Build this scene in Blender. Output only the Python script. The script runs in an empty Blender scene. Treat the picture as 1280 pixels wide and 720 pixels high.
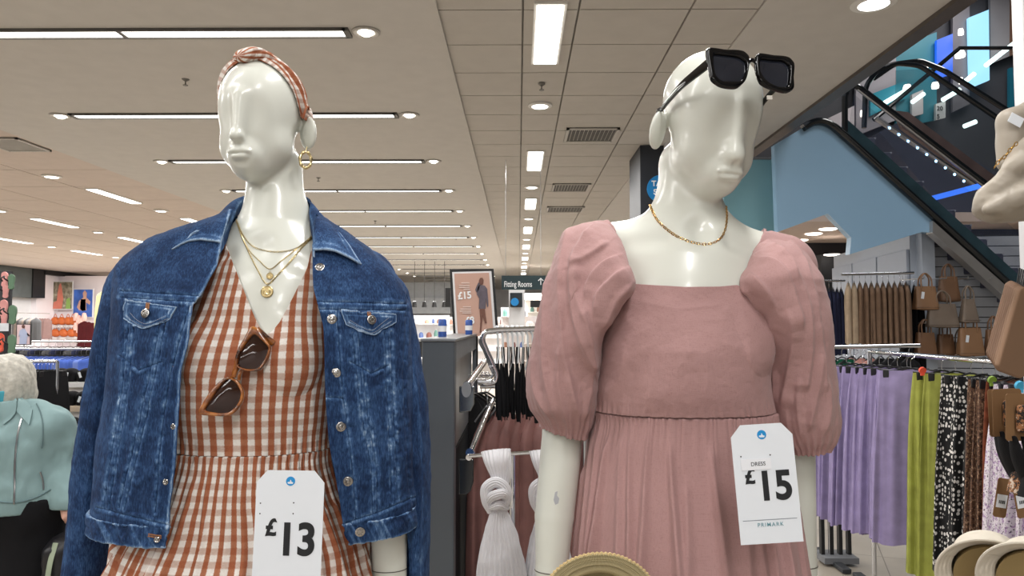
import bpy, math, random
import numpy as np
from mathutils import Vector, Matrix
from mathutils.bvhtree import BVHTree

C = bpy.context.scene.collection
PI = math.pi
# ------------------------------------------------------------------ camera model
F = 924.0
CAM = np.array([0.0, 0.0, 1.68])
PITCH = math.atan(44/924); YAW = math.atan(8/924)
fw = np.array([-math.sin(YAW)*math.cos(PITCH), math.cos(YAW)*math.cos(PITCH), math.sin(PITCH)])
rt = np.array([math.cos(YAW), math.sin(YAW), 0.0])
up = np.cross(rt, fw)

def ray(px, py):
    return fw*F + rt*(px-640) - up*(py-360)
def at(px, py, Y):
    r = ray(px, py); return CAM + r*(Y/r[1])
def atz(px, py, Z):
    r = ray(px, py); return CAM + r*((Z-CAM[2])/r[2])
def proj(P):
    d = np.asarray(P) - CAM
    w = d@fw
    return 640 + F*(d@rt)/w, 360 - F*(d@up)/w

# ------------------------------------------------------------------ tagging
def tag(o, label=None, cat=None, group=None, kind=None):
    if label: o['label'] = label
    if cat: o['category'] = cat
    if group: o['group'] = group
    if kind: o['kind'] = kind
    return o
def empty(name, loc, label=None, cat=None, group=None, rz=0):
    o = bpy.data.objects.new(name, None); C.objects.link(o)
    o.empty_display_size = 0.05
    o.location = loc; o.rotation_euler = (0, 0, rz)
    return tag(o, label, cat, group)
def parent(o, p):
    """parent keeping the mesh (built in world space) where it is"""
    o.parent = p
    o.matrix_parent_inverse = Matrix.LocRotScale(p.location, p.rotation_euler, None).inverted() if p.parent is None else \
        (Matrix.Identity(4))
    return o
def copy_tree(o, par=None):
    c = o.copy(); C.objects.link(c)
    if par: c.parent = par
    for ch in list(o.children): copy_tree(ch, c)
    return c

# ------------------------------------------------------------------ mesh builder
def link_mesh(name, V, Fc, mat=None, par=None, smooth=True, uv=None, attr=None, solid=0, bevel=0, sub=0, solid_off=-1, autosmooth=None):
    me = bpy.data.meshes.new(name)
    V = np.asarray(V, dtype=float)
    me.from_pydata(V.tolist(), [], [tuple(int(i) for i in f) for f in Fc] if not isinstance(Fc, np.ndarray) else Fc.tolist())
    if mat:
        for m_ in (mat if isinstance(mat, (list, tuple)) else [mat]): me.materials.append(m_)
    if smooth:
        me.polygons.foreach_set('use_smooth', [True]*len(me.polygons))
        if autosmooth:
            me.set_sharp_from_angle(angle=math.radians(autosmooth))
    if uv is not None:
        lay = me.uv_layers.new(name='UVMap')
        li = np.empty(len(me.loops), dtype=np.int32); me.loops.foreach_get('vertex_index', li)
        lay.data.foreach_set('uv', np.asarray(uv, dtype=np.float32)[li].ravel())
    if attr:
        for k, a in attr.items():
            at_ = me.attributes.new(k, 'FLOAT', 'POINT')
            at_.data.foreach_set('value', np.asarray(a, dtype=np.float32))
    me.update()
    o = bpy.data.objects.new(name, me); C.objects.link(o)
    if par is not None:
        parent(o, par)
    if solid:
        m = o.modifiers.new('s', 'SOLIDIFY'); m.thickness = solid; m.offset = solid_off
    if bevel:
        m = o.modifiers.new('b', 'BEVEL'); m.width = bevel; m.segments = 2; m.limit_method = 'ANGLE'; m.angle_limit = 0.7
    if sub:
        m = o.modifiers.new('u', 'SUBSURF'); m.levels = sub; m.render_levels = sub
    return o

class MB:
    def __init__(s): s.V = []; s.F = []; s.M = []; s.mi = 0
    def add(s, V, Fc):
        b = len(s.V); s.V += [tuple(map(float, v)) for v in V]
        s.F += [tuple(b+i for i in f) for f in Fc]; s.M += [s.mi]*len(Fc)
        return s
    def box(s, c, size, R=None):
        hx, hy, hz = [d/2 for d in size]
        P = np.array([(x, y, z) for x in (-hx, hx) for y in (-hy, hy) for z in (-hz, hz)])
        if R is not None: P = P@np.array(R).T
        P = P + np.array(c)
        return s.add(P, [(0,1,3,2), (4,6,7,5), (0,4,5,1), (2,3,7,6), (0,2,6,4), (1,5,7,3)])
    def box2(s, lo, hi):
        lo = np.array(lo, float); hi = np.array(hi, float)
        return s.box((lo+hi)/2, np.abs(hi-lo))
    def tube(s, pts, r, seg=10, closed=False, cap=True, flat=1.0, upv=None):
        P = np.array(pts, float); n = len(P)
        rr = np.full(n, r) if np.isscalar(r) else np.array(r, float)
        if closed: T = np.roll(P, -1, 0) - np.roll(P, 1, 0)
        else: T = np.gradient(P, axis=0)
        T /= (np.linalg.norm(T, axis=1, keepdims=True)+1e-12)
        a = np.array([0, 0, 1.0]) if upv is None else np.array(upv, float)
        if abs(T[0]@a) > .95: a = np.array([1.0, 0, 0])
        N = a - (a@T[0])*T[0]; N /= np.linalg.norm(N)
        ring = []
        for i in range(n):
            N = N - (N@T[i])*T[i]; N /= (np.linalg.norm(N)+1e-12)
            B = np.cross(T[i], N)
            for k in range(seg):
                t = 2*PI*k/seg
                ring.append(P[i] + rr[i]*(math.cos(t)*N*flat + math.sin(t)*B))
        Fc = []
        m = n if closed else n-1
        for i in range(m):
            j = (i+1) % n
            for k in range(seg):
                l = (k+1) % seg
                Fc.append((i*seg+k, i*seg+l, j*seg+l, j*seg+k))
        if cap and not closed:
            Fc.append(tuple(range(seg))[::-1]); Fc.append(tuple((n-1)*seg+k for k in range(seg)))
        return s.add(ring, Fc)
    def cyl(s, a, b, r, seg=16): return s.tube([a, b], r, seg)
    def prism(s, poly, t, O=(0,0,0), ux=(1,0,0), uy=(0,0,1), uz=None, both=True):
        """polygon (2D) in plane O,ux,uy, extruded by t along uz (from -t/2..t/2 if both)"""
        ux = np.array(ux, float); uy = np.array(uy, float); O = np.array(O, float)
        uz = np.cross(ux, uy) if uz is None else np.array(uz, float)
        n = len(poly)
        z0, z1 = (-t/2, t/2) if both else (0, t)
        A = [O+ux*p[0]+uy*p[1]+uz*z0 for p in poly]; Bq = [O+ux*p[0]+uy*p[1]+uz*z1 for p in poly]
        Fc = [tuple(range(n))[::-1], tuple(n+i for i in range(n))] + [(i, (i+1) % n, n+(i+1) % n, n+i) for i in range(n)]
        return s.add(A+Bq, Fc)
    def lathe(s, prof, c=(0,0,0), seg=24, axis=None):
        c = np.array(c, float)
        R = np.eye(3) if axis is None else np.array(Vector((0,0,1)).rotation_difference(Vector(axis)).to_matrix())
        V = []
        for r, z in prof:
            for k in range(seg):
                t = 2*PI*k/seg
                V.append(c + R@np.array([r*math.cos(t), r*math.sin(t), z]))
        Fc = []
        for i in range(len(prof)-1):
            for k in range(seg):
                l = (k+1) % seg
                Fc.append((i*seg+k, i*seg+l, (i+1)*seg+l, (i+1)*seg+k))
        if prof[0][0] > 1e-6: Fc.append(tuple(range(seg))[::-1])
        if prof[-1][0] > 1e-6: Fc.append(tuple((len(prof)-1)*seg+k for k in range(seg)))
        return s.add(V, Fc)
    def grid(s, P, flip=False):
        nv, nu = P.shape[:2]
        Fc = []
        for i in range(nv-1):
            for j in range(nu-1):
                q = (i*nu+j, i*nu+j+1, (i+1)*nu+j+1, (i+1)*nu+j)
                Fc.append(q[::-1] if flip else q)
        return s.add(P.reshape(-1, 3), Fc)
    def build(s, name, mat=None, par=None, smooth=True, bevel=0, angle=35, **k):
        o = link_mesh(name, s.V, s.F, mat, par, smooth, bevel=bevel, autosmooth=angle if smooth else None, **k)
        if isinstance(mat, (list, tuple)): o.data.polygons.foreach_set('material_index', s.M)
        return o

def grid_faces(nv, nu, flip=False):
    i = np.arange(nv-1)[:, None]; j = np.arange(nu-1)[None, :]
    a = (i*nu+j).ravel(); q = np.stack([a, a+1, a+nu+1, a+nu], 1)
    return q[:, ::-1] if flip else q
def grid_obj(name, P, mat, par=None, uv=None, attr=None, solid=0, flip=False, **k):
    nv, nu = P.shape[:2]
    return link_mesh(name, P.reshape(-1, 3), grid_faces(nv, nu, flip), mat, par, True,
                     uv=None if uv is None else uv.reshape(-1, 2),
                     attr=None if attr is None else {a: b.ravel() for a, b in attr.items()}, solid=solid, **k)
def grid_normals(P):
    du = np.gradient(P, axis=1); dv = np.gradient(P, axis=0)
    n = np.cross(du, dv); n /= (np.linalg.norm(n, axis=2, keepdims=True)+1e-12)
    return n
def cr(xs, ys, x):
    """smooth (monotone-ish) cubic interpolation"""
    xs = np.array(xs, float); ys = np.array(ys, float); x = np.asarray(x, float)
    if xs[0] > xs[-1]: xs = xs[::-1]; ys = ys[::-1]
    d = np.diff(ys)/np.diff(xs)
    m = np.empty(len(xs)); m[0] = d[0]; m[-1] = d[-1]
    for i in range(1, len(xs)-1):
        m[i] = 0 if d[i-1]*d[i] <= 0 else 2*d[i-1]*d[i]/(d[i-1]+d[i])
    xc = np.clip(x, xs[0], xs[-1]); i = np.clip(np.searchsorted(xs, xc)-1, 0, len(xs)-2)
    h = xs[i+1]-xs[i]; t = (xc-xs[i])/h
    return (2*t**3-3*t**2+1)*ys[i] + (t**3-2*t**2+t)*h*m[i] + (-2*t**3+3*t**2)*ys[i+1] + (t**3-t**2)*h*m[i+1]
def curve3(pts, n):
    P = np.array(pts, float); s = np.r_[0, np.cumsum(np.linalg.norm(np.diff(P, axis=0), axis=1))]; s /= s[-1]
    # catmull-rom
    t = np.linspace(0, 1, n); out = np.zeros((n, P.shape[1]))
    m = np.gradient(P, s, axis=0)
    i = np.clip(np.searchsorted(s, t)-1, 0, len(s)-2); h = (s[i+1]-s[i])[:, None]; u = ((t-s[i])/h[:, 0])[:, None]
    return (2*u**3-3*u**2+1)*P[i] + (u**3-2*u**2+u)*h*m[i] + (-2*u**3+3*u**2)*P[i+1] + (u**3-u**2)*h*m[i+1]

def vnoise(P, seed=0):
    P = np.asarray(P, float); i = np.floor(P).astype(np.int64); f = P-i; f = f*f*(3-2*f)
    out = 0
    def h(a, b, c):
        n = (a*374761393 + b*668265263 + c*2147483647 + seed*974711) & 0x7fffffff
        n = ((n ^ (n >> 13))*1274126177) & 0x7fffffff
        n = ((n ^ (n >> 16))*668265263) & 0x7fffffff
        return (n & 0xffff)/65535.0
    for dx in (0, 1):
        for dy in (0, 1):
            for dz in (0, 1):
                w = (f[..., 0] if dx else 1-f[..., 0])*(f[..., 1] if dy else 1-f[..., 1])*(f[..., 2] if dz else 1-f[..., 2])
                out = out + w*h(i[..., 0]+dx, i[..., 1]+dy, i[..., 2]+dz)
    return out*2-1
def fbm(P, seed=0, oct=3):
    o = 0; a = 1; P = np.asarray(P, float)
    for k in range(oct): o = o + a*vnoise(P*(2**k), seed+k*17); a *= .5
    return o

# ------------------------------------------------------------------ signed distance modelling (surface nets)
def ell(c, r, R=None):
    c = np.array(c, float); r = np.array(r, float)
    def f(P):
        q = P-c
        if R is not None: q = q@R
        k0 = np.linalg.norm(q/r, axis=1); k1 = np.linalg.norm(q/(r*r), axis=1)+1e-9
        return k0*(k0-1)/k1
    return f
def cone(a, b, ra, rb, flat=None):
    a = np.array(a, float); b = np.array(b, float); ab = b-a; L = ab@ab+1e-12
    def f(P):
        t = np.clip((P-a)@ab/L, 0, 1)
        q = P-a-t[:, None]*ab
        if flat is not None: q = q*np.array(flat)
        return np.linalg.norm(q, axis=1)-(ra+(rb-ra)*t)
    return f
def rbox(c, h, r=.01, R=None):
    c = np.array(c, float); h = np.array(h, float)-r
    def f(P):
        q = P-c
        if R is not None: q = q@R
        q = np.abs(q)-h
        return np.linalg.norm(np.maximum(q, 0), axis=1)+np.minimum(q.max(1), 0)-r
    return f
def smin(a, b, k):
    h = np.maximum(k-np.abs(a-b), 0)/k
    return np.minimum(a, b)-h*h*k*.25
def U(items):
    """items: list of (f, k) smooth-unioned in order; ('-', f, k) smooth-subtracts"""
    def f(P):
        d = None
        for it in items:
            if it[0] == '-':
                d = -smin(-d, it[1](P), it[2])
            else:
                g = it[0](P); d = g if d is None else smin(d, g, it[1])
        return d
    return f
def rotm(rx=0, ry=0, rz=0):
    return np.array((Matrix.Rotation(rz, 3, 'Z')@Matrix.Rotation(ry, 3, 'Y')@Matrix.Rotation(rx, 3, 'X')))
def xf(f, c, R=None, s=1.0):
    c = np.array(c, float)
    def g(P):
        q = P-c
        if R is not None: q = q@R
        return f(q/s)*s
    return g
def nets(f, lo, hi, h, slack=1.25):
    lo = np.array(lo, float); hi = np.array(hi, float); B = 8
    nb = np.ceil((hi-lo)/(h*B)).astype(int)+1; n = nb*B
    g = [np.arange(k) for k in nb]
    bc = np.stack(np.meshgrid(*g, indexing='ij'), -1).reshape(-1, 3)
    cen = lo+(bc*B+(B-1)/2)*h
    dc = f(cen)
    V = np.repeat(np.repeat(np.repeat(np.where(dc < 0, -1., 1.).reshape(nb), B, 0), B, 1), B, 2)
    act = bc[np.abs(dc) < B*h*.87*slack]
    l = np.stack(np.meshgrid(*[np.arange(B)]*3, indexing='ij'), -1).reshape(-1, 3)
    for s in range(0, len(act), 1500):
        idx = (act[s:s+1500, None, :]*B+l[None]).reshape(-1, 3)
        V[idx[:, 0], idx[:, 1], idx[:, 2]] = f(lo+idx*h)
    S = V < 0
    cs = np.zeros(n-1, dtype=np.int8)
    cor = [(a, b, c) for a in (0, 1) for b in (0, 1) for c in (0, 1)]
    for a, b, c in cor: cs += S[a:n[0]-1+a, b:n[1]-1+b, c:n[2]-1+c]
    ci = np.argwhere((cs > 0) & (cs < 8))
    acc = np.zeros((len(ci), 3)); cnt = np.zeros(len(ci))
    cv = np.stack([V[ci[:, 0]+a, ci[:, 1]+b, ci[:, 2]+c] for a, b, c in cor], 1)
    for i in range(8):
        for j in range(i+1, 8):
            d = np.array(cor[j])-np.array(cor[i])
            if np.abs(d).sum() != 1: continue
            m = (cv[:, i] < 0) != (cv[:, j] < 0)
            t = np.where(m, cv[:, i]/(cv[:, i]-cv[:, j]+1e-20), 0)
            acc += np.where(m[:, None], np.array(cor[i])+t[:, None]*d, 0); cnt += m
    vid = np.full(n-1, -1, dtype=np.int64); vid[ci[:, 0], ci[:, 1], ci[:, 2]] = np.arange(len(ci))
    verts = lo+(ci+acc/cnt[:, None])*h
    faces = []
    for ax in range(3):
        o = [0, 0, 0]; o[ax] = 1
        A = S[tuple(slice(0, n[k]-o[k]) for k in range(3))]; Bq = S[tuple(slice(o[k], n[k]) for k in range(3))]
        e = np.argwhere(A != Bq); s0 = A[e[:, 0], e[:, 1], e[:, 2]]
        b, c = [(1, 2), (2, 0), (0, 1)][ax]
        ok = (e[:, b] > 0) & (e[:, c] > 0) & (e[:, b] < n[b]-1) & (e[:, c] < n[c]-1); e = e[ok]; s0 = s0[ok]
        def gid(db, dc_):
            q = e.copy(); q[:, b] -= db; q[:, c] -= dc_; return vid[q[:, 0], q[:, 1], q[:, 2]]
        q = np.stack([gid(1, 1), gid(0, 1), gid(0, 0), gid(1, 0)], 1)
        q[~s0] = q[~s0][:, ::-1]
        faces.append(q[(q >= 0).all(1)])
    return verts, np.concatenate(faces)
def sdf_obj(name, f, lo, hi, h, mat, par=None, relax=True, **k):
    V, Q = nets(f, lo, hi, h)
    if relax:   # two newton steps onto the surface
        for _ in range(2):
            d = f(V); G = grad(f, V); V = V-G*d[:, None]*.8
    return link_mesh(name, V, Q, mat, par, True, **k)
def grad(f, P, e=5e-4):
    g = np.stack([f(P+np.eye(3)[i]*e)-f(P-np.eye(3)[i]*e) for i in range(3)], 1)
    return g/(np.linalg.norm(g, axis=1, keepdims=True)+1e-9)
def pushout(P, f, off):
    sh = P.shape; Q = P.reshape(-1, 3).copy()
    for _ in range(3):
        d = f(Q); m = d < off
        if m.any(): Q[m] += grad(f, Q[m])*(off-d[m])[:, None]
    return Q.reshape(sh)
def shrink(P, f, off, w=1.0, it=4):
    sh = P.shape; Q = P.reshape(-1, 3).copy(); o = np.broadcast_to(off, sh[:-1]).ravel() if not np.isscalar(off) else off
    for _ in range(it):
        d = f(Q); Q -= grad(f, Q)*((d-o)*w)[:, None]
    return Q.reshape(sh)

# ------------------------------------------------------------------ surfaces seen through a pixel (ray cast onto a built mesh)
def bvh_of(*objs):
    V = []; Fc = []
    for o in objs:
        b = len(V); mw = o.matrix_world if o.parent is None else o.matrix_parent_inverse.copy()
        if o.parent is not None:
            mw = Matrix.LocRotScale(o.parent.location, o.parent.rotation_euler, None) @ o.matrix_parent_inverse
        else:
            mw = Matrix.LocRotScale(o.location, o.rotation_euler, None)
        V += [mw@v.co for v in o.data.vertices]; Fc += [tuple(b+i for i in p.vertices) for p in o.data.polygons]
    return BVHTree.FromPolygons(V, Fc)
def hit(bvh, px, py, off=0.0):
    r = ray(px, py); r = r/np.linalg.norm(r)
    p, n, i, d = bvh.ray_cast(Vector(CAM), Vector(r))
    if p is None: return None, None
    n = np.array(n); n = -n if n@r > 0 else n
    return np.array(p)+n*off, n
def hits(bvh, pts, off=0.0, n=None):
    if n: pts = curve3(pts, n)
    out = []; last = None
    for p in pts:
        h_, nn = hit(bvh, p[0], p[1], off)
        if h_ is not None: out.append(h_)
    return np.array(out)
def smoothline(P, k=2):
    P = np.array(P)
    for _ in range(k):
        if len(P) > 2: P[1:-1] = (P[:-2]+2*P[1:-1]+P[2:])/4
    return P
def soft(pts, n=90, k=5):
    P = np.array(pts, float); s_ = np.r_[0, np.cumsum(np.linalg.norm(np.diff(P, axis=0), axis=1))]
    P = np.stack([np.interp(np.linspace(0, s_[-1], n), s_, P[:, j]) for j in range(3)], 1)
    return smoothline(P, k)
def patch(bvh, top, bot, nu, nv, off, thick, name, mat, par, attr=None, uvs=None, bulge=0.0, sm=3):
    """thick cloth patch lying on a mesh: between two pixel polylines"""
    T = curve3(top, nu); Bt = curve3(bot, nu)
    P = np.zeros((nv, nu, 3)); N = np.zeros((nv, nu, 3)); px = np.zeros((nv, nu, 2))
    for i in range(nv):
        for j in range(nu):
            q = T[j]+(Bt[j]-T[j])*i/(nv-1); px[i, j] = q
            h_, n_ = hit(bvh, q[0], q[1])
            if h_ is None:
                h_ = P[i, j-1] if j else P[i-1, j]; n_ = N[i, j-1] if j else N[i-1, j]
            P[i, j] = h_; N[i, j] = n_
    for _ in range(sm):
        N[1:-1, 1:-1] = (N[:-2, 1:-1]+N[2:, 1:-1]+N[1:-1, :-2]+N[1:-1, 2:])/4
        Q = P.copy(); Q[1:-1, 1:-1] = (P[:-2, 1:-1]+P[2:, 1:-1]+P[1:-1, :-2]+P[1:-1, 2:])/4; P = .5*P+.5*Q
    N /= np.linalg.norm(N, axis=2, keepdims=True)
    si = np.sin(np.linspace(0, PI, nv))[:, None]*np.sin(np.linspace(0, PI, nu))[None]
    P = P+N*(off+bulge*si[..., None])
    A = P+N*thick; n = nv*nu
    Fa = grid_faces(nv, nu); V = np.concatenate([A.reshape(-1, 3), P.reshape(-1, 3)])
    rim = [(0, j) for j in range(nu)]+[(i, nu-1) for i in range(1, nv)]+[(nv-1, j) for j in range(nu-2, -1, -1)]+[(i, 0) for i in range(nv-2, 0, -1)]
    ids = [i*nu+j for i, j in rim]; m = len(ids)
    side = np.array([(ids[k], ids[(k+1) % m], n+ids[(k+1) % m], n+ids[k]) for k in range(m)])
    # consistent orientation check: outward = N
    q = Fa[0]; nn = np.cross(V[q[1]]-V[q[0]], V[q[2]]-V[q[0]])
    if nn@N[0, 0] < 0: Fa = Fa[:, ::-1]
    else: side = side[:, ::-1]
    Fc = np.concatenate([Fa, Fa[:, ::-1]+n, side])
    at_ = None
    if attr is not None:
        a = attr(px); at_ = {'wear': np.concatenate([a.ravel(), a.ravel()])}
    uv = None
    if uvs is not None:
        u = uvs(P, px).reshape(-1, 2); uv = np.concatenate([u, u])
    return link_mesh(name, V, Fc, mat, par, True, uv=uv, attr=at_, autosmooth=50)
def stitches(line, r, dash, gap, mb):
    """a dashed thread line"""
    P = np.array(line); s = np.r_[0, np.cumsum(np.linalg.norm(np.diff(P, axis=0), axis=1))]
    t = 0
    while t+dash < s[-1]:
        a = [np.interp(t, s, P[:, k]) for k in range(3)]; b = [np.interp(t+dash, s, P[:, k]) for k in range(3)]
        mb.tube([a, b], r, 4); t += dash+gap
def chain(P, r, link, mb, wire=.00045):
    P = np.array(P); s = np.r_[0, np.cumsum(np.linalg.norm(np.diff(P, axis=0), axis=1))]
    n = max(2, int(s[-1]/(link*.78))); q = np.stack([np.interp(np.linspace(0, s[-1], n), s, P[:, k]) for k in range(3)], 1)
    T = np.gradient(q, axis=0); T /= np.linalg.norm(T, axis=1, keepdims=True)
    for i in range(n):
        a = np.cross(T[i], [0, 1, 0]); a /= np.linalg.norm(a)+1e-9; b = np.cross(T[i], a)
        w = a*.9+b*.35 if i % 2 else b*.7+a*.5
        w /= np.linalg.norm(w)
        pts = [q[i]+T[i]*link/2*math.cos(t)+w*r*math.sin(t) for t in np.linspace(0, 2*PI, 9)[:-1]]
        mb.tube(pts, wire, 4, closed=True)
def text(name, s, size, O, ux, uy, mat, par=None, bold=0.0, ext=.0004, align='LEFT', sx=1.0, sp=1.0):
    cu = bpy.data.curves.new(name, 'FONT'); cu.body = s; cu.size = 1.0; cu.align_x = align; cu.offset = bold; cu.space_character = sp
    cu.extrude = 0.0
    o = bpy.data.objects.new(name, cu); C.objects.link(o)
    dg = bpy.context.evaluated_depsgraph_get()
    me = bpy.data.meshes.new_from_object(o.evaluated_get(dg))
    V = np.array([v.co[:] for v in me.vertices]); Fc = [tuple(p.vertices) for p in me.polygons]
    bpy.data.objects.remove(o); bpy.data.curves.remove(cu)
    ux = np.array(ux, float); uy = np.array(uy, float); uz = np.cross(ux, uy)
    W = np.array(O)+V[:, :1]*size*sx*ux+V[:, 1:2]*size*uy+uz*ext
    bpy.data.meshes.remove(me)
    return link_mesh(name, W, Fc, mat, par, False)

# ------------------------------------------------------------------ materials
def srgb(r, g, b):
    def c(x):
        x /= 255.0
        return x/12.92 if x <= .04045 else ((x+.055)/1.055)**2.4
    return (c(r), c(g), c(b), 1)
class NT:
    def __init__(s, name):
        m = bpy.data.materials.new(name); m.use_nodes = True
        s.m = m; s.t = m.node_tree; s.b = s.t.nodes['Principled BSDF']
    def n(s, typ, **k):
        x = s.t.nodes.new(typ)
        for a, b in k.items(): setattr(x, a, b)
        return x
    def l(s, a, b): s.t.links.new(a, b)
    def val(s, v, op, w=None, w2=None, clamp=False):
        x = s.n('ShaderNodeMath', operation=op); x.use_clamp = clamp
        for i, q in enumerate((v, w, w2)):
            if q is None: continue
            if isinstance(q, (int, float)): x.inputs[i].default_value = q
            else: s.l(q, x.inputs[i])
        return x.outputs[0]
    def mix(s, fac, a, b, mode='MIX'):
        x = s.n('ShaderNodeMix', data_type='RGBA', blend_type=mode)
        for sock, q in ((x.inputs[0], fac), (x.inputs[6], a), (x.inputs[7], b)):
            if isinstance(q, (int, float)): sock.default_value = q
            elif isinstance(q, tuple): sock.default_value = q
            else: s.l(q, sock)
        return x.outputs[2]
    def noise(s, scale, detail=3, vec=None, rough=.5, out='Fac'):
        x = s.n('ShaderNodeTexNoise'); x.inputs['Scale'].default_value = scale; x.inputs['Detail'].default_value = detail
        x.inputs['Roughness'].default_value = rough
        if vec is not None: s.l(vec, x.inputs['Vector'])
        return x.outputs[out]
    def coord(s, which='Object'): return s.n('ShaderNodeTexCoord').outputs[which]
    def mapv(s, v, scale=(1, 1, 1), rot=(0, 0, 0)):
        x = s.n('ShaderNodeMapping'); x.inputs['Scale'].default_value = scale; x.inputs['Rotation'].default_value = rot
        s.l(v, x.inputs['Vector']); return x.outputs[0]
    def ramp(s, fac, stops, interp='LINEAR'):
        x = s.n('ShaderNodeValToRGB'); x.color_ramp.interpolation = interp
        e = x.color_ramp.elements
        while len(e) < len(stops): e.new(.5)
        for i, (p, c) in enumerate(stops): e[i].position = p; e[i].color = c if len(c) == 4 else (*c, 1)
        s.l(fac, x.inputs[0]); return x.outputs[0]
    def bump(s, h, strength=.3, dist=.002):
        x = s.n('ShaderNodeBump'); x.inputs['Strength'].default_value = strength; x.inputs['Distance'].default_value = dist
        s.l(h, x.inputs['Height']); s.l(x.outputs[0], s.b.inputs['Normal'])
    def set(s, **k):
        for a, v in k.items():
            s.b.inputs[a.replace('_', ' ')].default_value = v
_mats = {}
def plain(name, col, rough=.5, metal=0.0, var=.08, bump=0.0, bscale=200, spec=.5, coat=0.0, nscale=6, trans=0.0, alpha=1.0, sheen=0):
    if name in _mats: return _mats[name]
    t = NT(name); col = srgb(*col)
    nz = t.noise(nscale, 4, t.coord())
    dark = tuple(c*(1-var) for c in col[:3])+(1,); lite = tuple(min(1, c*(1+var)) for c in col[:3])+(1,)
    t.l(t.ramp(nz, [(.3, dark), (.7, lite)]), t.b.inputs['Base Color'])
    t.set(Roughness=rough, Metallic=metal)
    t.b.inputs['Specular IOR Level'].default_value = spec
    if coat: t.b.inputs['Coat Weight'].default_value = coat; t.b.inputs['Coat Roughness'].default_value = .15
    if bump: t.bump(t.noise(bscale, 4, t.coord()), bump)
    if trans: t.b.inputs['Transmission Weight'].default_value = trans
    if sheen: t.b.inputs['Sheen Weight'].default_value = sheen
    if alpha < 1: t.b.inputs['Alpha'].default_value = alpha
    _mats[name] = t.m
    return t.m
def emit(name, col, strength, sample=False):
    if name in _mats: return _mats[name]
    t = NT(name); c = srgb(*col)
    t.b.inputs['Base Color'].default_value = (.04, .04, .04, 1)
    nz = t.noise(3, 2, t.coord())
    t.l(t.ramp(nz, [(.2, tuple(x*.94 for x in c[:3])+(1,)), (.8, c)]), t.b.inputs['Emission Color'])
    t.b.inputs['Emission Strength'].default_value = strength
    t.m.cycles.emission_sampling = 'AUTO' if sample else 'NONE'
    _mats[name] = t.m
    return t.m
def glass(name, col, alpha=.15, rough=.03):
    if name in _mats: return _mats[name]
    t = NT(name)
    c = srgb(*col)
    t.l(t.ramp(t.noise(2, 2, t.coord()), [(0, c), (1, tuple(x*.9 for x in c[:3])+(1,))]), t.b.inputs['Base Color'])
    t.set(Roughness=rough, Alpha=alpha); t.b.inputs['Specular IOR Level'].default_value = .8
    _mats[name] = t.m
    return t.m
ORD = ['first', 'second', 'third', 'fourth', 'fifth', 'sixth', 'seventh', 'eighth', 'ninth', 'tenth', 'eleventh', 'twelfth',
       'thirteenth', 'fourteenth', 'fifteenth', 'sixteenth', 'seventeenth', 'eighteenth', 'nineteenth', 'twentieth',
       'twenty-first', 'twenty-second', 'twenty-third', 'twenty-fourth', 'twenty-fifth', 'twenty-sixth', 'twenty-seventh', 'twenty-eighth', 'twenty-ninth', 'thirtieth']
rnd = random.Random(7)
# ================================================================== materials of the place
M_plaster = plain('ceiling plaster', (204, 200, 195), .85, var=.03, bump=.05, bscale=60)
M_tile = plain('ceiling tile', (196, 191, 184), .9, var=.03, bump=.15, bscale=300)
M_tbar = plain('ceiling grid metal', (150, 146, 141), .6)
M_white = plain('white laminate', (222, 222, 224), .45, var=.02)
M_cupboard = plain('pale grey cupboard', (176, 184, 196), .5, var=.02)
M_black = plain('matt black', (22, 22, 24), .5, var=.15)
M_dark = plain('charcoal paint', (48, 50, 54), .6, var=.08)
M_midgrey = plain('mid grey paint', (112, 114, 118), .6)
M_steel = plain('brushed steel', (190, 190, 192), .28, metal=1.0, var=.1, nscale=30)
M_chrome = plain('chrome', (225, 227, 232), .08, metal=1.0, var=.02)
M_light = emit('lamp diffuser', (255, 252, 244), 6.0)
M_spot = emit('spot lamp', (255, 247, 232), 9.0)

def floor_mat():
    t = NT('polished stone floor tiles'); co = t.coord()
    br = t.n('ShaderNodeTexBrick'); br.offset = 0.0; br.inputs['Scale'].default_value = 1.0
    br.inputs['Brick Width'].default_value = .6; br.inputs['Row Height'].default_value = .6; br.inputs['Mortar Size'].default_value = .004
    br.inputs['Color1'].default_value = srgb(176, 168, 156); br.inputs['Color2'].default_value = srgb(166, 158, 147); br.inputs['Mortar'].default_value = srgb(120, 112, 102)
    t.l(t.mapv(co, rot=(0, 0, .35)), br.inputs['Vector'])
    nz = t.ramp(t.noise(2.2, 6, co), [(.3, srgb(205, 200, 194)), (.7, srgb(252, 250, 246))])
    t.l(t.mix(.55, br.outputs['Color'], nz, 'MULTIPLY'), t.b.inputs['Base Color'])
    t.set(Roughness=.3); t.b.inputs['Specular IOR Level'].default_value = .4
    return t.m
def struct(o): o['kind'] = 'structure'; return o
ZC = 3.69; HC = ZC-CAM[2]
m = MB(); m.box2((-18.3, -8, -.1), (12, 44, 0)); struct(m.build('floor', floor_mat(), smooth=False))
# plaster ceilings with the lamp slots left as surface-mounted frames
m = MB(); m.box2((-5.39, -8, ZC), (-.53, 44, ZC+.12)); struct(m.build('ceiling', M_plaster, smooth=False))
m = MB(); m.box2((1.55, -8, ZC), (2.77, 44, ZC+.12)); struct(m.build('ceiling', M_plaster, smooth=False))
m = MB(); m.box2((2.77, 9.6, 3.0), (12, 44, 3.12)); struct(m.build('ceiling', plain('pale pink plaster', (226, 204, 190), .8, var=.02), smooth=False))  # lower rear ceiling, evenly pale pink
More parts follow.
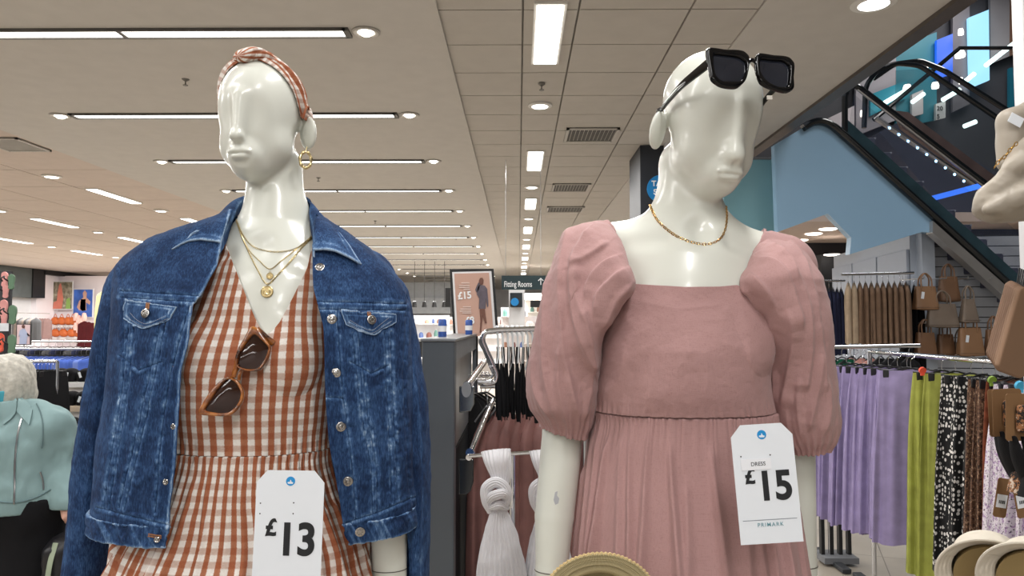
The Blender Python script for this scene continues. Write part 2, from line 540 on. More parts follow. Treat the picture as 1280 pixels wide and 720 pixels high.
# tiled middle strip : separate tiles over a grid
m = MB(); m.box2((-.53, -8, ZC+.035), (1.55, 44, ZC+.12)); struct(m.build('ceiling', M_tbar, smooth=False))
m = MB(); xs = [-.53, .03, .39, 1.11, 1.55]; k = -20
for k in range(-20, 66):
    y0 = 4.68+.6*k
    for a, b in zip(xs[:-1], xs[1:]): m.box2((a+.007, y0+.007, ZC+.01), (b-.007, y0+.593, ZC+.034))
struct(m.build('ceiling', M_tile, smooth=False))
# tiled strip on the far left
m = MB(); m.box2((-18.3, -8, ZC+.035), (-5.39, 44, ZC+.12)); struct(m.build('ceiling', M_tbar, smooth=False))
m = MB()
for i in range(11):
    a = -5.39-1.2*(i+1); b = -5.39-1.2*i
    for k in range(-6, 33):
        y0 = 1.2*k
        m.box2((a+.008, y0+.008, ZC+.01), (b-.008, y0+1.192, ZC+.034))
struct(m.build('ceiling', plain('left ceiling tile', (206, 192, 182), .8, var=.03), smooth=False))
m = MB(); m.box2((-18.5, -8, 0), (-18.3, 44, 3.8)); struct(m.build('wall_left', M_white, smooth=False))
m = MB(); m.box2((-18.3, 43.8, 0), (12, 44, 3.8)); struct(m.build('wall_back', M_white, smooth=False))
m = MB(); m.box2((-18.3, -8.2, 0), (12, -8, 7.4)); struct(m.build('wall_front', M_white, smooth=False))
m = MB(); m.box2((12, -8, 0), (12.2, 44, 7.4)); struct(m.build('wall_right', M_midgrey, smooth=False))
# edges
m = MB(); m.box2((-.55, -8, ZC-.012), (-.515, 44, ZC)); struct(m.build('trim_1', M_plaster, smooth=False))
m = MB(); m.box2((2.70, -8, ZC-.03), (2.82, 9.6, ZC+.5)); struct(m.build('trim_2', plain('bronze edge trim', (98, 90, 84), .4, metal=.3), smooth=False))
m = MB(); m.box2((2.77, -8, ZC+.12), (2.84, 9.6, ZC+.62)); struct(m.build('trim_3', M_plaster, smooth=False))

# ------------------------------------------------------------------ ceiling lamps
def lamp(loc, sx, sy, e, col=(1, .985, .96)):
    l = bpy.data.lights.new('strip_or_fill_lamp', 'AREA'); l.shape = 'RECTANGLE'; l.size = sx; l.size_y = sy; l.energy = e; l.color = col
    o = bpy.data.objects.new('strip_or_fill_lamp', l); C.objects.link(o); o.location = loc; return o
LE = 38.0
M_rim = plain('dark lamp surround', (92, 90, 87), .5)
row0 = None
for i in range(-6, 17):
    y = 5.0+2.03*i
    if i >= 0:
        e = empty('strip_light', (-2.74, y, ZC), 'white double strip ceiling light running left to right, %s row from the front' % ORD[i], 'ceiling light', 'rows of white strip lights on the left ceiling')
        fr = MB()
        fr.box2((-4.30, y-.075, ZC-.02), (-1.18, y-.055, ZC)); fr.box2((-4.30, y+.055, ZC-.02), (-1.18, y+.075, ZC))
        fr.box2((-4.32, y-.075, ZC-.02), (-4.28, y+.075, ZC)); fr.box2((-1.2, y-.075, ZC-.02), (-1.16, y+.075, ZC)); fr.box2((-2.755, y-.06, ZC-.02), (-2.725, y+.06, ZC))
        fr.build('frame', M_rim, e, False)
        for a, b in ((-4.28, -2.755), (-2.725, -1.2)):
            d = MB(); d.box2((a, y-.055, ZC-.012), (b, y+.055, ZC-.001)); d.build('diffuser', M_light, e, False)
    if i % 1 == 0 and i < 9:
        lamp((-2.74, y, ZC-.03), 3.0, .1, LE*(1.18 if i < 0 else 1.0))
        lamp((.5, y+.6, ZC-.03), .18, 1.0, LE*(.95 if i < -1 else .75))
def eyeball(x, y, n, lab):
    e = empty('spotlight', (x, y, ZC), lab, 'spotlight', 'eyeball spotlights beside the strip lights')
    m = MB(); m.lathe([(.055, -.001), (.098, -.001), (.10, -.008), (.085, -.016), (.062, -.012), (.055, 0)], (x, y, ZC), 20); m.build('rim', plain('spot rim', (176, 172, 166), .4), e)
    m = MB(); m.lathe([(.0, -.03), (.03, -.028), (.05, -.012), (.055, .0)], (x, y, ZC), 16); m.build('lamp_bulb', M_spot, e)
for i in range(14):
    y = 5.0+2.03*i
    eyeball(-1.05, y, i, 'small eyeball ceiling spotlight at the right end of strip light row %s from the front' % ORD[i])
    if i > 0: eyeball(-4.43, y, i, 'small eyeball ceiling spotlight at the left end of strip light row %s from the front' % ORD[i])
def strip_y(x, y, w, L, lab, group):
    e = empty('strip_light', (x, y, ZC), lab, 'ceiling light', group)
    m = MB(); m.box2((x-w/2-.02, y-L/2-.02, ZC-.006), (x+w/2+.02, y+L/2+.02, ZC+.012)); m.build('frame', plain('white lamp frame', (228, 226, 222), .5), e, False)
    m = MB(); m.box2((x-w/2, y-L/2, ZC-.012), (x+w/2, y+L/2, ZC-.006)); m.build('diffuser', M_light, e, False)
def down(x, y, lab, group, r=.09):
    e = empty('downlight', (x, y, ZC), lab, 'downlight', group)
    m = MB(); m.lathe([(r, .012), (r*1.25, .008), (r*1.25, -.006), (r, -.012)], (x, y, ZC), 24); m.build('rim', plain('white lamp frame', (228, 226, 222), .5), e)
    m = MB(); m.lathe([(0, -.016), (r*.8, -.014), (r, -.004)], (x, y, ZC), 24); m.build('lamp_bulb', M_light, e)
cy = [5.0, 9.1, 12.4, 15.9, 19.4, 22.9, 26.4, 29.9, 33.4]
for i, y in enumerate(cy):
    strip_y(.205, y+(.1 if i == 0 else 0), .17, 1.05, 'bright white strip light in tiled middle ceiling, %s from the front' % ORD[i], 'strip lights down the tiled middle ceiling')
    down(.20, y+1.75, 'round white downlight in tiled middle ceiling, %s from the front' % ORD[i], 'downlights down the tiled middle ceiling')
for c_, x in enumerate((-6.4, -9.3, -12.3)):
    vis = [0, 0]
    for i in range(8):
        y = 5.4+3.1*i
        if (x/y)*F+648 < -20: continue
        nm = ('right', 'middle', 'left')[c_]; vis[0] += 1
        strip_y(x, y, .16, 1.3, 'white strip light in tiled left ceiling, %s in view of the %s line' % (ORD[vis[0]-1], nm), 'strip lights in the tiled left ceiling')
    for i in range(9):
        y = 6.9+3.1*i
        if (x/y)*F+648 < -20: continue
        vis[1] += 1
        down(x, y, 'round downlight in tiled left ceiling, %s in view of the %s line' % (ORD[vis[1]-1], nm), 'downlights in the tiled left ceiling', .1)
for x, y in ((-7, 2), (-7, 8), (-7, 14), (-12, 20), (-12, 28), (6, 14), (-4, 26), (1, 26), (0, 20), (-15, 24), (-14, 14), (-9, 10)):  # added fill lamps without fixtures, brightening the far and left shop floor
    lamp((x, y, ZC-.04 if x < 3 else 2.95), 3.0, .3, 150 if y < 15 else 420)
for x, y in ((4.5, -2), (4.5, 3)):
    lamp((x, y, 6.9), 2.0, 2.0, 120)
for x, y in ((5.5, 7.5), (7, 10.5)):  # added lamps without fixtures, brightening the dark upper wall panels
    lamp((x, y, 7.2), 1.5, 1.5, 75)
# a big downlight at the top right
p = atz(1092, 4, ZC)
down(p[0], p[1], 'large round downlight with greenish glass at the upper right plaster ceiling', None, .11)
def sprinkler(px, py, lab):
    p = atz(px, py, ZC); e = MB()
    e.lathe([(.0, -.055), (.02, -.055), (.022, -.05), (.006, -.045), (.005, -.02), (.016, -.015), (.03, -.004), (.032, 0)], p, 12)
    tag(e.build('sprinkler', plain('sprinkler metal', (120, 118, 114), .35, metal=.8)), lab, 'sprinkler', 'ceiling sprinklers')
sprinkler(232, 99, 'small sprinkler head on ceiling left of the checked headband')
sprinkler(398, 222, 'small sprinkler head on ceiling right of the hoop earring')
sprinkler(677, 105, 'sprinkler head on tiled ceiling behind the nearest middle strip light')
sprinkler(668, 202, 'sprinkler head on tiled ceiling behind the second middle strip light')
sprinkler(469, 276, 'distant sprinkler head on ceiling above the denim shoulder on the right')
sprinkler(570, 297, 'farthest sprinkler head among the strip lights right of the denim jacket')
def vent(x0, y0, x1, y1, lab, tilt=0):
    e = empty('air_vent', ((x0+x1)/2, (y0+y1)/2, ZC), lab, 'air vent', 'ceiling air vents')
    m = MB(); m.box2((x0, y0, ZC-.012), (x1, y0+.03, ZC+.012)); m.box2((x0, y1-.03, ZC-.012), (x1, y1, ZC+.012)); m.box2((x0, y0, ZC-.012), (x0+.03, y1, ZC+.012)); m.box2((x1-.03, y0, ZC-.012), (x1, y1, ZC+.012))
    m.build('frame', plain('vent metal', (190, 186, 180), .5), e, False)
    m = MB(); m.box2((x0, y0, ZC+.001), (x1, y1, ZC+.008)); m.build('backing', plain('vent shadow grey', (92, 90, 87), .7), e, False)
    n = 11
    for i in range(n):
        x = x0+.04+(x1-x0-.08)*(i+.5)/n
        s_ = MB(); s_.box((x, (y0+y1)/2, ZC-.004), (.004, y1-y0-.06, .022), rotm(0, .5, 0)); s_.build('slat', plain('vent metal', (190, 186, 180), .5), e, False)
vent(.5, 7.55, 1.05, 8.1, 'square slatted air vent in tiled ceiling, nearest of the three')
vent(.5, 10.6, 1.05, 11.2, 'slatted air vent in tiled ceiling, middle one of the three')
vent(.5, 12.7, 1.15, 13.3, 'slatted air vent in tiled ceiling, farthest of the three')
vent(-5.95, 7.9, -5.45, 8.5, 'dark slatted air vent in the left ceiling at the edge of the tiles')
vent(-5.95, 14.0, -5.4, 14.6, 'flat slatted air vent in the left ceiling above the denim collar')

# ------------------------------------------------------------------ camera, world
cam = bpy.data.cameras.new('camera'); cam.sensor_width = 36; cam.lens = F*36/1280; cam.clip_start = .05; cam.clip_end = 200
co = bpy.data.objects.new('camera', cam); C.objects.link(co)
co.matrix_world = Matrix(((rt[0], up[0], -fw[0], CAM[0]), (rt[1], up[1], -fw[1], CAM[1]), (rt[2], up[2], -fw[2], CAM[2]), (0, 0, 0, 1)))
bpy.context.scene.camera = co
w = bpy.data.worlds.new('world'); bpy.context.scene.world = w; w.use_nodes = True
w.node_tree.nodes['Background'].inputs[0].default_value = (.75, .82, .9, 1); w.node_tree.nodes['Background'].inputs[1].default_value = .5
vs = bpy.context.scene.view_settings
vs.view_transform = 'Standard'; vs.look = 'None'; vs.exposure = 0.0; vs.gamma = 1.0; vs.use_curve_mapping = False
sc = bpy.context.scene
sc.cycles.max_bounces = 6; sc.cycles.diffuse_bounces = 4; sc.cycles.transparent_max_bounces = 12
sc.cycles.use_denoising = True; sc.cycles.sample_clamp_indirect = 6
# ================================================================== the two mannequins
def mannequin_mat():
    t = NT('glossy white mannequin'); co = t.coord()
    base = t.ramp(t.noise(5, 4, co), [(.3, srgb(208, 210, 201)), (.7, srgb(216, 218, 210))])
    sc_ = t.noise(38, 5, co, .7)
    t.l(t.mix(t.ramp(sc_, [(.70, (0, 0, 0, 1)), (.78, (1, 1, 1, 1))]), base, srgb(200, 202, 193)), t.b.inputs['Base Color'])
    t.set(Roughness=.3); t.b.inputs['Specular IOR Level'].default_value = .45
    t.b.inputs['Coat Weight'].default_value = .3; t.b.inputs['Coat Roughness'].default_value = .12
    return t.m
M_mann = mannequin_mat()

def head_sdf(lips=1.0, nose=1.0):
    items = [
        (ell((0, .020, .038), (.0745, .095, .080)), 0),
        (ell((0, -.018, -.014), (.0625, .071, .101)), .035),
        (ell((0, -.052, -.092), (.027, .029, .023)), .04),
        (ell((.034, -.008, -.057), (.025, .048, .032), rotm(rz=.3)), .025),
        (ell((-.034, -.008, -.057), (.025, .048, .032), rotm(rz=-.3)), .025),
        ('-', ell((.036, -.119-.004*(1-nose), -.004), (.028, .028, .036)), .035),
        ('-', ell((-.036, -.119-.004*(1-nose), -.004), (.028, .028, .036)), .035),
        (cone((0, -.084+.004*(1-nose), .028), (0, -.0955-.007*nose, -.044), .006, .0080), .024),
        (ell((0, -.0955-.008*nose, -.0465), (.0105, .0100, .0075)), .011+.012*(1-nose)),
        (ell((0, -.078, -.076), (.025, .017, .019)), .02),
        (ell((.007, -.0940, -.0710), (.0150, .0085*lips, .0052), rotm(ry=.16)), .005),
        (ell((-.007, -.0940, -.0710), (.0150, .0085*lips, .0052), rotm(ry=-.16)), .005),
        (ell((0, -.0930, -.0815), (.0165, .0100*lips, .0070)), .004),
        ('-', ell((0, -.1075, -.0758), (.024, .0105, .0011)), .003),
        ('-', ell((0, -.105, -.0620), (.004, .006, .007)), .006),
        ('-', ell((0, -.098, -.0925), (.016, .009, .004)), .008),
    ]
    return U(items)
def ear_sdf(sx, ang=.95, out=.085):
    return U([(ell((sx*out, .022, -.024), (.0080, .026, .032), rotm(rz=sx*ang)), 0)])

# ---- left mannequin
YL = 1.40
def L(px, py, dy=0.0): return at(px, py, YL)+np.array([0, dy, 0])
RL = rotm(rz=-.10)@rotm(ry=-.02)@rotm(rx=.08)
HL = L(326, 151, .0)
headL = U([(head_sdf(), 0), (ear_sdf(1), .008), (ear_sdf(-1, .3, .070), .012)])
bodyL = U([
    (xf(headL, HL, RL, 1.0), 0),
    (cone(L(336, 205, .035), L(338, 285, .03), .053, .057), .012),
    (cone(L(341, 275, .03), L(338, 330, .03), .057, .085), .035),
    (cone(L(222, 338, .02), L(335, 305, .025), .048, .045), .05),
    (cone(L(335, 305, .025), L(445, 352, .02), .045, .048), .05),
    (ell(L(333, 385, .0), (.150, .088, .135)), .05),
    (ell(L(325, 440, .0), (.140, .100, .150)), .06),
    (ell(L(318, 550, .0), (.122, .090, .16)), .05),
    (ell(L(318, 700, .0), (.165, .115, .17)), .06),
    (ell(L(283, 452, -.072), (.056, .046, .058)), .045),
    (ell(L(370, 452, -.072), (.056, .046, .058)), .045),
    (cone(L(214, 345, .02), L(172, 560, .03), .046, .036), .03),
    (cone(L(172, 560, .03), L(148, 800, .0), .036, .030), .002),
    (cone(L(452, 357, .02), L(484, 560, .03), .046, .036), .03),
    (cone(L(484, 560, .03), L(486, 800, .0), .036, .031), .002),
    ('-', cone(L(341, 318, -.088), L(341, 308, -.075), .010, .012), .03),   # throat notch
    ('-', cone(L(300, 322, -.075), L(250, 325, -.065), .004, .004), .03),
    ('-', cone(L(385, 330, -.075), L(430, 342, -.065), .004, .004), .03),
])
mL = empty('mannequin', L(325, 404, 0)*np.array([1, 1, 0]), 'white faceless mannequin wearing a denim jacket over a checked dress, turned to the left', 'mannequin', 'shop window mannequins')
sdf_obj('body', bodyL, L(130, 800)+np.array([-.12, -.22, 0]), L(520, 60)+np.array([.05, .22, .03]), .0034, M_mann, mL)
def stand(root, p):
    x, y = p[0], p[1]
    m = MB(); m.lathe([(0, .0), (.19, 0), (.19, .012), (.18, .016), (0, .016)], (x, y, .42), 40); m.build('base_plate', M_steel, root)
    m = MB(); m.cyl((x, y, .43), (x, y, .95), .012); m.build('pole', M_chrome, root)
stand(mL, L(325, 404))

# ---- right mannequin
YR = 1.32
def R_(px, py, dy=0.0): return at(px, py, YR)+np.array([0, dy, 0])
RR = rotm(rz=.25)@rotm(ry=.06)@rotm(rx=.30)
HR = R_(886, 157, -.02)
headR = U([(head_sdf(.6, -.25), 0), (ear_sdf(1, .3, .068), .012), (ear_sdf(-1, .85, .084), .008)])
bodyR = U([
    (xf(headR, HR, RR, 1.06), 0),
    (cone(R_(866, 200, .045), R_(866, 270, .035), .052, .053), .012),
    (cone(R_(866, 262, .035), R_(862, 325, .03), .053, .085), .04),
    (cone(R_(745, 312, .02), R_(862, 290, .03), .046, .042), .05),
    (cone(R_(862, 290, .03), R_(980, 328, .02), .042, .046), .05),
    (ell(R_(860, 375, .0), (.150, .088, .13)), .05),
    (ell(R_(857, 425, .0), (.140, .100, .150)), .06),
    (ell(R_(855, 530, .0), (.122, .090, .16)), .05),
    (ell(R_(855, 690, .0), (.165, .115, .17)), .06),
    (ell(R_(812, 435, -.072), (.056, .046, .058)), .045),
    (ell(R_(900, 437, -.072), (.056, .046, .058)), .045),
    (cone(R_(732, 325, .02), R_(704, 540, .01), .044, .0365), .03),
    (cone(R_(704, 540, .01), R_(693, 645, .0), .0365, .0345), .002),
    (cone(R_(693, 645, .0), R_(689, 712, -.01), .0345, .0275), .002),
    (cone(R_(689, 712, -.01), R_(690, 800, -.02), .0275, .024), .004),
    (cone(R_(988, 340, .02), R_(1002, 560, .03), .044, .034), .03),
    (cone(R_(1002, 560, .03), R_(1006, 712, .02), .034, .0275), .002),
    (cone(R_(1006, 712, .02), R_(1008, 800, .01), .0275, .024), .004),
    ('-', cone(R_(866, 298, -.072), R_(866, 288, -.062), .010, .012), .03),
    ('-', cone(R_(822, 300, -.06), R_(775, 303, -.05), .004, .004), .03),
    ('-', cone(R_(905, 305, -.06), R_(950, 318, -.05), .004, .004), .03),
])
mR = empty('mannequin', R_(857, 404, 0)*np.array([1, 1, 0]), 'white faceless mannequin in a dusty pink puff-sleeve dress, head turned to the right', 'mannequin', 'shop window mannequins')
sdf_obj('body', bodyR, R_(660, 800)+np.array([-.05, -.22, 0]), R_(1030, 45)+np.array([.05, .22, .03]), .0034, M_mann, mR)
stand(mR, R_(857, 404))
# joint rings at the wrists
def ring_on(f, a, b, t, r0, name, par, thick=.0009):
    a = np.array(a); b = np.array(b); c = a+(b-a)*t; ax = (b-a)/np.linalg.norm(b-a)
    u = np.cross(ax, [0, 1, 0]); u /= np.linalg.norm(u); v = np.cross(ax, u)
    P = np.array([c+r0*(u*math.cos(k)+v*math.sin(k)) for k in np.linspace(0, 2*PI, 41)[:-1]])
    P = shrink(P, f, .0002)
    m = MB(); m.tube(P, thick, 5, closed=True); return m.build(name, plain('joint gap', (92, 88, 82), .7), par)
ring_on(bodyR, R_(693, 645, .0), R_(689, 712, -.01), .99, .03, 'wrist_joint', mR)
ring_on(bodyR, R_(1002, 560, .03), R_(1006, 712, .02), .99, .03, 'wrist_joint', mR)
ring_on(bodyL, L(484, 560, .03), L(486, 800, .0), .64, .034, 'wrist_joint', mL)
# chipped paint on the forearm
bR = bvh_of([o for o in mR.children if o.name.startswith('body')][0])
def blob(bvh, pts, off, name, mat, par):
    P = hits(bvh, pts, off)
    c = P.mean(0); m = MB(); m.add([c]+list(P), [(0, i+1, (i+1) % len(P)+1) for i in range(len(P))]); return m.build(name, mat, par)
blob(bR, [(694, 615), (697, 614), (696, 619), (699, 623), (698, 629), (694, 631), (692, 625)], .0006, 'paint_chip', plain('bare plaster', (176, 178, 184), .8), mR)
# ================================================================== garments
def crease_field(px, py, lines):
    """sum of pleat / crease profiles; line = (pts, A, wl, wr): height A, fall-off wl px on its left side, wr px on its right"""
    out = np.zeros(px.shape)
    for ln in lines:
        pts, A, wl, wr = ln[:4]; fade = ln[4] if len(ln) > 4 else 14
        pts = curve3(pts, 18) if len(pts) > 2 else np.array(pts, float)
        best = np.full(px.shape, 1e9); side = np.zeros(px.shape); tt = np.zeros(px.shape)
        Ls = np.r_[0, np.cumsum(np.linalg.norm(np.diff(pts, axis=0), axis=1))]
        for i in range(len(pts)-1):
            a, b = pts[i], pts[i+1]; ab = b-a; L2 = ab@ab+1e-9
            t = np.clip(((px-a[0])*ab[0]+(py-a[1])*ab[1])/L2, 0, 1)
            dx = px-a[0]-t*ab[0]; dy = py-a[1]-t*ab[1]; d = np.hypot(dx, dy)
            m = d < best
            best = np.where(m, d, best); side = np.where(m, ab[0]*(py-a[1])-ab[1]*(px-a[0]), side)
            tt = np.where(m, Ls[i]+t*math.sqrt(L2), tt)
        w = np.where(side > 0, wl, wr)
        pr = np.exp(-(best/w)**1.3)
        f = np.clip(np.minimum(tt+3, Ls[-1]-tt+3)/fade, 0, 1)
        out += A*pr*f
    return out
def line_dist(px, py, lines):
    best = np.full(px.shape, 1e9)
    for pts in lines:
        pts = np.array(pts, float)
        for i in range(len(pts)-1):
            a, b = pts[i], pts[i+1]; ab = b-a; L2 = ab@ab+1e-9
            t = np.clip(((px-a[0])*ab[0]+(py-a[1])*ab[1])/L2, 0, 1)
            best = np.minimum(best, np.hypot(px-a[0]-t*ab[0], py-a[1]-t*ab[1]))
    return best
def facing(P, N):
    v = P-CAM; v /= np.linalg.norm(v, axis=-1, keepdims=True)
    return (N*v).sum(-1) < 0
def orient(P, N, cen):
    """outward normals with respect to a vertical axis through cen"""
    r = P-cen; r = r*np.array([1, 1, 0]); s = np.sign((N*r).sum(-1, keepdims=True)); s[s == 0] = 1
    return N*s
def torus_rows(rows, Y0, dy=0.0):
    """rows: (py, xl, xr, depth) in pixels at depth Y0 -> interpolators over z of (cx, a, b)"""
    z = []; cx = []; a = []; b = []
    for py, xl, xr, d in rows:
        A = at(xl, py, Y0); Bq = at(xr, py, Y0)
        z.append((A[2]+Bq[2])/2); cx.append((A[0]+Bq[0])/2); a.append((Bq[0]-A[0])/2); b.append(d)
    z = np.array(z); cx = np.array(cx); a = np.array(a); b = np.array(b)
    return (lambda q: cr(z, cx, q)), (lambda q: cr(z, a, q)), (lambda q: cr(z, b, q))
def sup(phi, n):
    s, c_ = np.sin(phi), np.cos(phi)
    return np.sign(s)*np.abs(s)**(2/n), -np.sign(c_)*np.abs(c_)**(2/n)
def bell(x, w): return np.exp(-(x/w)**2)

def refine_top(build, ztop, phi, curve_px, curve_py, it=6, lim=1.45):
    """move the top border of a bodice until it runs along the wanted line"""
    m = np.abs(phi) < lim
    for _ in range(it):
        T = build(ztop)
        px, py = proj(T); want = np.interp(px, curve_px, curve_py)
        dist = np.linalg.norm(T-CAM, axis=-1)
        ztop = np.where(m, ztop+.7*(py-want)*dist/F, ztop)
    return ztop
# ------------------------------------------------------------------ fabrics
def pink_mat():
    t = NT('dusty pink linen'); co = t.coord()
    a = t.noise(1, 3, t.mapv(co, (900, 900, 60))); b = t.noise(1, 3, t.mapv(co, (60, 900, 900)))
    wv = t.val(a, 'ADD', b)
    col = t.ramp(wv, [(.65, srgb(154, 119, 118)), (1.3, srgb(174, 138, 136))])
    col = t.mix(.35, col, t.ramp(t.noise(9, 4, co), [(.3, srgb(156, 121, 120)), (.7, srgb(173, 137, 136))]))
    t.l(col, t.b.inputs['Base Color']); t.set(Roughness=.85); t.b.inputs['Specular IOR Level'].default_value = .2
    t.b.inputs['Sheen Weight'].default_value = .15; t.b.inputs['Sheen Roughness'].default_value = .5
    t.bump(t.val(wv, 'ADD', t.val(t.noise(90, 4, co), 'MULTIPLY', 2.5)), .35, .0008)
    return t.m
M_pink = pink_mat()
def gingham_mat(name, pu, pv):
    t = NT(name); uv = t.n('ShaderNodeUVMap').outputs[0]; sp = t.n('ShaderNodeSeparateXYZ'); t.l(uv, sp.inputs[0])
    nz = t.noise(300, 2, uv)
    def stripe(o, p, soft, off=0):
        x = t.val(t.val(o, 'ADD', t.val(t.val(nz, 'SUBTRACT', .5), 'MULTIPLY', p*.10)), 'DIVIDE', p)
        fr = t.val(t.val(x, 'ADD', off), 'FRACT')
        d = t.val(t.val(fr, 'SUBTRACT', .5), 'ABSOLUTE')
        return t.val(t.val(d, 'SUBTRACT', .25-soft), 'DIVIDE', 2*soft, clamp=True)     # 0 white .. 1 stripe
    su = stripe(sp.outputs[0], pu, .03); sv = stripe(sp.outputs[1], pv, .05)
    fib = t.noise(1, 3, t.mapv(uv, (2600, 160, 1))); fib2 = t.noise(1, 3, t.mapv(uv, (160, 2600, 1)))
    wht = t.ramp(t.val(fib, 'ADD', fib2), [(.7, srgb(206, 198, 192)), (1.25, srgb(232, 227, 222))])
    pale = t.ramp(fib2, [(.3, srgb(182, 154, 140)), (.7, srgb(212, 194, 184))])
    rust = t.ramp(fib, [(.3, srgb(150, 92, 66)), (.7, srgb(176, 118, 90))])
    deep = t.ramp(t.val(fib, 'ADD', fib2), [(.7, srgb(130, 70, 46)), (1.3, srgb(156, 92, 64))])
    col = t.mix(su, t.mix(sv, wht, pale), t.mix(sv, rust, deep))
    t.l(col, t.b.inputs['Base Color']); t.set(Roughness=.85); t.b.inputs['Specular IOR Level'].default_value = .2
    t.bump(t.val(t.val(fib, 'ADD', fib2), 'ADD', t.val(t.noise(80, 4, t.coord()), 'MULTIPLY', 2)), .3, .0008)
    return t.m
M_ging = gingham_mat('rust and white gingham', .0245, .0215)
M_ging2 = gingham_mat('gingham of the headband', .0170, .0160)

# ================================================================== pink dress
dressR = empty('puff_sleeve_dress', R_(857, 404)*np.array([1, 1, 0])+np.array([0, 0, .9]), 'dusty pink square-neck dress with puff sleeves on the right-hand mannequin', 'dress')
cxR, aR, bR_ = torus_rows([(275, 757, 962, .05), (300, 750, 965, .07), (350, 748, 962, .10), (400, 748, 958, .126), (440, 744, 957, .142), (480, 741, 957, .139), (515, 739, 966, .124), (540, 736, 972, .118)], YR)
def bodice_R(phi, z):
    s, c_ = sup(phi, 2.2)
    return np.stack([cxR(z)+aR(z)*s, YR+bR_(z)*c_, z], -1)
nu, nv = 420, 190
phi = np.linspace(-PI, PI, nu)
zs = lambda py, d=0: at(857, py, YR+d)[2]
zw = zs(521, -.11)                                        # waist seam at the front
front = np.abs(phi) < PI/2
def bod_pts(Z):
    P = bodice_R(np.broadcast_to(phi, Z.shape), Z)
    P = pushout(P, bodyR, .006)
    w_ = np.clip((Z-zs(400))/.05, 0, 1)
    return P*(1-w_[..., None])+shrink(P, bodyR, .0055)*w_[..., None]
bk = cr([0, .5, 1], [0, 1, 1], np.clip((np.abs(phi)-PI/2)/.5, 0, 1))
ztop = np.where(front, zs(356, -.1), zs(400)*(1-bk)+zs(330, .1)*bk)
ztop = refine_top(lambda zt: bod_pts(zt[None])[0], ztop, phi, [700, 742, 772, 789, 820, 857, 900, 922, 942, 966, 1000], [420, 395, 368, 354.5, 356.5, 358.5, 358, 356, 370, 400, 420], lim=1.2)
v = np.linspace(0, 1, nv)[:, None]
Z = zw*(1-v)+ztop[None]*v
P = bod_pts(Z)
N = orient(P, grid_normals(P), np.array([R_(857, 404)[0], YR, 0]))
px, py = proj(P); fr = facing(P, N)
cl = [([(800, 378), (850, 386), (905, 380)], .0012, 3, 5), ([(770, 470), (800, 440), (830, 425)], .0016, 6, 10), ([(950, 470), (925, 440), (900, 425)], .0016, 10, 6),
      ([(752, 500), (775, 470), (782, 430)], .0022, 5, 9), ([(955, 500), (940, 470), (935, 430)], .0022, 9, 5),
      ([(840, 470), (860, 440), (858, 400)], .0010, 5, 5), ([(880, 505), (884, 470), (880, 440)], .0010, 5, 7), ([(808, 505), (815, 480), (812, 450)], .0012, 6, 4)]
D = crease_field(px, py, cl)*fr + .0011*fbm(P*np.array([22, 22, 30]), 3) + .0004*fbm(P*90, 5)
D += .0022*bell((Z-zw), .018)*np.sin(phi*60+2*vnoise(np.stack([phi*9, phi*0, phi*0], -1), 3))[None]*.5
P = P+N*D[..., None]
bodR = grid_obj('bodice', P, M_pink, dressR, solid=.0012)
# gathered skirt
def fold_field(phi, t, seed, n, w0, w1, A0, A1):
    r = random.Random(seed); out = np.zeros((len(t), len(phi)))
    for k in range(n):
        c = -PI+2*PI*(k+.5+r.uniform(-.35, .35))/n; dr = r.uniform(-.10, .10); s0 = r.choice([0, 0, 0, .1, .25]); amp = r.uniform(.35, 1.25)
        wk = r.uniform(.7, 1.35); asym = r.uniform(.5, 1.0); end = r.uniform(.55, 1.6)
        for i, ti in enumerate(t):
            if ti < s0: continue
            w = (w0+(w1-w0)*ti**.7)*wk; A = (A0+(A1-A0)*min(1, ti*1.6))*amp*min(1, (ti-s0)*12+(.25 if s0 == 0 else 0))*max(.25, 1-max(0, ti-end*.6))
            d = (phi-c-dr*ti+PI) % (2*PI)-PI
            ww = np.where(d > 0, w, w*asym)
            out[i] += A*np.exp(-(np.abs(d)/ww)**1.6)
    return out
cxS, aS, bS = torus_rows([(505, 741, 966, .122), (522, 740, 970, .124), (560, 732, 978, .130), (640, 724, 990, .150), (720, 716, 1002, .165), (800, 708, 1012, .175)], YR)
nu, nv = 900, 150
phi = np.linspace(-PI, PI, nu); t = np.linspace(0, 1, nv)
zb = zs(800, -.1)
Z = (zw+.0015)+(zb-zw)*t[:, None]+0*phi[None]
s, c_ = sup(phi, 2.15)
P = np.stack([cxS(Z)+aS(Z)*s[None], YR+bS(Z)*c_[None], Z], -1)
P[:4] += (P[:4]*0)
N = orient(P, grid_normals(P), np.array([R_(857, 404)[0], YR, 0]))
D = fold_field(phi, t, 11, 34, .026, .062, .0022, .0165)
D += .0014*np.exp(-t*9)[:, None]*np.sin(phi*95+3*vnoise(np.stack([phi*14, phi*0, phi*0], -1), 3))[None]
D -= .004*(1-np.exp(-t*20))[:, None]
D += .0016*fbm(P*np.array([20, 20, 14]), 9)*np.clip(t*6, 0, 1)[:, None]
P = pushout(P+N*D[..., None], bodyR, .004)
P[0] -= N[0]*.009; P[1] -= N[1]*.004
skR = grid_obj('skirt', P, M_pink, dressR, solid=.0012)
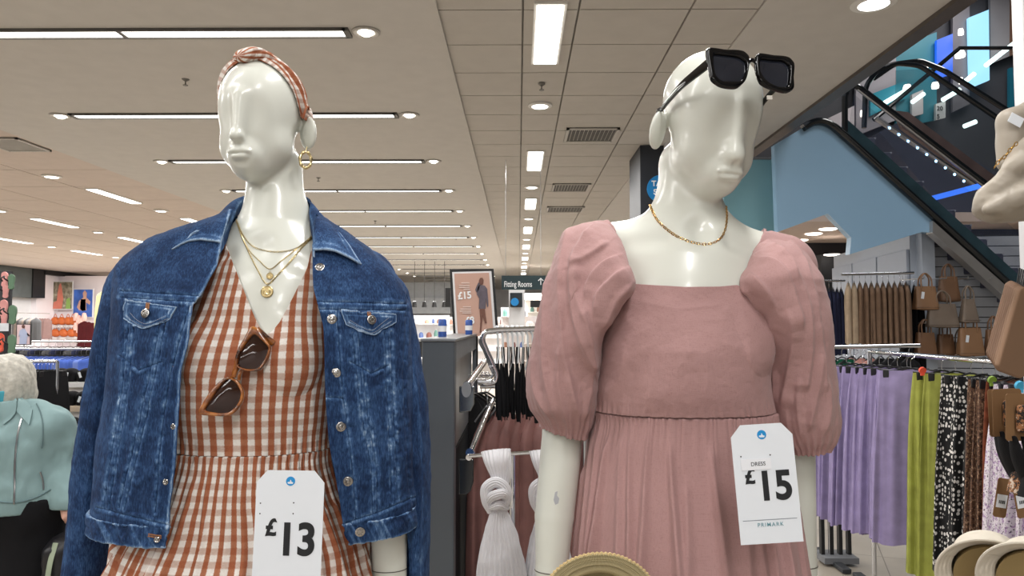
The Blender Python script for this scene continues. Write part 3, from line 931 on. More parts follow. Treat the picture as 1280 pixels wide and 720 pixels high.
# raglan puff sleeves
def puff(rows, lines, name, sgn, hemdrop, seed, ybase):
    cxs, as_, bs = torus_rows([(r[0], r[1], r[2], r[3]) for r in rows], YR)
    ya = cr([at(850, r[0], YR)[2] for r in rows], [r[4] for r in rows], np.array([0.]))
    zz = np.array([at(850, r[0], YR)[2] for r in rows]); yy = np.array([r[4] for r in rows])
    nv, nu = 240, 360
    z = np.linspace(zz[0], zz[-1], nv)[:, None]; phi = np.linspace(-PI, PI, nu)[None]
    s, c_ = sup(phi, 2.0)
    P = np.stack([cxs(z)+as_(z)*s, YR+cr(zz, yy, z)+bs(z)*c_, z+0*phi], -1)
    tt = np.clip((z-zz[0])/(zz[-1]-zz[0]), 0, 1)
    P[..., 2] += -hemdrop*np.clip((tt-.5)*2, 0, 1)**1.5*s        # the hem slants
    sk = cr([at(850, q[0], YR)[2] for q in ((276, 0), (300, .0), (330, .0), (354, .0), (390, .0), (430, .0), (480, .0), (562, 0))], [.0, .035, .065, .075, .065, .045, .015, 0], z)
    P[..., 1] -= sk*np.clip((s*sgn+.3)/1.3, 0, 1)**1.3
    kf = (sk*np.clip((s*sgn+.3)/1.3, 0, 1)**1.3)/YR
    P[..., 0] *= 1-kf; P[..., 2] = CAM[2]+(P[..., 2]-CAM[2])*(1-kf)
    cen = np.stack([cxs(z), YR+cr(zz, yy, z), z], -1)
    N = grid_normals(P); r = P-cen; sg = np.sign((N*r).sum(-1, keepdims=True)); sg[sg == 0] = 1; N = N*sg
    px, py = proj(P); fr = facing(P, N)
    D = 1.55*crease_field(px, py, lines)*fr
    rr = random.Random(seed)
    gat = 0
    for k in range(30):
        c0 = -PI+2*PI*(k+rr.uniform(-.3, .3))/30; d = (phi-c0+PI) % (2*PI)-PI
        gat = gat+rr.uniform(.5, 1.3)*np.exp(-(np.abs(d)/.06)**1.6)
    D += .0045*gat*np.exp(-((1-tt)/.13)**1.4)
    D += .0030*fbm(P*np.array([16, 16, 9]), seed, 2)*np.sin(PI*np.clip(tt*1.1, 0, 1)) + .0010*fbm(P*60, seed+3, 2)
    P = pushout(P+N*D[..., None], bodyR, .005)
    return grid_obj(name, P, M_pink, dressR, solid=.0012)
rowsLs = [(276, 738, 758, .012, .02), (281, 722, 763, .035, .015), (290, 708, 768, .055, .005), (305, 700, 776, .068, -.005), (330, 690, 783, .082, -.012), (354, 684, 789, .090, -.018), (385, 677, 770, .092, -.015), (420, 668, 753, .092, -.01), (460, 661, 747, .090, 0), (490, 659, 745, .085, .0), (510, 662, 742, .075, 0), (526, 672, 738, .060, 0), (536, 679, 733, .050, 0), (541, 680, 732, .047, .0)]
linL = [([(762, 303), (744, 316), (730, 325), (712, 335)], .0045, 9, 2.0), ([(772, 320), (750, 334), (738, 350), (733, 375)], .005, 2.0, 10), ([(781, 337), (762, 352), (748, 370), (743, 395)], .005, 2.0, 10), ([(789, 353), (770, 372), (757, 395), (750, 410)], .004, 2.5, 9),
        ([(713, 284), (704, 330), (703, 400), (712, 470), (722, 520)], .0050, 9, 3), ([(738, 285), (720, 318), (716, 370), (725, 420), (740, 465)], .0058, 3, 10), ([(688, 345), (682, 400), (684, 470), (695, 520)], .005, 7, 4),
        ([(733, 380), (738, 430), (736, 480), (728, 525)], .0045, 5, 4), ([(668, 440), (672, 490), (688, 518)], .004, 5, 4), ([(702, 430), (700, 480), (708, 525)], .0045, 6, 3), ([(722, 330), (722, 360), (735, 405)], .004, 6, 3)]
sL = puff(rowsLs, linL, 'sleeve', 1, .010, 5, 0)
rowsRs = [(295, 961, 975, .010, .03), (300, 955, 990, .030, .022), (312, 945, 1002, .050, .010), (330, 935, 1011, .068, -.002), (354, 922, 1020, .082, -.015), (380, 938, 1025, .086, -.012), (410, 952, 1030, .088, -.008), (450, 958, 1035, .088, 0), (490, 958, 1040, .086, .0), (520, 962, 1043, .078, .0), (545, 974, 1041, .062, .0), (556, 984, 1034, .050, 0), (562, 987, 1031, .045, 0)]
linR = [([(957, 306), (975, 314), (985, 332), (992, 352)], .0045, 10, 2.0), ([(948, 323), (968, 332), (982, 352), (992, 380), (1000, 410)], .006, 9, 2.2), ([(938, 341), (952, 355), (962, 368), (970, 384)], .0045, 8, 2), ([(923, 355), (938, 367), (948, 385), (955, 410)], .004, 7, 2.5),
        ([(985, 300), (1005, 330), (1016, 370), (1024, 430), (1030, 490)], .005, 9, 3), ([(970, 312), (990, 340), (1004, 375), (1010, 430), (1008, 490)], .0065, 9, 3), ([(982, 385), (990, 420), (986, 470), (978, 510)], .0055, 4, 9),
        ([(963, 400), (965, 440), (970, 480), (966, 510)], .004, 5, 4), ([(1022, 440), (1020, 490), (1010, 540)], .0045, 5, 4), ([(1000, 470), (998, 510), (1003, 550)], .004, 5, 4), ([(1032, 470), (1036, 510), (1028, 545)], .004, 5, 4)]
sR = puff(rowsRs, linR, 'sleeve', -1, -.004, 8, 0)

# ================================================================== gingham dress
dressL = empty('gingham_dress', L(318, 404)*np.array([1, 1, 0])+np.array([0, 0, .9]), 'rust and white gingham v-neck dress under the denim jacket', 'dress')
cxG, aG, bG = torus_rows([(285, 262, 398, .03), (310, 240, 425, .05), (350, 228, 430, .085), (400, 218, 430, .112), (450, 212, 428, .126), (500, 212, 420, .122), (560, 214, 414, .108), (590, 212, 415, .108)], YL)
nu, nv = 420, 200
phi = np.linspace(-PI, PI, nu); front = np.abs(phi) < PI/2
zl = lambda py, d=0: at(318, py, YL+d)[2]
zw = zl(571, -.11)
def bodg(Z):
    s, c_ = sup(phi, 2.2)
    P = np.stack([cxG(Z)+aG(Z)*s[None], YL+bG(Z)*c_[None], Z], -1)
    P = pushout(P, bodyL, .006)
    w_ = np.clip((Z-zl(440))/.06, 0, 1)
    return P*(1-w_[..., None])+shrink(P, bodyL, .0055)*w_[..., None]
ztop = np.where(np.abs(phi) < 1.3, zl(380, -.1), zl(300))
ztop = refine_top(lambda zt: bodg(zt[None])[0], ztop, phi, [200, 250, 268, 277, 283, 300, 318, 327, 334, 341, 350, 366, 384, 392, 400, 420, 470], [300, 292, 288, 290, 308, 352, 396, 413, 418, 413, 402, 372, 335, 300, 296, 304, 310], lim=1.1, it=9)
v = np.linspace(0, 1, nv)[:, None]
Z = zw*(1-v)+ztop[None]*v
P = bodg(Z)
N = orient(P, grid_normals(P), np.array([L(318, 404)[0], YL, 0]))
px, py = proj(P); fr = facing(P, N)
D = crease_field(px, py, [([(300, 420), (280, 470), (262, 520)], .0015, 8, 8), ([(372, 430), (388, 480), (392, 540)], .0015, 8, 8), ([(255, 540), (275, 500), (285, 470)], .0015, 6, 9)])*fr+.0009*fbm(P*np.array([25, 25, 20]), 4)
D += .0016*bell(Z-zw, .02)*np.sin(phi*70)[None]
P = P+N*D[..., None]
xr_ = P[..., 0]-L(335, 400)[0]
Uu = phi[None]*aG(zl(480))*1.02+0*Z-.20*np.clip(-xr_/.07, 0, 1)*np.clip(Z-zl(470), 0, .3)+.05*np.clip(xr_/.07, 0, 1)*np.clip(Z-zl(470), 0, .3)
uv = np.stack([Uu, Z], -1)
bodL_ = grid_obj('bodice', P, M_ging, dressL, uv=uv, solid=.0012)
cxS, aS, bS = torus_rows([(555, 216, 414, .108), (575, 210, 416, .112), (610, 196, 425, .116), (660, 172, 445, .120), (720, 140, 468, .150), (800, 95, 500, .185)], YL)
nu, nv = 900, 150
phi = np.linspace(-PI, PI, nu); t = np.linspace(0, 1, nv); zb = zl(800, -.1)
Z = (zw+.0015)+(zb-zw)*t[:, None]+0*phi[None]
s, c_ = sup(phi, 2.15)
P = np.stack([cxS(Z)+aS(Z)*s[None], YL+bS(Z)*c_[None], Z], -1)
N = orient(P, grid_normals(P), np.array([L(318, 404)[0], YL, 0]))
D = fold_field(phi, t, 23, 52, .026, .048, .0024, .012)
D += .0016*np.exp(-t*9)[:, None]*np.sin(phi*100+3*vnoise(np.stack([phi*14, phi*0, phi*0], -1), 3))[None]
D -= .004*(1-np.exp(-t*20))[:, None]
P = pushout(P+N*D[..., None], bodyL, .004)
P[0] -= N[0]*.009; P[1] -= N[1]*.004
arc = np.zeros(P.shape[:2]); arc[:, 1:] = np.cumsum(np.linalg.norm(np.diff(P, axis=1), axis=2), axis=1)
mid = nu//2
arc -= arc[:, mid:mid+1]
g = .5+.5*np.clip(t[:, None]*1.4, 0, 1)
Uu = (arc/arc[:, -1:])*arc[70, -1]*1.12
uv = np.stack([Uu, Z*1.0], -1)
skL = grid_obj('skirt', P, M_ging, dressL, uv=uv, solid=.0012)
# ================================================================== denim jacket
def denim_mat():
    t = NT('washed indigo denim'); co = t.coord()
    wear = t.n('ShaderNodeAttribute', attribute_name='wear').outputs['Fac']
    slub = t.noise(1, 4, t.mapv(co, (420, 420, 90)), .65)
    mott = t.noise(28, 6, co, .65); big = t.noise(7, 4, co, .6)
    k = t.val(t.val(t.val(slub, 'MULTIPLY', .62), 'ADD', t.val(mott, 'MULTIPLY', .40)), 'ADD', t.val(big, 'MULTIPLY', .25))
    k = t.val(k, 'ADD', t.val(wear, 'MULTIPLY', .34))
    col = t.ramp(k, [(.42, srgb(14, 28, 54)), (.60, srgb(28, 50, 86)), (.76, srgb(52, 82, 124)), (.92, srgb(98, 128, 166)), (1.0, srgb(152, 174, 200))])
    t.l(col, t.b.inputs['Base Color']); t.set(Roughness=.85); t.b.inputs['Specular IOR Level'].default_value = .2
    tw = t.n('ShaderNodeTexWave'); tw.inputs['Scale'].default_value = 260; tw.inputs['Distortion'].default_value = 2
    t.l(t.mapv(co, rot=(0, .6, 0)), tw.inputs['Vector'])
    t.bump(t.val(t.val(slub, 'ADD', t.val(tw.outputs[0], 'MULTIPLY', .35)), 'ADD', t.val(mott, 'MULTIPLY', 1.2)), .45, .0012)
    return t.m
M_denim = denim_mat()
M_thread = plain('pale blue thread', (150, 158, 170), .8); M_thread2 = plain('copper thread', (150, 104, 70), .8)
M_button = plain('worn silver button metal', (176, 174, 172), .24, metal=1.0, var=.2, nscale=60)
jk = empty('denim_jacket', L(318, 404)*np.array([1, 1, 0])+np.array([0, .02, 1.25]), 'mid-blue washed denim jacket draped open over the left-hand mannequin', 'jacket')
OL = [(262, 290), (290, 281), (310, 276), (331, 272), (350, 262), (369, 252), (385, 241), (424, 236), (470, 226), (540, 222), (585, 218), (644, 212), (655, 212), (690, 203)]
OR_ = [(262, 389), (290, 389), (315, 388), (355, 389), (379, 394), (414, 401), (490, 403), (550, 407), (609, 417), (650, 423), (660, 424), (690, 434)]
cxJ, aJ, bJ = torus_rows([(258, 302, 382, .055), (266, 290, 394, .062), (280, 252, 415, .072), (292, 215, 434, .082), (304, 188, 450, .092), (318, 168, 468, .102), (332, 156, 484, .112), (348, 152, 496, .122), (372, 150, 506, .135), (400, 150, 509, .145), (450, 147, 511, .152), (500, 142, 512, .152), (560, 133, 514, .149), (620, 126, 516, .145), (668, 121, 518, .143)], YL)
def jk_phi(z, side):
    Yf = YL-bJ(z); pyf = 404+(CAM[2]-z)*F/Yf
    pts = OL if side < 0 else OR_
    x = cr([p[0] for p in pts], [p[1] for p in pts], pyf)
    X = np.array([at(a_, b_, c_)[0] for a_, b_, c_ in zip(np.atleast_1d(x), np.atleast_1d(pyf), np.atleast_1d(Yf))])
    q = np.clip((X-cxJ(z))/aJ(z), -.97, .97)
    return np.arcsin(np.sign(q)*np.abs(q)**(2.3/2))
def jk_ring(z, nu, off=0.0):
    """open rings from the left front edge, round the back, to the right front edge"""
    pl = jk_phi(z, -1); pr = jk_phi(z, 1)
    u = np.linspace(0, 1, nu)[None]
    ph = pl[:, None]+(pr-2*PI-pl)[:, None]*u
    s, c_ = sup(ph, 2.3)
    P = np.stack([cxJ(z)[:, None]+(aJ(z)[:, None]+off)*s, YL+(bJ(z)[:, None]+off)*c_, z[:, None]+0*ph], -1)
    return P, ph
seamsL = [[(153, 364), (200, 367), (252, 371)], [(153, 372), (200, 375), (252, 379)], [(162, 407), (155, 480), (148, 530), (140, 580), (132, 637)], [(169, 410), (162, 480), (155, 530), (147, 580), (139, 638)],
          [(201, 404), (188, 470), (179, 515), (165, 574), (151, 634)], [(208, 402), (195, 470), (186, 515), (172, 574), (158, 636)], [(153, 445), (175, 463), (203, 452)], [(238, 383), (214, 470), (203, 540), (196, 640)]]
seamsR = [[(393, 378), (450, 379), (504, 381)], [(397, 387), (450, 388), (503, 388)], [(447, 417), (456, 490), (459, 522), (470, 585), (471, 637)], [(440, 417), (448, 490), (452, 522), (463, 585), (465, 640)],
          [(480, 417), (482, 470), (484, 522), (487, 585), (489, 628)], [(487, 415), (489, 470), (491, 522), (494, 585), (496, 625)], [(438, 452), (463, 467), (484, 457)], [(421, 390), (424, 440), (429, 498), (440, 585), (444, 646)], [(405, 496), (430, 498)]]
edgeL = [[(b_, a_) for a_, b_ in OL]]; edgeR = [[(b_, a_) for a_, b_ in OR_]]
bandL = [[(124, 634), (165, 645), (213, 656)]]; bandR = [[(421, 656), (470, 641), (517, 621)]]
armL = [[(150, 335), (156, 372), (156, 440)]]; armR = [[(507, 365), (505, 420), (503, 490), (508, 590), (516, 640)]]
allseams = seamsL+seamsR
def wear_at(px, py, extra=None):
    d = line_dist(px, py, allseams+bandL+bandR); e = line_dist(px, py, edgeL+edgeR)
    q = np.stack([px/5., py/5., px*0], -1)
    n = .65+.5*vnoise(q, 4)+.3*vnoise(q*2.3, 5)
    return np.clip(.62*np.exp(-((d-2.2)/1.3)**2)*n*(d > .5) + .95*np.exp(-(e/1.6)**1.5)+.16*np.exp(-(d/7)**2)*n, 0, 1.2)
z = np.linspace(at(320, 636, YL)[2], at(320, 270, YL)[2], 440)
P, ph = jk_ring(z, 900)
cenJ = np.array([L(320, 404)[0], YL, 0])
N = orient(P, grid_normals(P), cenJ)
px, py = proj(P); fr = facing(P, N)*(np.abs(((ph+PI) % (2*PI))-PI) < 1.75)
d = line_dist(px, py, allseams+armL+armR+bandL+bandR); e = line_dist(px, py, edgeL+edgeR)
q = np.stack([px/6., py/6., px*0], -1)
D = .0022*fbm(P*np.array([14, 14, 9]), 31, 3)+.0007*fbm(P*70, 33, 2)
D += fr*(.0011*np.exp(-(d/8)**2)*fbm(q, 7, 2) - .0019*np.exp(-(d/1.2)**2)+.0012*np.exp(-((d-3.5)/2)**2) + .0012*np.exp(-(e/2.5)**2)+.0012*np.exp(-(e/8)**2)*vnoise(q*.6, 8))
D += fr*crease_field(px, py, [([(170, 480), (195, 500), (210, 490)], .002, 5, 5), ([(160, 540), (185, 548)], .0016, 4, 5), ([(455, 520), (475, 545), (480, 580)], .002, 5, 5), ([(440, 560), (455, 590)], .002, 5, 5),
      ([(200, 330), (205, 360)], .0018, 5, 5), ([(220, 335), (222, 360)], .0018, 5, 5), ([(440, 355), (470, 372)], .0015, 6, 5), ([(165, 610), (190, 590), (205, 560)], .0018, 5, 5), ([(405, 520), (425, 560)], .0015, 5, 5), ([(150, 560), (160, 600)], .0016, 4, 4), ([(478, 560), (470, 610)], .0022, 5, 5), ([(495, 440), (500, 520)], .0018, 4, 4)])
P = P+N*D[..., None]; P = pushout(P, bodyL, .012)
wr = wear_at(px, py)*fr
jbody = grid_obj('front_and_back_panels', P, M_denim, jk, attr={'wear': wr}, solid=.0028)
bJk = bvh_of(jbody)
# waistband
zt, zb = at(320, 633, YL)[2], at(320, 657, YL)[2]
z = np.concatenate([[zt], np.linspace(zt, zb, 36), [zb]]); P, ph = jk_ring(z, 800, .0045)
P[0] = P[1]-(P[1]-cenJ)*np.array([1, 1, 0])*.02; P[-1] = P[-2]-(P[-2]-cenJ)*np.array([1, 1, 0])*.02
N = orient(P, grid_normals(P), cenJ); px, py = proj(P)
q = np.stack([px/6.5, py/9., px*0], -1); tt = np.linspace(0, 1, 38)[:, None]
D = (.0020*fbm(q, 41, 2)+.0024*bell(tt-.5, .4)*np.abs(vnoise(np.stack([px/5.-py/9, px*0, px*0], -1), 6)))
P = P+N*D[..., None]
wr = np.clip(.9*np.exp(-((tt)/.06)**2)+1.0*np.exp(-((1-tt)/.07)**2)+.55*np.clip(vnoise(np.stack([px/4.-py/8, px*0, px*0], -1), 6), 0, 1)+wear_at(px, py)*.5, 0, 1.2)
jband = grid_obj('waistband', P, M_denim, jk, attr={'wear': wr}, solid=.0035)
bBand = bvh_of(jband, jbody)
# sleeves
def sleeve(rows, Yc, seed, folds, sy):
    cxs, as_, bs = torus_rows(rows, Yc)
    z = np.linspace(at(320, rows[0][0], Yc)[2], at(320, rows[-1][0], Yc)[2], 360)[:, None]; phi = np.linspace(-PI, PI, 300)[None]
    s, c_ = sup(phi, 2.1); P = np.stack([cxs(z)+as_(z)*s, Yc+bs(z)*c_, z+0*phi], -1)
    cen = np.stack([cxs(z)+0*phi, Yc+0*z+0*phi, z+0*phi], -1)
    N = grid_normals(P); sg = np.sign((N*(P-cen)).sum(-1, keepdims=True)); sg[sg == 0] = 1; N = N*sg
    px, py = proj(P)
    D = .0035*fbm(P*np.array([15, 15, 8]), seed, 3)+.0007*fbm(P*70, seed+4, 2)+crease_field(px, py, folds)*facing(P, N)
    sl = np.abs(phi+sy)
    D = D-.0012*np.exp(-(sl/.03)**2)
    wr = .5*np.exp(-(sl/.06)**2)*(.7+.5*vnoise(P*60, 3))+.12*np.clip(fbm(P*np.array([30, 30, 12]), seed+8, 2), 0, 1)
    P = pushout(P+N*D[..., None], bodyL, .008)
    return grid_obj('sleeve', P, M_denim, jk, attr={'wear': wr}, solid=.0025)
sleeve([(322, 176, 200, .02), (328, 160, 208, .048), (340, 150, 208, .062), (360, 144, 202, .072), (400, 137, 192, .08), (440, 129, 184, .08), (480, 119, 176, .078), (520, 112, 170, .075), (560, 105, 162, .07), (600, 100, 154, .066), (640, 95, 147, .062), (680, 91, 140, .06), (720, 87, 134, .058), (790, 80, 128, .055)], YL+.075, 51,
       [([(150, 350), (135, 420), (130, 470)], .003, 5, 5), ([(125, 480), (118, 540), (112, 590)], .003, 5, 5), ([(118, 560), (108, 620), (105, 690)], .003, 4, 5), ([(140, 440), (128, 450)], .002, 5, 5)], .5)
sleeve([(346, 462, 486, .02), (352, 462, 499, .045), (366, 463, 508, .06), (390, 466, 515, .07), (420, 468, 521, .075), (460, 470, 527, .078), (500, 474, 532, .078), (560, 480, 536, .074), (620, 484, 537, .07), (680, 488, 535, .066), (720, 490, 533, .064), (790, 492, 529, .06)], YL+.075, 61,
       [([(515, 430), (520, 500), (522, 560)], .004, 5, 4), ([(528, 470), (530, 540)], .003, 4, 4), ([(515, 560), (522, 620), (520, 700)], .0035, 4, 5)], -.8)
# collar
def front_of(P, bv, gap):
    """lay the collar over the panels: no vertex lies behind the denim it rests on"""
    sh = P.shape; Q = P.reshape(-1, 3)
    for i in range(len(Q)):
        if Q[i][1] > YL-.02: continue
        r = Q[i]-CAM; d = np.linalg.norm(r); r = r/d
        loc, n_, ix, dd_ = bv.ray_cast(Vector(CAM), Vector(r))
        if loc is not None and d > dd_-gap and d-dd_ < .07: Q[i] = CAM+r*(dd_-gap)
    Q = Q.reshape(sh)
    for _ in range(2): Q[1:-1, 1:-1] = .5*Q[1:-1, 1:-1]+.125*(Q[:-2, 1:-1]+Q[2:, 1:-1]+Q[1:-1, :-2]+Q[1:-1, 2:])
    return Q
def pushout_bvh(P, bv, off, cen):
    sh = P.shape; Q = P.reshape(-1, 3)
    for i in range(len(Q)):
        loc, n_, ix, dd_ = bv.find_nearest(Vector(Q[i]))
        n_ = np.array(n_); loc = np.array(loc); r_ = loc-cen
        if n_@r_ < 0: n_ = -n_
        if (Q[i]-loc)@n_ < off and dd_ < .08: Q[i] = loc+n_*off
    return Q.reshape(sh)
def leaf(Fp, Op, name):
    n = 160; Fc_ = curve3([at(p[0], p[1], YL+p[2]) for p in Fp], n); Oc = curve3([at(p[0], p[1], YL+p[2]) for p in Op], n)
    rows_ = []
    base = Fc_-np.array([0, 0, .022])
    v = np.linspace(0, 1, 50)
    P = np.zeros((50, n, 3))
    for i, t in enumerate(v):
        if t < .25: P[i] = base+(Fc_-base)*(t/.25)
        else:
            s = (t-.25)/.75; P[i] = Fc_+(Oc-Fc_)*s + np.array([0, -.004, .010])*math.sin(PI*s)
    P[int(.25*49)] += np.array([0, 0, .001])
    N = grid_normals(P); N = N*np.sign((N*(P-np.array([L(341, 260)[0], YL+.03, P[..., 2].min()-.1]))).sum(-1, keepdims=True))
    P = P+N*(.0012*fbm(P*45, 71, 3))[..., None]
    P = pushout(P, bodyL, .004); P[12:] = front_of(P[12:].copy(), bJk, .011)
    for _ in range(5): P[1:-1, 1:-1] = .4*P[1:-1, 1:-1]+.15*(P[:-2, 1:-1]+P[2:, 1:-1]+P[1:-1, :-2]+P[1:-1, 2:])
    for _ in range(12): P[:, 1:-1] = .5*P[:, 1:-1]+.25*(P[:, :-2]+P[:, 2:])
    px, py = proj(P); q = np.stack([px/4., py/4., px*0], -1)
    d = np.minimum((1-v)[:, None]*40, np.minimum(np.linspace(0, 1, n), np.linspace(1, 0, n))[None]*150)
    wr = np.clip(1.2*np.exp(-(d/1.6)**2)+.6*np.exp(-((d-5)/1.3)**2)*(.7+.5*vnoise(q, 3))+.5*bell(v[:, None]-.25, .05)+.1, 0, 1.2)
    P = P-N*(.0010*np.exp(-((d-5)/1.4)**2))[..., None]
    return grid_obj(name, P, M_denim, jk, attr={'wear': wr}, solid=.0035)
Fp = [(275, 303, -.098), (284, 286, -.06), (294, 266, -.005), (304, 249, .055), (320, 240, .085), (341, 237, .092), (364, 242, .085), (381, 251, .055), (387, 268, 0), (391, 290, -.06), (391, 312, -.098)]
Op = [(214, 311, -.085), (236, 296, -.055), (263, 278, .0), (292, 256, .075), (312, 256, .115), (341, 254, .125), (372, 258, .115), (392, 262, .075), (412, 279, .005), (432, 299, -.045), (452, 330, -.085)]
leaf(Fp, Op, 'collar')
# pocket flaps, placket strips, buttons, stitching
def fl_wear(top, bot):
    ln = [top+bot[::-1]+[top[0]]]
    def f(p):
        d = line_dist(p[..., 0], p[..., 1], ln); q = np.stack([p[..., 0]/4, p[..., 1]/4, p[..., 0]*0], -1)
        return np.clip(1.1*np.exp(-(d/1.3)**2)+.7*np.exp(-((d-4.5)/1.3)**2)*(.8+.6*vnoise(q, 9))+.15, 0, 1.2)
    return f
fT, fB = [(159, 375), (190, 379), (223, 384)], [(156, 397), (165, 405), (181, 411), (198, 406), (214, 400)]
flL = patch(bJk, fT, fB, 60, 30, .0020, .0032, 'pocket_flap', M_denim, jk, attr=fl_wear(fT, fB), bulge=.002)
gT, gB = [(426, 389), (458, 391), (493, 392)], [(432, 406), (446, 413), (466, 419), (480, 411), (493, 403)]
flR = patch(bJk, gT, gB, 60, 30, .0020, .0032, 'pocket_flap', M_denim, jk, attr=fl_wear(gT, gB), bulge=.002)
bAll = bvh_of(jbody, flL, flR, jband)
def disc_button(px, py, r, off=.001, mat=M_button, tilt=None):
    p, n_ = hit(bAll, px, py, off)
    m = MB(); m.lathe([(0, .0036), (r*.35, .0036), (r*.45, .0030), (r*.75, .0034), (r*.95, .0026), (r, .0012), (r*.96, 0), (r*.3, -.001), (0, -.001)], p, 24, axis=n_)
    o = m.build('button', mat, jk)
    m = MB(); u = np.cross(n_, [0, 0, 1]); u /= np.linalg.norm(u); w_ = np.cross(n_, u)
    for k in range(7):
        a_ = 2*PI*k/7; m.tube([p+n_*.0036+(u*math.cos(a_)+w_*math.sin(a_))*r*.5, p+n_*.0038+(u*math.cos(a_+.5)+w_*math.sin(a_+.5))*r*.62], .0005, 4)
    m.build('embossing', M_button, o)
    return o
for x, y in ((400, 335), (415, 399), (420, 466), (426, 533), (435, 601), (450, 664)): disc_button(x, y, .0088)
disc_button(464, 400, .0085); disc_button(183, 392, .0085)
def buttonhole(px, py, ang, ln_=8):
    c_, s_ = math.cos(ang), math.sin(ang); m = MB()
    for k in (-1, 1):
        pts = hits(bAll, [(px+c_*t-s_*k*1.5, py+s_*t+c_*k*1.5) for t in np.linspace(-ln_, ln_, 9)], .0012)
        if len(pts) > 2: m.tube(smoothline(pts), .0008, 5)
    for t in np.linspace(-ln_, ln_, 11):
        pts = hits(bAll, [(px+c_*t+s_*2.4, py+s_*t-c_*2.4), (px+c_*t-s_*2.4, py+s_*t+c_*2.4)], .0014)
        if len(pts) == 2: m.tube(pts, .0005, 4)
    m.build('buttonhole', M_thread2, jk)
for x, y, a_ in ((264, 329, -.45), (234, 391, -.2), (221, 456, -.6), (214, 530, .15), (206, 600, .2)): buttonhole(x, y, a_, 6)
buttonhole(194, 670, .15, 8); buttonhole(461, 391, 1.5, 4); buttonhole(185, 383, 1.7, 4)
for x, y in ((208, 602), (197, 674), (218, 533)): disc_button(x, y, .0052)
m = MB()
for s_ in allseams+bandL+bandR:
    for off in (0, 3.2):
        pts = [(p[0]+off*.9, p[1]+off*.5) for p in s_]
        H = hits(bAll, pts, .0007, n=40)
        if len(H) > 8: stitches(smoothline(H, 4), .00042, .0022, .0012, m)
for T_, B_ in ((fT, fB), (gT, gB)):
    for ins in (2.5, 6):
        pts = [(b_[0]+(np.mean([q_[0] for q_ in T_])-b_[0])*ins/30, b_[1]-ins) for b_ in B_]
        H = hits(bAll, pts, .0007, n=30); stitches(smoothline(H, 3), .00042, .0020, .0012, m)
m.build('topstitching', M_thread, jk)
m = MB()  # dark tubes put the shade of the seam lines into colour
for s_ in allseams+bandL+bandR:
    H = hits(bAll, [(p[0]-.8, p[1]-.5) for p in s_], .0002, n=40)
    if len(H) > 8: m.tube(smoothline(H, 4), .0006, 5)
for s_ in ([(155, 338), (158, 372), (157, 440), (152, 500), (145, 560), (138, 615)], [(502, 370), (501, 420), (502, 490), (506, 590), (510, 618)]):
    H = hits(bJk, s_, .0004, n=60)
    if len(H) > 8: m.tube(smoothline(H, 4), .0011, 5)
m.build('seam_shade', plain('dark navy seam shade', (20, 28, 46), .9), jk)
# ================================================================== things worn, hung and held
M_gold = plain('gold chain metal', (214, 176, 110), .22, metal=1.0, var=.1, nscale=90)
M_palegold = plain('pale gold metal', (205, 186, 140), .3, metal=1.0, var=.15, nscale=90)
bBL = bvh_of([o for o in mL.children if o.name.startswith('body')][0])
bDL = bvh_of([o for o in mL.children if o.name.startswith('body')][0], bodL_)
# headband on the left head
def headpt(loc): return HL+RL@np.array(loc)
al = np.linspace(-1.60, 1.70, 220); wv = np.linspace(-1, 1, 44)
Pb = np.zeros((44, 220, 3))
for j, a_ in enumerate(al):
    top = math.cos(a_)
    yc = .026-.046*max(0, top)**.8; wid = .0250+.004*max(0, top)-.008*bell(a_, .28)
    d_ = np.array([math.sin(a_)*.085, 0, math.cos(a_)*.108])
    for i, w_ in enumerate(wv):
        Pb[i, j] = headpt(np.array([0, yc+w_*wid, .012])+d_)
offb = .0035+.0065*(1-np.abs(wv)[:, None]**2.2)*np.ones((1, 220))
offb = offb+.0030*np.sin(wv[:, None]*7+al[None]*2.2)*(1-np.abs(wv)[:, None]**3)+.0016*np.sin(wv[:, None]*15-al[None]*3)*(1-np.abs(wv)[:, None]**3)
Pb = shrink(Pb, bodyL, offb, it=6)
Pb += .0006*fbm(Pb*80, 3, 2)[..., None]
uvb = np.stack([wv[:, None]*.034+al[None]*.008, al[None]*.105+0*wv[:, None]], -1)
hb = empty('knotted_headband', headpt((0, -.02, .12)), 'rust and white gingham headband with a knot on top of the left head', 'headband')
grid_obj('band', Pb, M_ging2, hb, uv=uvb, solid=.002)
# knot : two lobes twisted over each other
def lobe(c, ax, r, L_, tw, seed, nm):
    nv, nu = 50, 60; V = np.zeros((nv, nu, 3)); ax = np.array(ax, float); ax /= np.linalg.norm(ax)
    up_ = RL@np.array([0, .25, 1.]); up_ /= np.linalg.norm(up_); sd = np.cross(ax, up_); sd /= np.linalg.norm(sd)
    for i in range(nv):
        t = i/(nv-1)*2-1; rr = r*(1-abs(t)**3.0)**.5*(1+.12*math.cos(t*2)); 
        for j in range(nu):
            a_ = 2*PI*j/(nu-1); rad = rr*(1+.10*math.sin(3*a_+seed+t*2)+.05*math.sin(7*a_+t*3))
            V[i, j] = c+ax*t*L_+sd*rad*math.cos(a_)*1.0+up_*(rad*math.sin(a_)*.62+(-.010)*t*t)
    uv = np.stack(np.meshgrid(np.linspace(0, .136, nu), np.linspace(0, .07, nv)), -1)
    return grid_obj(nm, V, M_ging2, hb, uv=uv)
tc = shrink(np.array([[headpt((.000, -.032, .13))]]), bodyL, .007)[0, 0]
exx = RL@np.array([1., 0, 0]); eyy = RL@np.array([0, 1., 0])
lobe(tc, eyy*.95+exx*.25,   .0245, .036, 0, 1.0, 'knot')
lobe(tc+exx*.016+np.array([0, .004, -.002]), eyy*.8+exx*.7, .0175, .034, 0, 2.2, 'knot_loop')
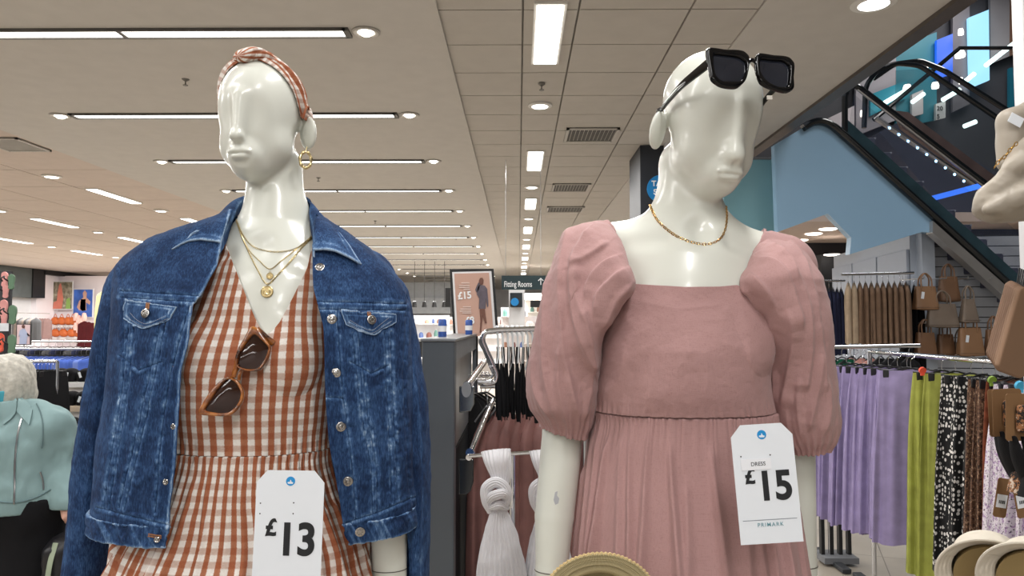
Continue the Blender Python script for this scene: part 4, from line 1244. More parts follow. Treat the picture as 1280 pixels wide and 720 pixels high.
lobe(tc-exx*.020+np.array([0, .004, -.005]), eyy*.75-exx*.6, .0145, .028, 0, 3.4, 'knot_loop')
# hoop earring
ep = L(382, 200, .0); er = empty('hoop_earring', ep, 'chunky twisted gold hoop earring on the ear of the left head', 'earring')
m = MB(); P = [ep+np.array([.0095*math.cos(t), .004*math.cos(t), .0155*math.sin(t)]) for t in np.linspace(0, 2*PI, 49)[:-1]]
m.tube(P, [.0030*(1+.18*math.sin(7*t)) for t in np.linspace(0, 2*PI, 49)[:-1]], 10, closed=True); m.build('hoop', M_palegold, er)
m = MB(); m.tube([ep+np.array([0, .0, .016]), ep+np.array([.001, .004, .026])], .0011, 6); m.build('post', M_palegold, er)
# necklaces
def neck(pts, bv, off, r, link, nm, lab, mat, pend=None, wire=.0005):
    H = smoothline(hits(bv, pts, off, n=90), 6)
    e = empty(nm, H[len(H)//2], lab, 'necklace')
    m = MB(); chain(H, r, link, m, wire); m.build('chain', mat, e)
    if pend:
        x, y, R0, sd = pend
        p, n_ = hit(bv, x, y, .0018)
        m = MB(); m.lathe([(0, .0012), (R0*.55, .0012), (R0*.62, .0006), (R0*.85, .0006), (R0*.92, .0013), (R0, .0008), (R0, -.0004), (0, -.0004)], p, 28, axis=n_)
        o = m.build('pendant', mat, e)
        m = MB(); u = np.cross([0, 0, 1], n_); u /= np.linalg.norm(u); w_ = np.cross(n_, u); r_ = random.Random(sd)
        for k in range(5):
            a_ = r_.uniform(0, 6.28); c0 = p+n_*.0013+(u*math.cos(a_)+w_*math.sin(a_))*R0*.32
            m.tube([c0, c0+(u*r_.uniform(-1, 1)+w_*r_.uniform(-1, 1))*R0*.35], R0*.09, 6)
        m.build('relief', mat, o)
        m = MB(); c0 = p+w_*(R0+.0016)*(1 if w_[2] > 0 else -1); m.tube([c0+(u*math.cos(t)+w_*math.sin(t))*.0016 for t in np.linspace(0, 2*PI, 13)[:-1]], .0004, 5, closed=True); m.build('ring', mat, e)
neck([(296, 275), (303, 292), (317, 309), (328, 313), (352, 315), (370, 311), (383, 303), (393, 293)], bBL, .0014, .0013, .0044, 'fine_necklace', 'fine gold curb chain lying highest round the left neck, without a pendant', M_palegold)
neck([(297, 278), (303, 296), (312, 314), (325, 327), (337, 337), (352, 326), (370, 312), (393, 293)], bBL, .0014, .0008, .0026, 'pendant_necklace', 'gold chain with the small round pendant in the v of the checked dress', M_palegold, (337.5, 345.5, .0062, 3))
neck([(296, 277), (303, 297), (314, 322), (324, 341), (334, 356), (348, 343), (362, 328), (380, 307), (393, 295)], bBL, .0016, .0012, .0040, 'pendant_necklace', 'longest gold chain with the large coin pendant above the tortoiseshell sunglasses', M_palegold, (334, 365, .0108, 5), .0006)
neck([(812, 250), (815, 262), (822, 276), (835, 288), (852, 299), (870, 305), (886, 306), (898, 301), (905, 290), (908, 274), (907, 259)], bR, .0017, .0020, .0062, 'chain_necklace', 'yellow gold figaro chain close round the right mannequin neck', M_gold, None, .00068)

# ---- sunglasses helper : pixels -> a plane in front of the head / dress
def plane_pt(px, py, Q, n_):
    r = ray(px, py); return CAM+r*(((Q-CAM)@n_)/(r@n_))
def smooth_poly(pts, n=64):
    P = np.array(pts+[pts[0]], float); P = np.vstack([P[-3:-1], P, P[1:3]])
    s = np.r_[0, np.cumsum(np.linalg.norm(np.diff(P, axis=0), axis=1))]; a, b = s[2], s[-3]
    t = np.linspace(a, b, n, endpoint=False)
    m = np.gradient(P, s, axis=0)*.75; i = np.clip(np.searchsorted(s, t, side='right')-1, 0, len(s)-2); h = (s[i+1]-s[i])[:, None]; u = ((t-s[i])/h[:, 0])[:, None]
    return (2*u**3-3*u**2+1)*P[i] + (u**3-2*u**2+u)*h*m[i] + (-2*u**3+3*u**2)*P[i+1] + (u**3-u**2)*h*m[i+1]
def rim(outer, inner, Q, n_, th, name, mat, par, curve=0.0):
    O = smooth_poly(outer, 72)
    I0 = smooth_poly(inner, 72); c = O.mean(0)
    # match inner samples by angle
    def ang(P): return np.unwrap(np.arctan2(P[:, 1]-c[1], P[:, 0]-c[0]))
    aO = np.arctan2(O[:, 1]-c[1], O[:, 0]-c[0]); aI = np.arctan2(I0[:, 1]-c[1], I0[:, 0]-c[0])
    I = np.array([I0[np.argmin(np.abs((aI-a+PI) % (2*PI)-PI))] for a in aO])
    rings = []
    mid = (O+I)/2
    for P2, z_ in ((O, 0), (O+(mid-O)*.12, th*.85), (O+(mid-O)*.45, th), (I+(mid-I)*.45, th), (I+(mid-I)*.12, th*.85), (I, 0), (I, -th*.3), (O, -th*.3)):
        rings.append([plane_pt(p[0], p[1], Q, n_)+n_*z_ for p in P2])
    m = MB(); V = [v for r in rings for v in r]; k = 72; nr = len(rings)
    m.add(V, [(a*k+i, a*k+(i+1) % k, ((a+1) % nr)*k+(i+1) % k, ((a+1) % nr)*k+i) for a in range(nr) for i in range(k)])
    return m.build(name, mat, par, angle=60)
def lens(inner, Q, n_, name, mat, par, dome=.0015):
    I = smooth_poly(inner, 48); c = I.mean(0); V = []; Fc = []
    for s_ in (0, .35, .7, 1.02):
        for p in I: V.append(plane_pt(*(c+(p-c)*max(s_, .001)), Q, n_)+n_*(dome*(1-s_*s_)))
    for a in range(3):
        for i in range(48): Fc.append((a*48+i, a*48+(i+1) % 48, (a+1)*48+(i+1) % 48, (a+1)*48+i))
    b = len(V); V += [v-n_*.0018 for v in V]; Fc += [tuple(b+i for i in f[::-1]) for f in Fc]
    Fc += [(3*48+i, 3*48+(i+1) % 48, b+3*48+(i+1) % 48, b+3*48+i) for i in range(48)]
    m = MB(); m.add(V, Fc); return m.build(name, mat, par, angle=60)
def blade(pts, h0, h1, th, name, mat, par, upv=(0, 0, 1)):
    P = curve3(pts, 30); n = 30; T = np.gradient(P, axis=0); T /= np.linalg.norm(T, axis=1, keepdims=True); upv = np.array(upv, float)
    V = []
    for i in range(n):
        w_ = upv-(upv@T[i])*T[i]; w_ /= np.linalg.norm(w_); s_ = np.cross(T[i], w_); h = (h0+(h1-h0)*(i/(n-1)))/2
        for a_, b_ in ((-1, -.7), (-.7, -1), (.7, -1), (1, -.7), (1, .7), (.7, 1), (-.7, 1), (-1, .7)): V.append(P[i]+w_*h*b_+s_*th/2*a_)
    m = MB(); m.add(V, [(i*8+k, i*8+(k+1) % 8, (i+1)*8+(k+1) % 8, (i+1)*8+k) for i in range(n-1) for k in range(8)]+[tuple(range(8))[::-1], tuple((n-1)*8+k for k in range(8))])
    return m.build(name, mat, par, angle=50)
M_acet = plain('glossy black acetate', (8, 8, 10), .06, spec=.32)
def lens_mat(name, c0, c1, alpha):
    t = NT(name); t.l(t.ramp(t.noise(20, 2, t.coord()), [(.2, srgb(*c0)), (.8, srgb(*c1))]), t.b.inputs['Base Color'])
    t.set(Roughness=.04, Alpha=alpha); t.b.inputs['Specular IOR Level'].default_value = .4; return t.m
M_lensk = lens_mat('dark grey lens', (26, 28, 36), (40, 43, 52), .97)
n1 = np.array([.19, -.93, .22]); n1 /= np.linalg.norm(n1); Q1 = R_(935, 88, -.155)
sg = empty('sunglasses', Q1, 'oversized square black sunglasses pushed up on the right head', 'sunglasses')
oL = [(883, 62), (905, 63.5), (929, 66), (934.5, 71), (934, 90), (930, 103), (922, 110), (898, 108), (889, 101), (885, 84)]
iL = [(891.5, 70), (908, 70.5), (924, 73.5), (931, 79), (930, 94), (924, 102.5), (912, 103), (900, 102), (894, 96), (891, 83)]
oR = [(945, 69), (965, 70.5), (986, 74), (990.5, 79), (990.5, 98), (990, 113), (984, 116), (966, 113), (950, 105), (944, 88)]
iR = [(949, 76), (965, 76.5), (980, 78.5), (985, 84), (985, 100), (983, 109), (975, 110.5), (962, 106), (953, 98), (948.5, 88)]
rim(oL, iL, Q1, n1, .0055, 'rim', M_acet, sg); rim(oR, iR, Q1, n1, .0055, 'rim', M_acet, sg)
lens(iL, Q1, n1, 'lens', M_lensk, sg); lens(iR, Q1, n1, 'lens', M_lensk, sg)
m = MB(); A = [plane_pt(x, y, Q1, n1)+n1*.001 for x, y in ((933, 80), (936.5, 76.5), (940, 75.5), (943, 77), (946, 81))]; m.tube(curve3(A, 16), .0042, 10, flat=.8); m.build('bridge', M_acet, sg)
hl = plane_pt(885, 79, Q1, n1); hr = plane_pt(989, 84, Q1, n1)
e1 = HR+RR@(np.array([-.087, .004, .018])*1.06); e2 = HR+RR@(np.array([-.084, .040, -.006])*1.06)
tp = pushout(soft([hl+np.array([.001, .0, 0]), (hl+e1)/2-RR@np.array([.006, 0, 0]), e1, e2], 28, 6), bodyR, .003)
blade([q_ for q_ in tp], .0155, .0065, .0045, 'temple', M_acet, sg)
blade([hr, hr+np.array([-.004, .05, -.012]), hr+np.array([-.018, .10, -.035]), hr+np.array([-.028, .135, -.065])], .0125, .0055, .0045, 'temple', M_acet, sg)
m = MB(); pz = plane_pt(963, 121, Q1, n1); m.box(pz+np.array([0, .004, 0]), (.008, .003, .006)); m.build('nose_pad', plain('clear pad', (200, 196, 188), .2), sg)
# tortoiseshell pair on the neckline
def tort():
    t = NT('tortoiseshell acetate'); co = t.coord()
    t.l(t.ramp(t.noise(42, 4, co, .6), [(.34, srgb(60, 30, 12)), (.48, srgb(130, 72, 30)), (.66, srgb(176, 112, 52))]), t.b.inputs['Base Color'])
    t.set(Roughness=.12); t.b.inputs['Coat Weight'].default_value = .6; return t.m
M_tort = tort(); M_lensb = lens_mat('brown tinted lens', (30, 17, 14), (58, 34, 24), .97)
def c1(x, y): return (230+x/3.79, 350+y/3.79)
n2 = np.array([.10, -.98, .12]); n2 /= np.linalg.norm(n2); Q2 = L(293, 468, -.153)
sg2 = empty('sunglasses', Q2, 'folded tortoiseshell sunglasses hanging from the v neckline of the checked dress', 'sunglasses')
o1 = [c1(*p) for p in ((325, 218), (348, 226), (385, 275), (412, 320), (400, 372), (358, 430), (285, 428), (243, 402), (255, 335), (290, 272))]
i1 = [c1(*p) for p in ((337, 260), (365, 282), (402, 322), (392, 360), (352, 418), (290, 420), (258, 405), (262, 365), (290, 310))]
o2 = [c1(*p) for p in ((217, 458), (252, 474), (286, 530), (280, 575), (222, 642), (140, 644), (70, 632), (92, 580), (140, 512), (180, 474))]
i2 = [c1(*p) for p in ((217, 470), (250, 490), (272, 540), (262, 578), (216, 626), (150, 628), (104, 614), (125, 575), (160, 522))]
for o_, i_ in ((o1, i1), (o2, i2)):
    rim(o_, i_, Q2, n2, .006, 'rim', M_tort, sg2); lens(i_, Q2, n2, 'lens', M_lensb, sg2)
m = MB(); A = [plane_pt(*c1(*p), Q2, n2)+n2*.002 for p in ((252, 398), (246, 420), (240, 440), (236, 462))]; m.tube(curve3(A, 12), .0042, 8); m.build('bridge', M_tort, sg2)
m = MB(); A = [plane_pt(*c1(*p), Q2, n2)-n2*.002 for p in ((275, 425), (262, 445), (258, 475))]; m.tube(curve3(A, 12), .003, 8); m.build('bridge', M_tort, sg2)
blade([plane_pt(*c1(340, 232), Q2, n2)-n2*.004, plane_pt(*c1(395, 280), Q2, n2)-n2*.008, plane_pt(*c1(418, 298), Q2, n2)-n2*.010], .012, .010, .005, 'temple', M_tort, sg2, (1, 0, 1))
blade([plane_pt(*c1(330, 240), Q2, n2)-n2*.010, plane_pt(*c1(260, 380), Q2, n2)-n2*.012, plane_pt(*c1(190, 520), Q2, n2)-n2*.012], .010, .006, .004, 'temple', M_tort, sg2, (1, 0, 1))

# ---- price tags
M_card = plain('white card', (226, 231, 238), .55, var=.01); M_ink = plain('black ink', (24, 26, 30), .7); M_cyan = plain('cyan print', (22, 140, 206), .6, var=.02); M_grey = plain('grey print', (120, 128, 138), .7); M_teal = plain('teal print', (96, 148, 160), .7)
def ptag(c, ang, w_, h_, Y, price, dress, lab, rim_px):
    O = at(c[0], c[1], Y); ux = np.array([math.cos(ang), 0.0, -math.sin(ang)]); uy = np.array([math.sin(ang)*.995, .07, math.cos(ang)]); uy /= np.linalg.norm(uy)
    uz = np.cross(ux, uy); s = Y/F
    e = empty('price_tag', O, lab, 'price tag')
    W, H = w_*s, h_*s; ch = 14.5*s
    m = MB(); m.prism([(-W/2, -H), (W/2, -H), (W/2, -ch), (W/2-ch*.88, 0), (-W/2+ch*.88, 0), (-W/2, -ch)], .0007, O, ux, uy, uz); m.build('card', M_card, e, False)
    f = lambda x, y: O+ux*x*s+uy*y*s+uz*.0006
    m = MB(); m.prism([(5.6*s*math.cos(t), 5.6*s*math.sin(t)) for t in np.linspace(0, 2*PI, 33)[:-1]], .0003, f(0, -13), ux, uy, uz); d_ = m.build('round_logo', M_cyan, e, False)
    m = MB(); m.prism([(a*s, b*s) for a, b in ((-3.6, -2.2), (-2.4, -3.2), (2.8, -3.2), (3.6, -1.4), (1.6, -.8), (.9, -.2), (.5, 1.6), (-.4, 1.6), (-.5, -.4), (-2.2, -.8), (-3.4, -.8))], .0003, f(0, -13)+uz*.0002, ux, uy, uz); m.build('logo_mark', M_card, d_, False)
    hs = w_/82.0
    text('price_text', '\u00a3', 27*s*hs, f(-28*hs, -76*hs), ux, uy, M_ink, e, bold=.034, sx=.95)
    text('price_text', price, 52*s*hs, f(-13.5*hs, -98*hs), ux, uy, M_ink, e, bold=.030, sx=.93, sp=.98)
    m = MB(); m.box(f(-1, -127*hs+1), (66*s, .0003, .7*s)) if ang == 0 else m.prism([(-33*s, -.35*s), (33*s, -.35*s), (33*s, .35*s), (-33*s, .35*s)], .0002, f(0, -124*hs), ux, uy, uz)
    m.build('rule', M_grey, e, False)
    text('brand_text', 'PRIMARK', 6.6*s, f(0, -132.5*hs), ux, uy, M_teal, e, align='CENTER', sp=1.25, bold=.004)
    if dress:
        m = MB(); m.prism([(-19*s, -7*s), (18*s, -7*s), (18*s, 6.5*s), (-19*s, 6.5*s)], .0006, f(-10, -48)+uz*.0004, ux, uy, uz); st = m.build('sticker', plain('white sticker', (232, 234, 240), .5, var=.01), e, False)
        text('sticker_text', 'DRESS', 6.6*s, f(-8, -50)+uz*.0006, ux, uy, M_ink, st, align='CENTER', bold=.006)
        hp = [(-28, -38), (8, -38)]
    else: hp = [(-36, -40), (5, -39), (-36, -52.5), (5, -52)]
    m = MB()
    for x, y in hp: m.prism([(.9*s*math.cos(t), .9*s*math.sin(t)) for t in np.linspace(0, 2*PI, 9)[:-1]], .0002, f(x, y), ux, uy, uz)
    m.build('staple_hole', M_ink, e, False)
ptag((364, 588), .012, 84, 158, 1.155, '13', False, 'white card price tag reading 13 pounds on the checked skirt', 0)
ptag((950.5, 530), -.062*0+(-.062), 76, 143, 1.10, '15', True, 'white card price tag reading 15 pounds with a dress sticker on the pink dress', 0)
# ---- straw hat at the bottom edge
def straw():
    t = NT('woven straw'); co = t.coord('UV')
    a = t.n('ShaderNodeTexWave'); a.inputs['Scale'].default_value = 10; a.inputs['Distortion'].default_value = 3; t.l(co, a.inputs['Vector'])
    b = t.noise(1, 3, t.mapv(co, (300, 60, 1)))
    k = t.val(t.val(a.outputs[0], 'MULTIPLY', .5), 'ADD', b)
    t.l(t.ramp(k, [(.4, srgb(150, 128, 84)), (.8, srgb(204, 188, 142)), (1.1, srgb(222, 210, 172))]), t.b.inputs['Base Color']); t.set(Roughness=.75); t.bump(k, .6, .002); return t.m
M_straw = straw()
oh = at(750, 768, 1.075); ht = empty('straw_hat', oh, 'natural woven straw hat held low against the pink skirt, only its brim in view', 'hat')
nr, na = 60, 400; th = np.linspace(0, 2*PI, na)[None]; rr = np.linspace(0, 1, nr)[:, None]
prof_r = cr([0, .25, .45, .5, .55, 1], [0, .048, .055, .058, .062, .088], rr); prof_y = cr([0, .25, .45, .5, .55, 1], [.085, .083, .04, .012, .004, -.006], rr)
rad = prof_r+.0010*np.sin(th*90)*(rr > .97); yy = prof_y+.003*np.sin(th*3)*rr+.0009*np.sin(rr*PI*2*26)*(rr > .5)
V = np.stack([oh[0]+rad*np.cos(th), oh[1]+yy, oh[2]+rad*np.sin(th)], -1)
grid_obj('brim', V, M_straw, ht, uv=np.stack([th*1.6+0*rr, rr*12+0*th], -1), solid=.0025)
m = MB(); m.tube([(oh[0]+(.0885+.0010*math.sin(a_*90))*math.cos(a_), oh[1]-.006+.003*math.sin(a_*3), oh[2]+(.0885+.0010*math.sin(a_*90))*math.sin(a_)) for a_ in np.linspace(0, 2*PI, 361)[:-1]], .0017, 6, closed=True); m.build('edging', plain('straw edging', (196, 172, 124), .8), ht)
# ================================================================== generic goods
def hang(name, lab, cat, group, top, w, L_, d, mat, seed, rz=0.0, kind='dress', nf=9, amp=.012, nu=72, nv=40, flare=1.1, hanger='chrome', sw=None, par=None, hook=True):
    """a garment on a hanger; top = point of the rail, faces -Y before rz"""
    e = empty(name, top, lab, cat, group, rz)
    Rz = rotm(rz=rz); top = np.array(top)
    r = random.Random(seed); ph0 = [r.uniform(0, 6.28) for _ in range(8)]
    t = np.linspace(0, 1, nv)[:, None]; a = np.linspace(-PI, PI, nu)[None]
    z0 = -.085
    if kind in ('jacket', 'shirt', 'dress'):
        wf = cr([0, .04, .10, .16, .5, 1], [.10, .42, .86, 1.0, 1.0, flare], t)
        df = cr([0, .06, .2, 1], [.25, .55, 1, 1.1], t)
    elif kind == 'skirt':
        wf = cr([0, .03, 1], [.78, .8, flare], t); df = cr([0, .1, 1], [.3, .7, 1.1], t)
    else:
        wf = cr([0, .03, .2, 1], [.80, .82, .9, flare], t); df = cr([0, .05, .3, 1], [.3, .5, .9, 1.0], t)
    s, c_ = sup(a, 2.6)
    X = w/2*wf*s; Yq = d/2*df*c_
    f = sum(math.sin(ph0[k])*.3*np.sin(a*(nf+k*2)+ph0[k]+t*r.uniform(-1, 1)) for k in range(4))
    f = f+.6*np.cos(a*nf+ph0[5]+.6*np.sin(t*3+ph0[6]))
    Yq = Yq+amp*f*np.clip(t*3, .15, 1)*np.sign(c_)*.8; X = X+amp*.6*f*np.clip(t*2, 0, 1)*s
    if kind == 'trousers':
        gap = np.exp(-(X/(w*.05))**2)*np.clip((t-.3)*3, 0, 1); Yq = Yq*(1-.85*gap)
    Z = z0-L_*t-.012*np.abs(s)*np.clip((t-.5), 0, 1)+(.010*np.sin(a*3+ph0[2]))*(t > .97)
    P = np.stack([X, Yq, Z+0*X], -1)@Rz.T+top
    uv = np.stack([a*w*.36+0*t, t*L_+0*a], -1)
    grid_obj('cloth', P, mat, e, uv=uv)
    if hook:
        m = MB()
        hk = [(0, 0, -.075), (0, 0, -.03), (.004, 0, -.018), (.018, 0, -.010), (.021, 0, .004), (.012, 0, .014), (-.002, 0, .014)]
        m.tube(curve3([top+Rz@np.array(p) for p in hk], 18), .0018, 6); m.build('hook', M_chrome, e)
        m = MB(); ww = (sw or w*.8)/2
        m.tube(curve3([top+Rz@np.array(p) for p in ((-ww, 0, z0-.035 if kind in ('jacket', 'shirt', 'dress') else z0+.004), (-ww*.4, 0, z0-.002), (0, 0, -.070), (ww*.4, 0, z0-.002), (ww, 0, z0-.035 if kind in ('jacket', 'shirt', 'dress') else z0+.004))], 16), .0045, 6)
        m.build('hanger_bar', plain('black hanger plastic', (24, 24, 27), .3), e)
        if kind in ('skirt', 'trousers'):
            for k in (-1, 1):
                m = MB(); m.box(top+Rz@np.array([k*ww*.8, -.006, z0-.018]), (.03, .022, .045), Rz); m.build('clip', plain('black hanger plastic', (24, 24, 27), .3), e, bevel=.004)
    return e
def bag(name, lab, group, c, w, h, d, mat, hh=.11, rz=0.0, seed=0, taper=.85, cat='handbag', tagc=True, bulge=.01):
    e = empty(name, c, lab, cat, group, rz); Rz = rotm(rz=rz); c = np.array(c)
    t = np.linspace(0, 1, 26)[:, None]; a = np.linspace(-PI, PI, 72)[None]
    s, c_ = sup(a, 5)
    ww = w/2*(1-(1-taper)*t); dd = d/2*(1-.55*t)*(1+0*a)
    sh = cr([0, .05, .1, .95, 1], [.92, .98, 1, 1, .97], t)
    P = np.stack([ww*sh*s, dd*sh*c_*(1+.05*np.sin(t*5+seed)), h*t+0*a], -1)
    P = P+.002*fbm(P*20+seed, seed, 2)[..., None]
    P[0, :, :2] = 0; P = P@Rz.T+c
    grid_obj('body', P, mat, e, attr=None)
    m = MB(); q = Rz
    m.add([c+q@np.array([x*w/2*taper*.97, y*d/2*.42, h-.004]) for x, y in ((-1, -1), (1, -1), (1, 1), (-1, 1))], [(0, 1, 2, 3)]); m.build('lining', M_dark, e, False)
    for k in (-1, 1):
        m = MB(); x0 = w*.22
        m.tube(curve3([c+q@np.array(p) for p in ((-x0, k*d*.24, h-.05), (-x0, k*d*.25, h), (-x0*.8, k*d*.15, h+hh*.7), (0, k*d*.08, h+hh), (x0*.8, k*d*.15, h+hh*.7), (x0, k*d*.25, h), (x0, k*d*.24, h-.05))], 30), .0075, 8); m.build('handle', mat, e)
    if tagc:
        m = MB(); m.box(c+q@np.array([-w*.2, -d*.33-.006, h*.62]), (.03, .002, .07), Rz@rotm(ry=.15)); m.build('swing_tag', M_card, e, False)
    m = MB()
    m.tube([c+q@np.array([x*w/2*.97, -d/2*(1-.55*.12)-.002, h*.12]) for x in np.linspace(-1, 1, 5)], .0018, 4); m.build('seam', plain('dark seam', (70, 58, 48), .7), e)
    return e
def rail(name, lab, pts, r, ends=(), cat='clothes rail', posts=(), mat=None, group=None):
    pts = np.array(pts, float); e = empty(name, pts[0], lab, cat, group)
    m = MB(); m.tube(pts, r, 14); m.build('bar', mat or M_chrome, e)
    for p in posts:
        m = MB(); m.tube([(p[0], p[1], p[2]), (p[0], p[1], .02)], r*1.1, 12); m.build('post', mat or M_chrome, e)
        m = MB(); m.box((p[0], p[1], .02), (.06, .5, .03)); m.build('foot', M_dark, e, bevel=.005)
    for p in ends:
        m = MB(); m.lathe([(0, -.012), (r*1.5, -.012), (r*1.6, .012), (0, .012)], p, 14, axis=(0, 1, 0)); m.build('end_cap', mat or M_chrome, e)
    return e

# fabrics of the background
def dots_mat(name, bg, fg, scale, size):
    t = NT(name); v_ = t.n('ShaderNodeTexVoronoi'); v_.inputs['Scale'].default_value = scale; v_.inputs['Randomness'].default_value = .55
    t.l(t.coord('UV'), v_.inputs['Vector'])
    t.l(t.ramp(v_.outputs['Distance'], [(size, srgb(*fg)), (size+.06, srgb(*bg))]), t.b.inputs['Base Color']); t.set(Roughness=.8); return t.m
def blotch_mat(name, cols, scale, th=(.42, .52, .6), co='UV'):
    t = NT(name); uv = t.coord(co); a = t.noise(scale, 3, uv, .6); b = t.noise(scale*2.3, 3, uv, .6)
    c_ = t.ramp(a, [(.0, srgb(*cols[0])), (th[0], srgb(*cols[1])), (th[2], srgb(*cols[2]))], 'CONSTANT')
    c_ = t.mix(t.ramp(b, [(0, (0, 0, 0, 1)), (.60, (1, 1, 1, 1))], 'CONSTANT'), c_, srgb(*cols[3]))
    t.l(c_, t.b.inputs['Base Color']); t.set(Roughness=.8); return t.m
def cloth(name, col, rough=.85, var=.14, ns=14): return plain(name, col, rough, var=var, nscale=ns, bump=.3, bscale=260, spec=.2)
M_lav = cloth('lavender ribbed cloth', (147, 135, 174)); M_olive = cloth('chartreuse cloth', (150, 154, 74)); M_green = cloth('bottle green cloth', (10, 74, 52))
M_dot = dots_mat('black cloth with white spots', (18, 18, 20), (228, 224, 220), 44, .36)
M_leo = blotch_mat('brown animal print cloth', [(44, 30, 24), (96, 66, 48), (162, 132, 106), (28, 20, 18)], 62, (.42, .5, .58))
M_rust = cloth('rust pleated cloth', (106, 54, 34), var=.3, ns=40)
M_flor = blotch_mat('lilac floral cloth', [(216, 208, 214), (212, 204, 212), (168, 140, 178), (44, 36, 46)], 48, (.3, .5, .56))
M_camel = cloth('camel cloth', (116, 93, 76)); M_camel2 = cloth('beige cloth', (168, 148, 126)); M_navy = cloth('navy cloth', (34, 38, 62)); M_blk = cloth('black cloth', (20, 20, 23)); M_mauve = cloth('mauve satin', (136, 98, 94), .45)
M_tan = plain('tan leather', (138, 104, 76), .45, var=.08); M_taupe = plain('taupe leather', (118, 104, 92), .5, var=.08); M_tan2 = plain('dark tan leather', (118, 86, 62), .45, var=.08)
M_blue = cloth('bright blue cotton', (74, 102, 186)); M_grn = cloth('sage cloth', (96, 128, 100))

# ================================================================== right : pillar, escalator, upper floor
m = MB(); a = at(801, 300, 8.3); b = at(849, 300, 8.3)
m.box2((a[0], 8.3, 0), (b[0], 9.1, ZC)); struct(m.build('pillar', plain('anthracite pillar cladding', (38, 42, 50), .5), smooth=False))
m = MB(); c0 = at(826, 236, 8.27); 
rs = 17.5*8.27/F
sgn = empty('round_sign', c0, 'round blue sign with white lettering on the dark pillar behind the right mannequin', 'sign')
m.lathe([(0, .012), (rs*.98, .012), (rs, .006), (rs, -.004), (0, -.004)], c0, 48, axis=(0, -1, 0)); m.build('disc', plain('bright blue sign', (18, 128, 196), .5, var=.01), sgn)
M_wtxt = plain('white lettering', (236, 238, 240), .6, var=.01)
for i, s_ in enumerate(('TA', 'S', 'C')):
    text('lettering', s_, .085, c0+np.array([-.105+.02*i, -.013, .03-.095*i]), (1, 0, 0), (0, 0, 1), M_wtxt, sgn, bold=.03)
m = MB(); q = at(835, 184, 8.2); m.box((q[0], 8.22, q[2]), (.07, .1, .17)); tag(m.build('speaker_box', M_white, None, False, bevel=.008), 'small pale box fixed high on the dark pillar', 'loudspeaker')
YE = 7.5
def E(px, py, dy=0.0): return at(px, py, YE+dy)
def eprism(pts, dy, th, name, mat, par=None):
    m = MB(); A = [E(x, y, dy) for x, y in pts]; Bq = [p+np.array([0, th, 0]) for p in A]; n = len(A)
    m.add(A+Bq, [tuple(range(n)), tuple(n+i for i in range(n))[::-1]]+[((i+1) % n, i, n+i, n+(i+1) % n) for i in range(n)]); return m.build(name, mat, par, False)
esc = empty('escalator', E(1150, 360)*np.array([1, 1, 0]), 'escalator rising to the left behind the bag display, glass sided with dark handrails', 'escalator')
M_bluepan = plain('pale blue gloss panel', (148, 184, 214), .25, var=.05, nscale=.6); M_tealpan = plain('teal gloss panel', (128, 174, 186), .3, var=.04, nscale=.8)
eprism([(968, 181), (1003, 160), (1018, 151), (1034, 152), (1075, 190), (1168, 276), (1168, 291), (1152, 290), (1062, 318), (1064, 297), (1035, 267), (972, 290)], 0, .1, 'side_cladding', M_bluepan, esc)
eprism([(905, 198), (968, 198), (971, 289), (905, 289)], .35, .1, 'end_cladding', M_tealpan, esc)
eprism([(905, 196), (968, 196), (968, 199), (905, 199)], .33, .1, 'end_cladding_cap', M_midgrey, esc)
def diag(x, y0=155, x0=1040): return y0+(x-x0)*.905
M_rail = plain('dark glossy rubber', (20, 24, 28), .15, spec=.6)
m = MB(); P = soft([E(1004, 160, -.03), E(1018, 151, -.03), E(1034, 152, -.03), E(1048, 163, -.03), E(1100, 210, -.03), E(1190, 291, -.03), E(1272, 366, -.03), E(1330, 418, -.03)], 90, 4); m.tube(P, .055, 12, flat=.7); m.build('lower_handrail', M_rail, esc)
eprism([(1166, 276), (1166, 291), (1250, 366), (1330, 438), (1330, 424), (1262, 361)], -.06, .12, 'steel_stringer', plain('brushed steel stringer', (196, 192, 188), .3, metal=.8, var=.15, nscale=3), esc)
eprism([(1052, 166), (1166, 268), (1330, 417), (1330, 395), (1060, 150)], -.01, .05, 'skirt_panel', plain('dark teal glass edge', (46, 66, 74), .15, var=.2, nscale=5), esc)
M_step = plain('dark ribbed step', (78, 80, 98), .45, metal=.2, var=.25, nscale=9)
for k in range(13):
    x = 1062+k*20; y = 172+k*18.1
    st = MB(); A = E(x, y, .15); Bq = E(x+26, y+30, .15)
    st.box2((A[0], YE+.15, A[2]-.20), (Bq[0]+.06, YE+1.05, A[2])); o = st.build('step', M_step, esc, False, bevel=.008)
    st = MB(); st.box2((Bq[0]+.045, YE+.15, A[2]-.016), (Bq[0]+.064, YE+1.05, A[2]+.002)); st.build('step_edge', plain('step edge', (170, 172, 184), .5), o, False)
eprism([(1068, 118), (1240, 262), (1330, 340), (1330, 424), (1060, 166)], .02, .012, 'glass_panel', glass('smoked balustrade glass', (70, 84, 110), .12), esc)
m = MB(); m.tube(soft([E(1056, 165, 0), E(1056, 118, 0), E(1062, 106, 0), E(1070, 106, 0), E(1240, 236, 0), E(1340, 313, 0)], 120), .03, 10); m.build('handrail', M_rail, esc)
m = MB(); m.tube([E(1072, 112, 0), E(1240, 241, 0), E(1340, 318, 0)], .014, 8); m.build('rail_channel', M_steel, esc)
m = MB(); m.tube([E(1095, 148, 1.1), E(1240, 246, 1.1), E(1340, 314, 1.1)], .03, 8); m.build('far_skirt', M_steel, esc)
for k in range(11):
    x = 1112+k*11.6; y = 160+k*8.3; m = MB(); m.lathe([(0, .01), (.012, .008), (.016, 0)], E(x, y, 1.06), 10, axis=(0, -1, 0)); m.build('guide_light', emit('blue guide lamp', (150, 205, 255), 5), esc)
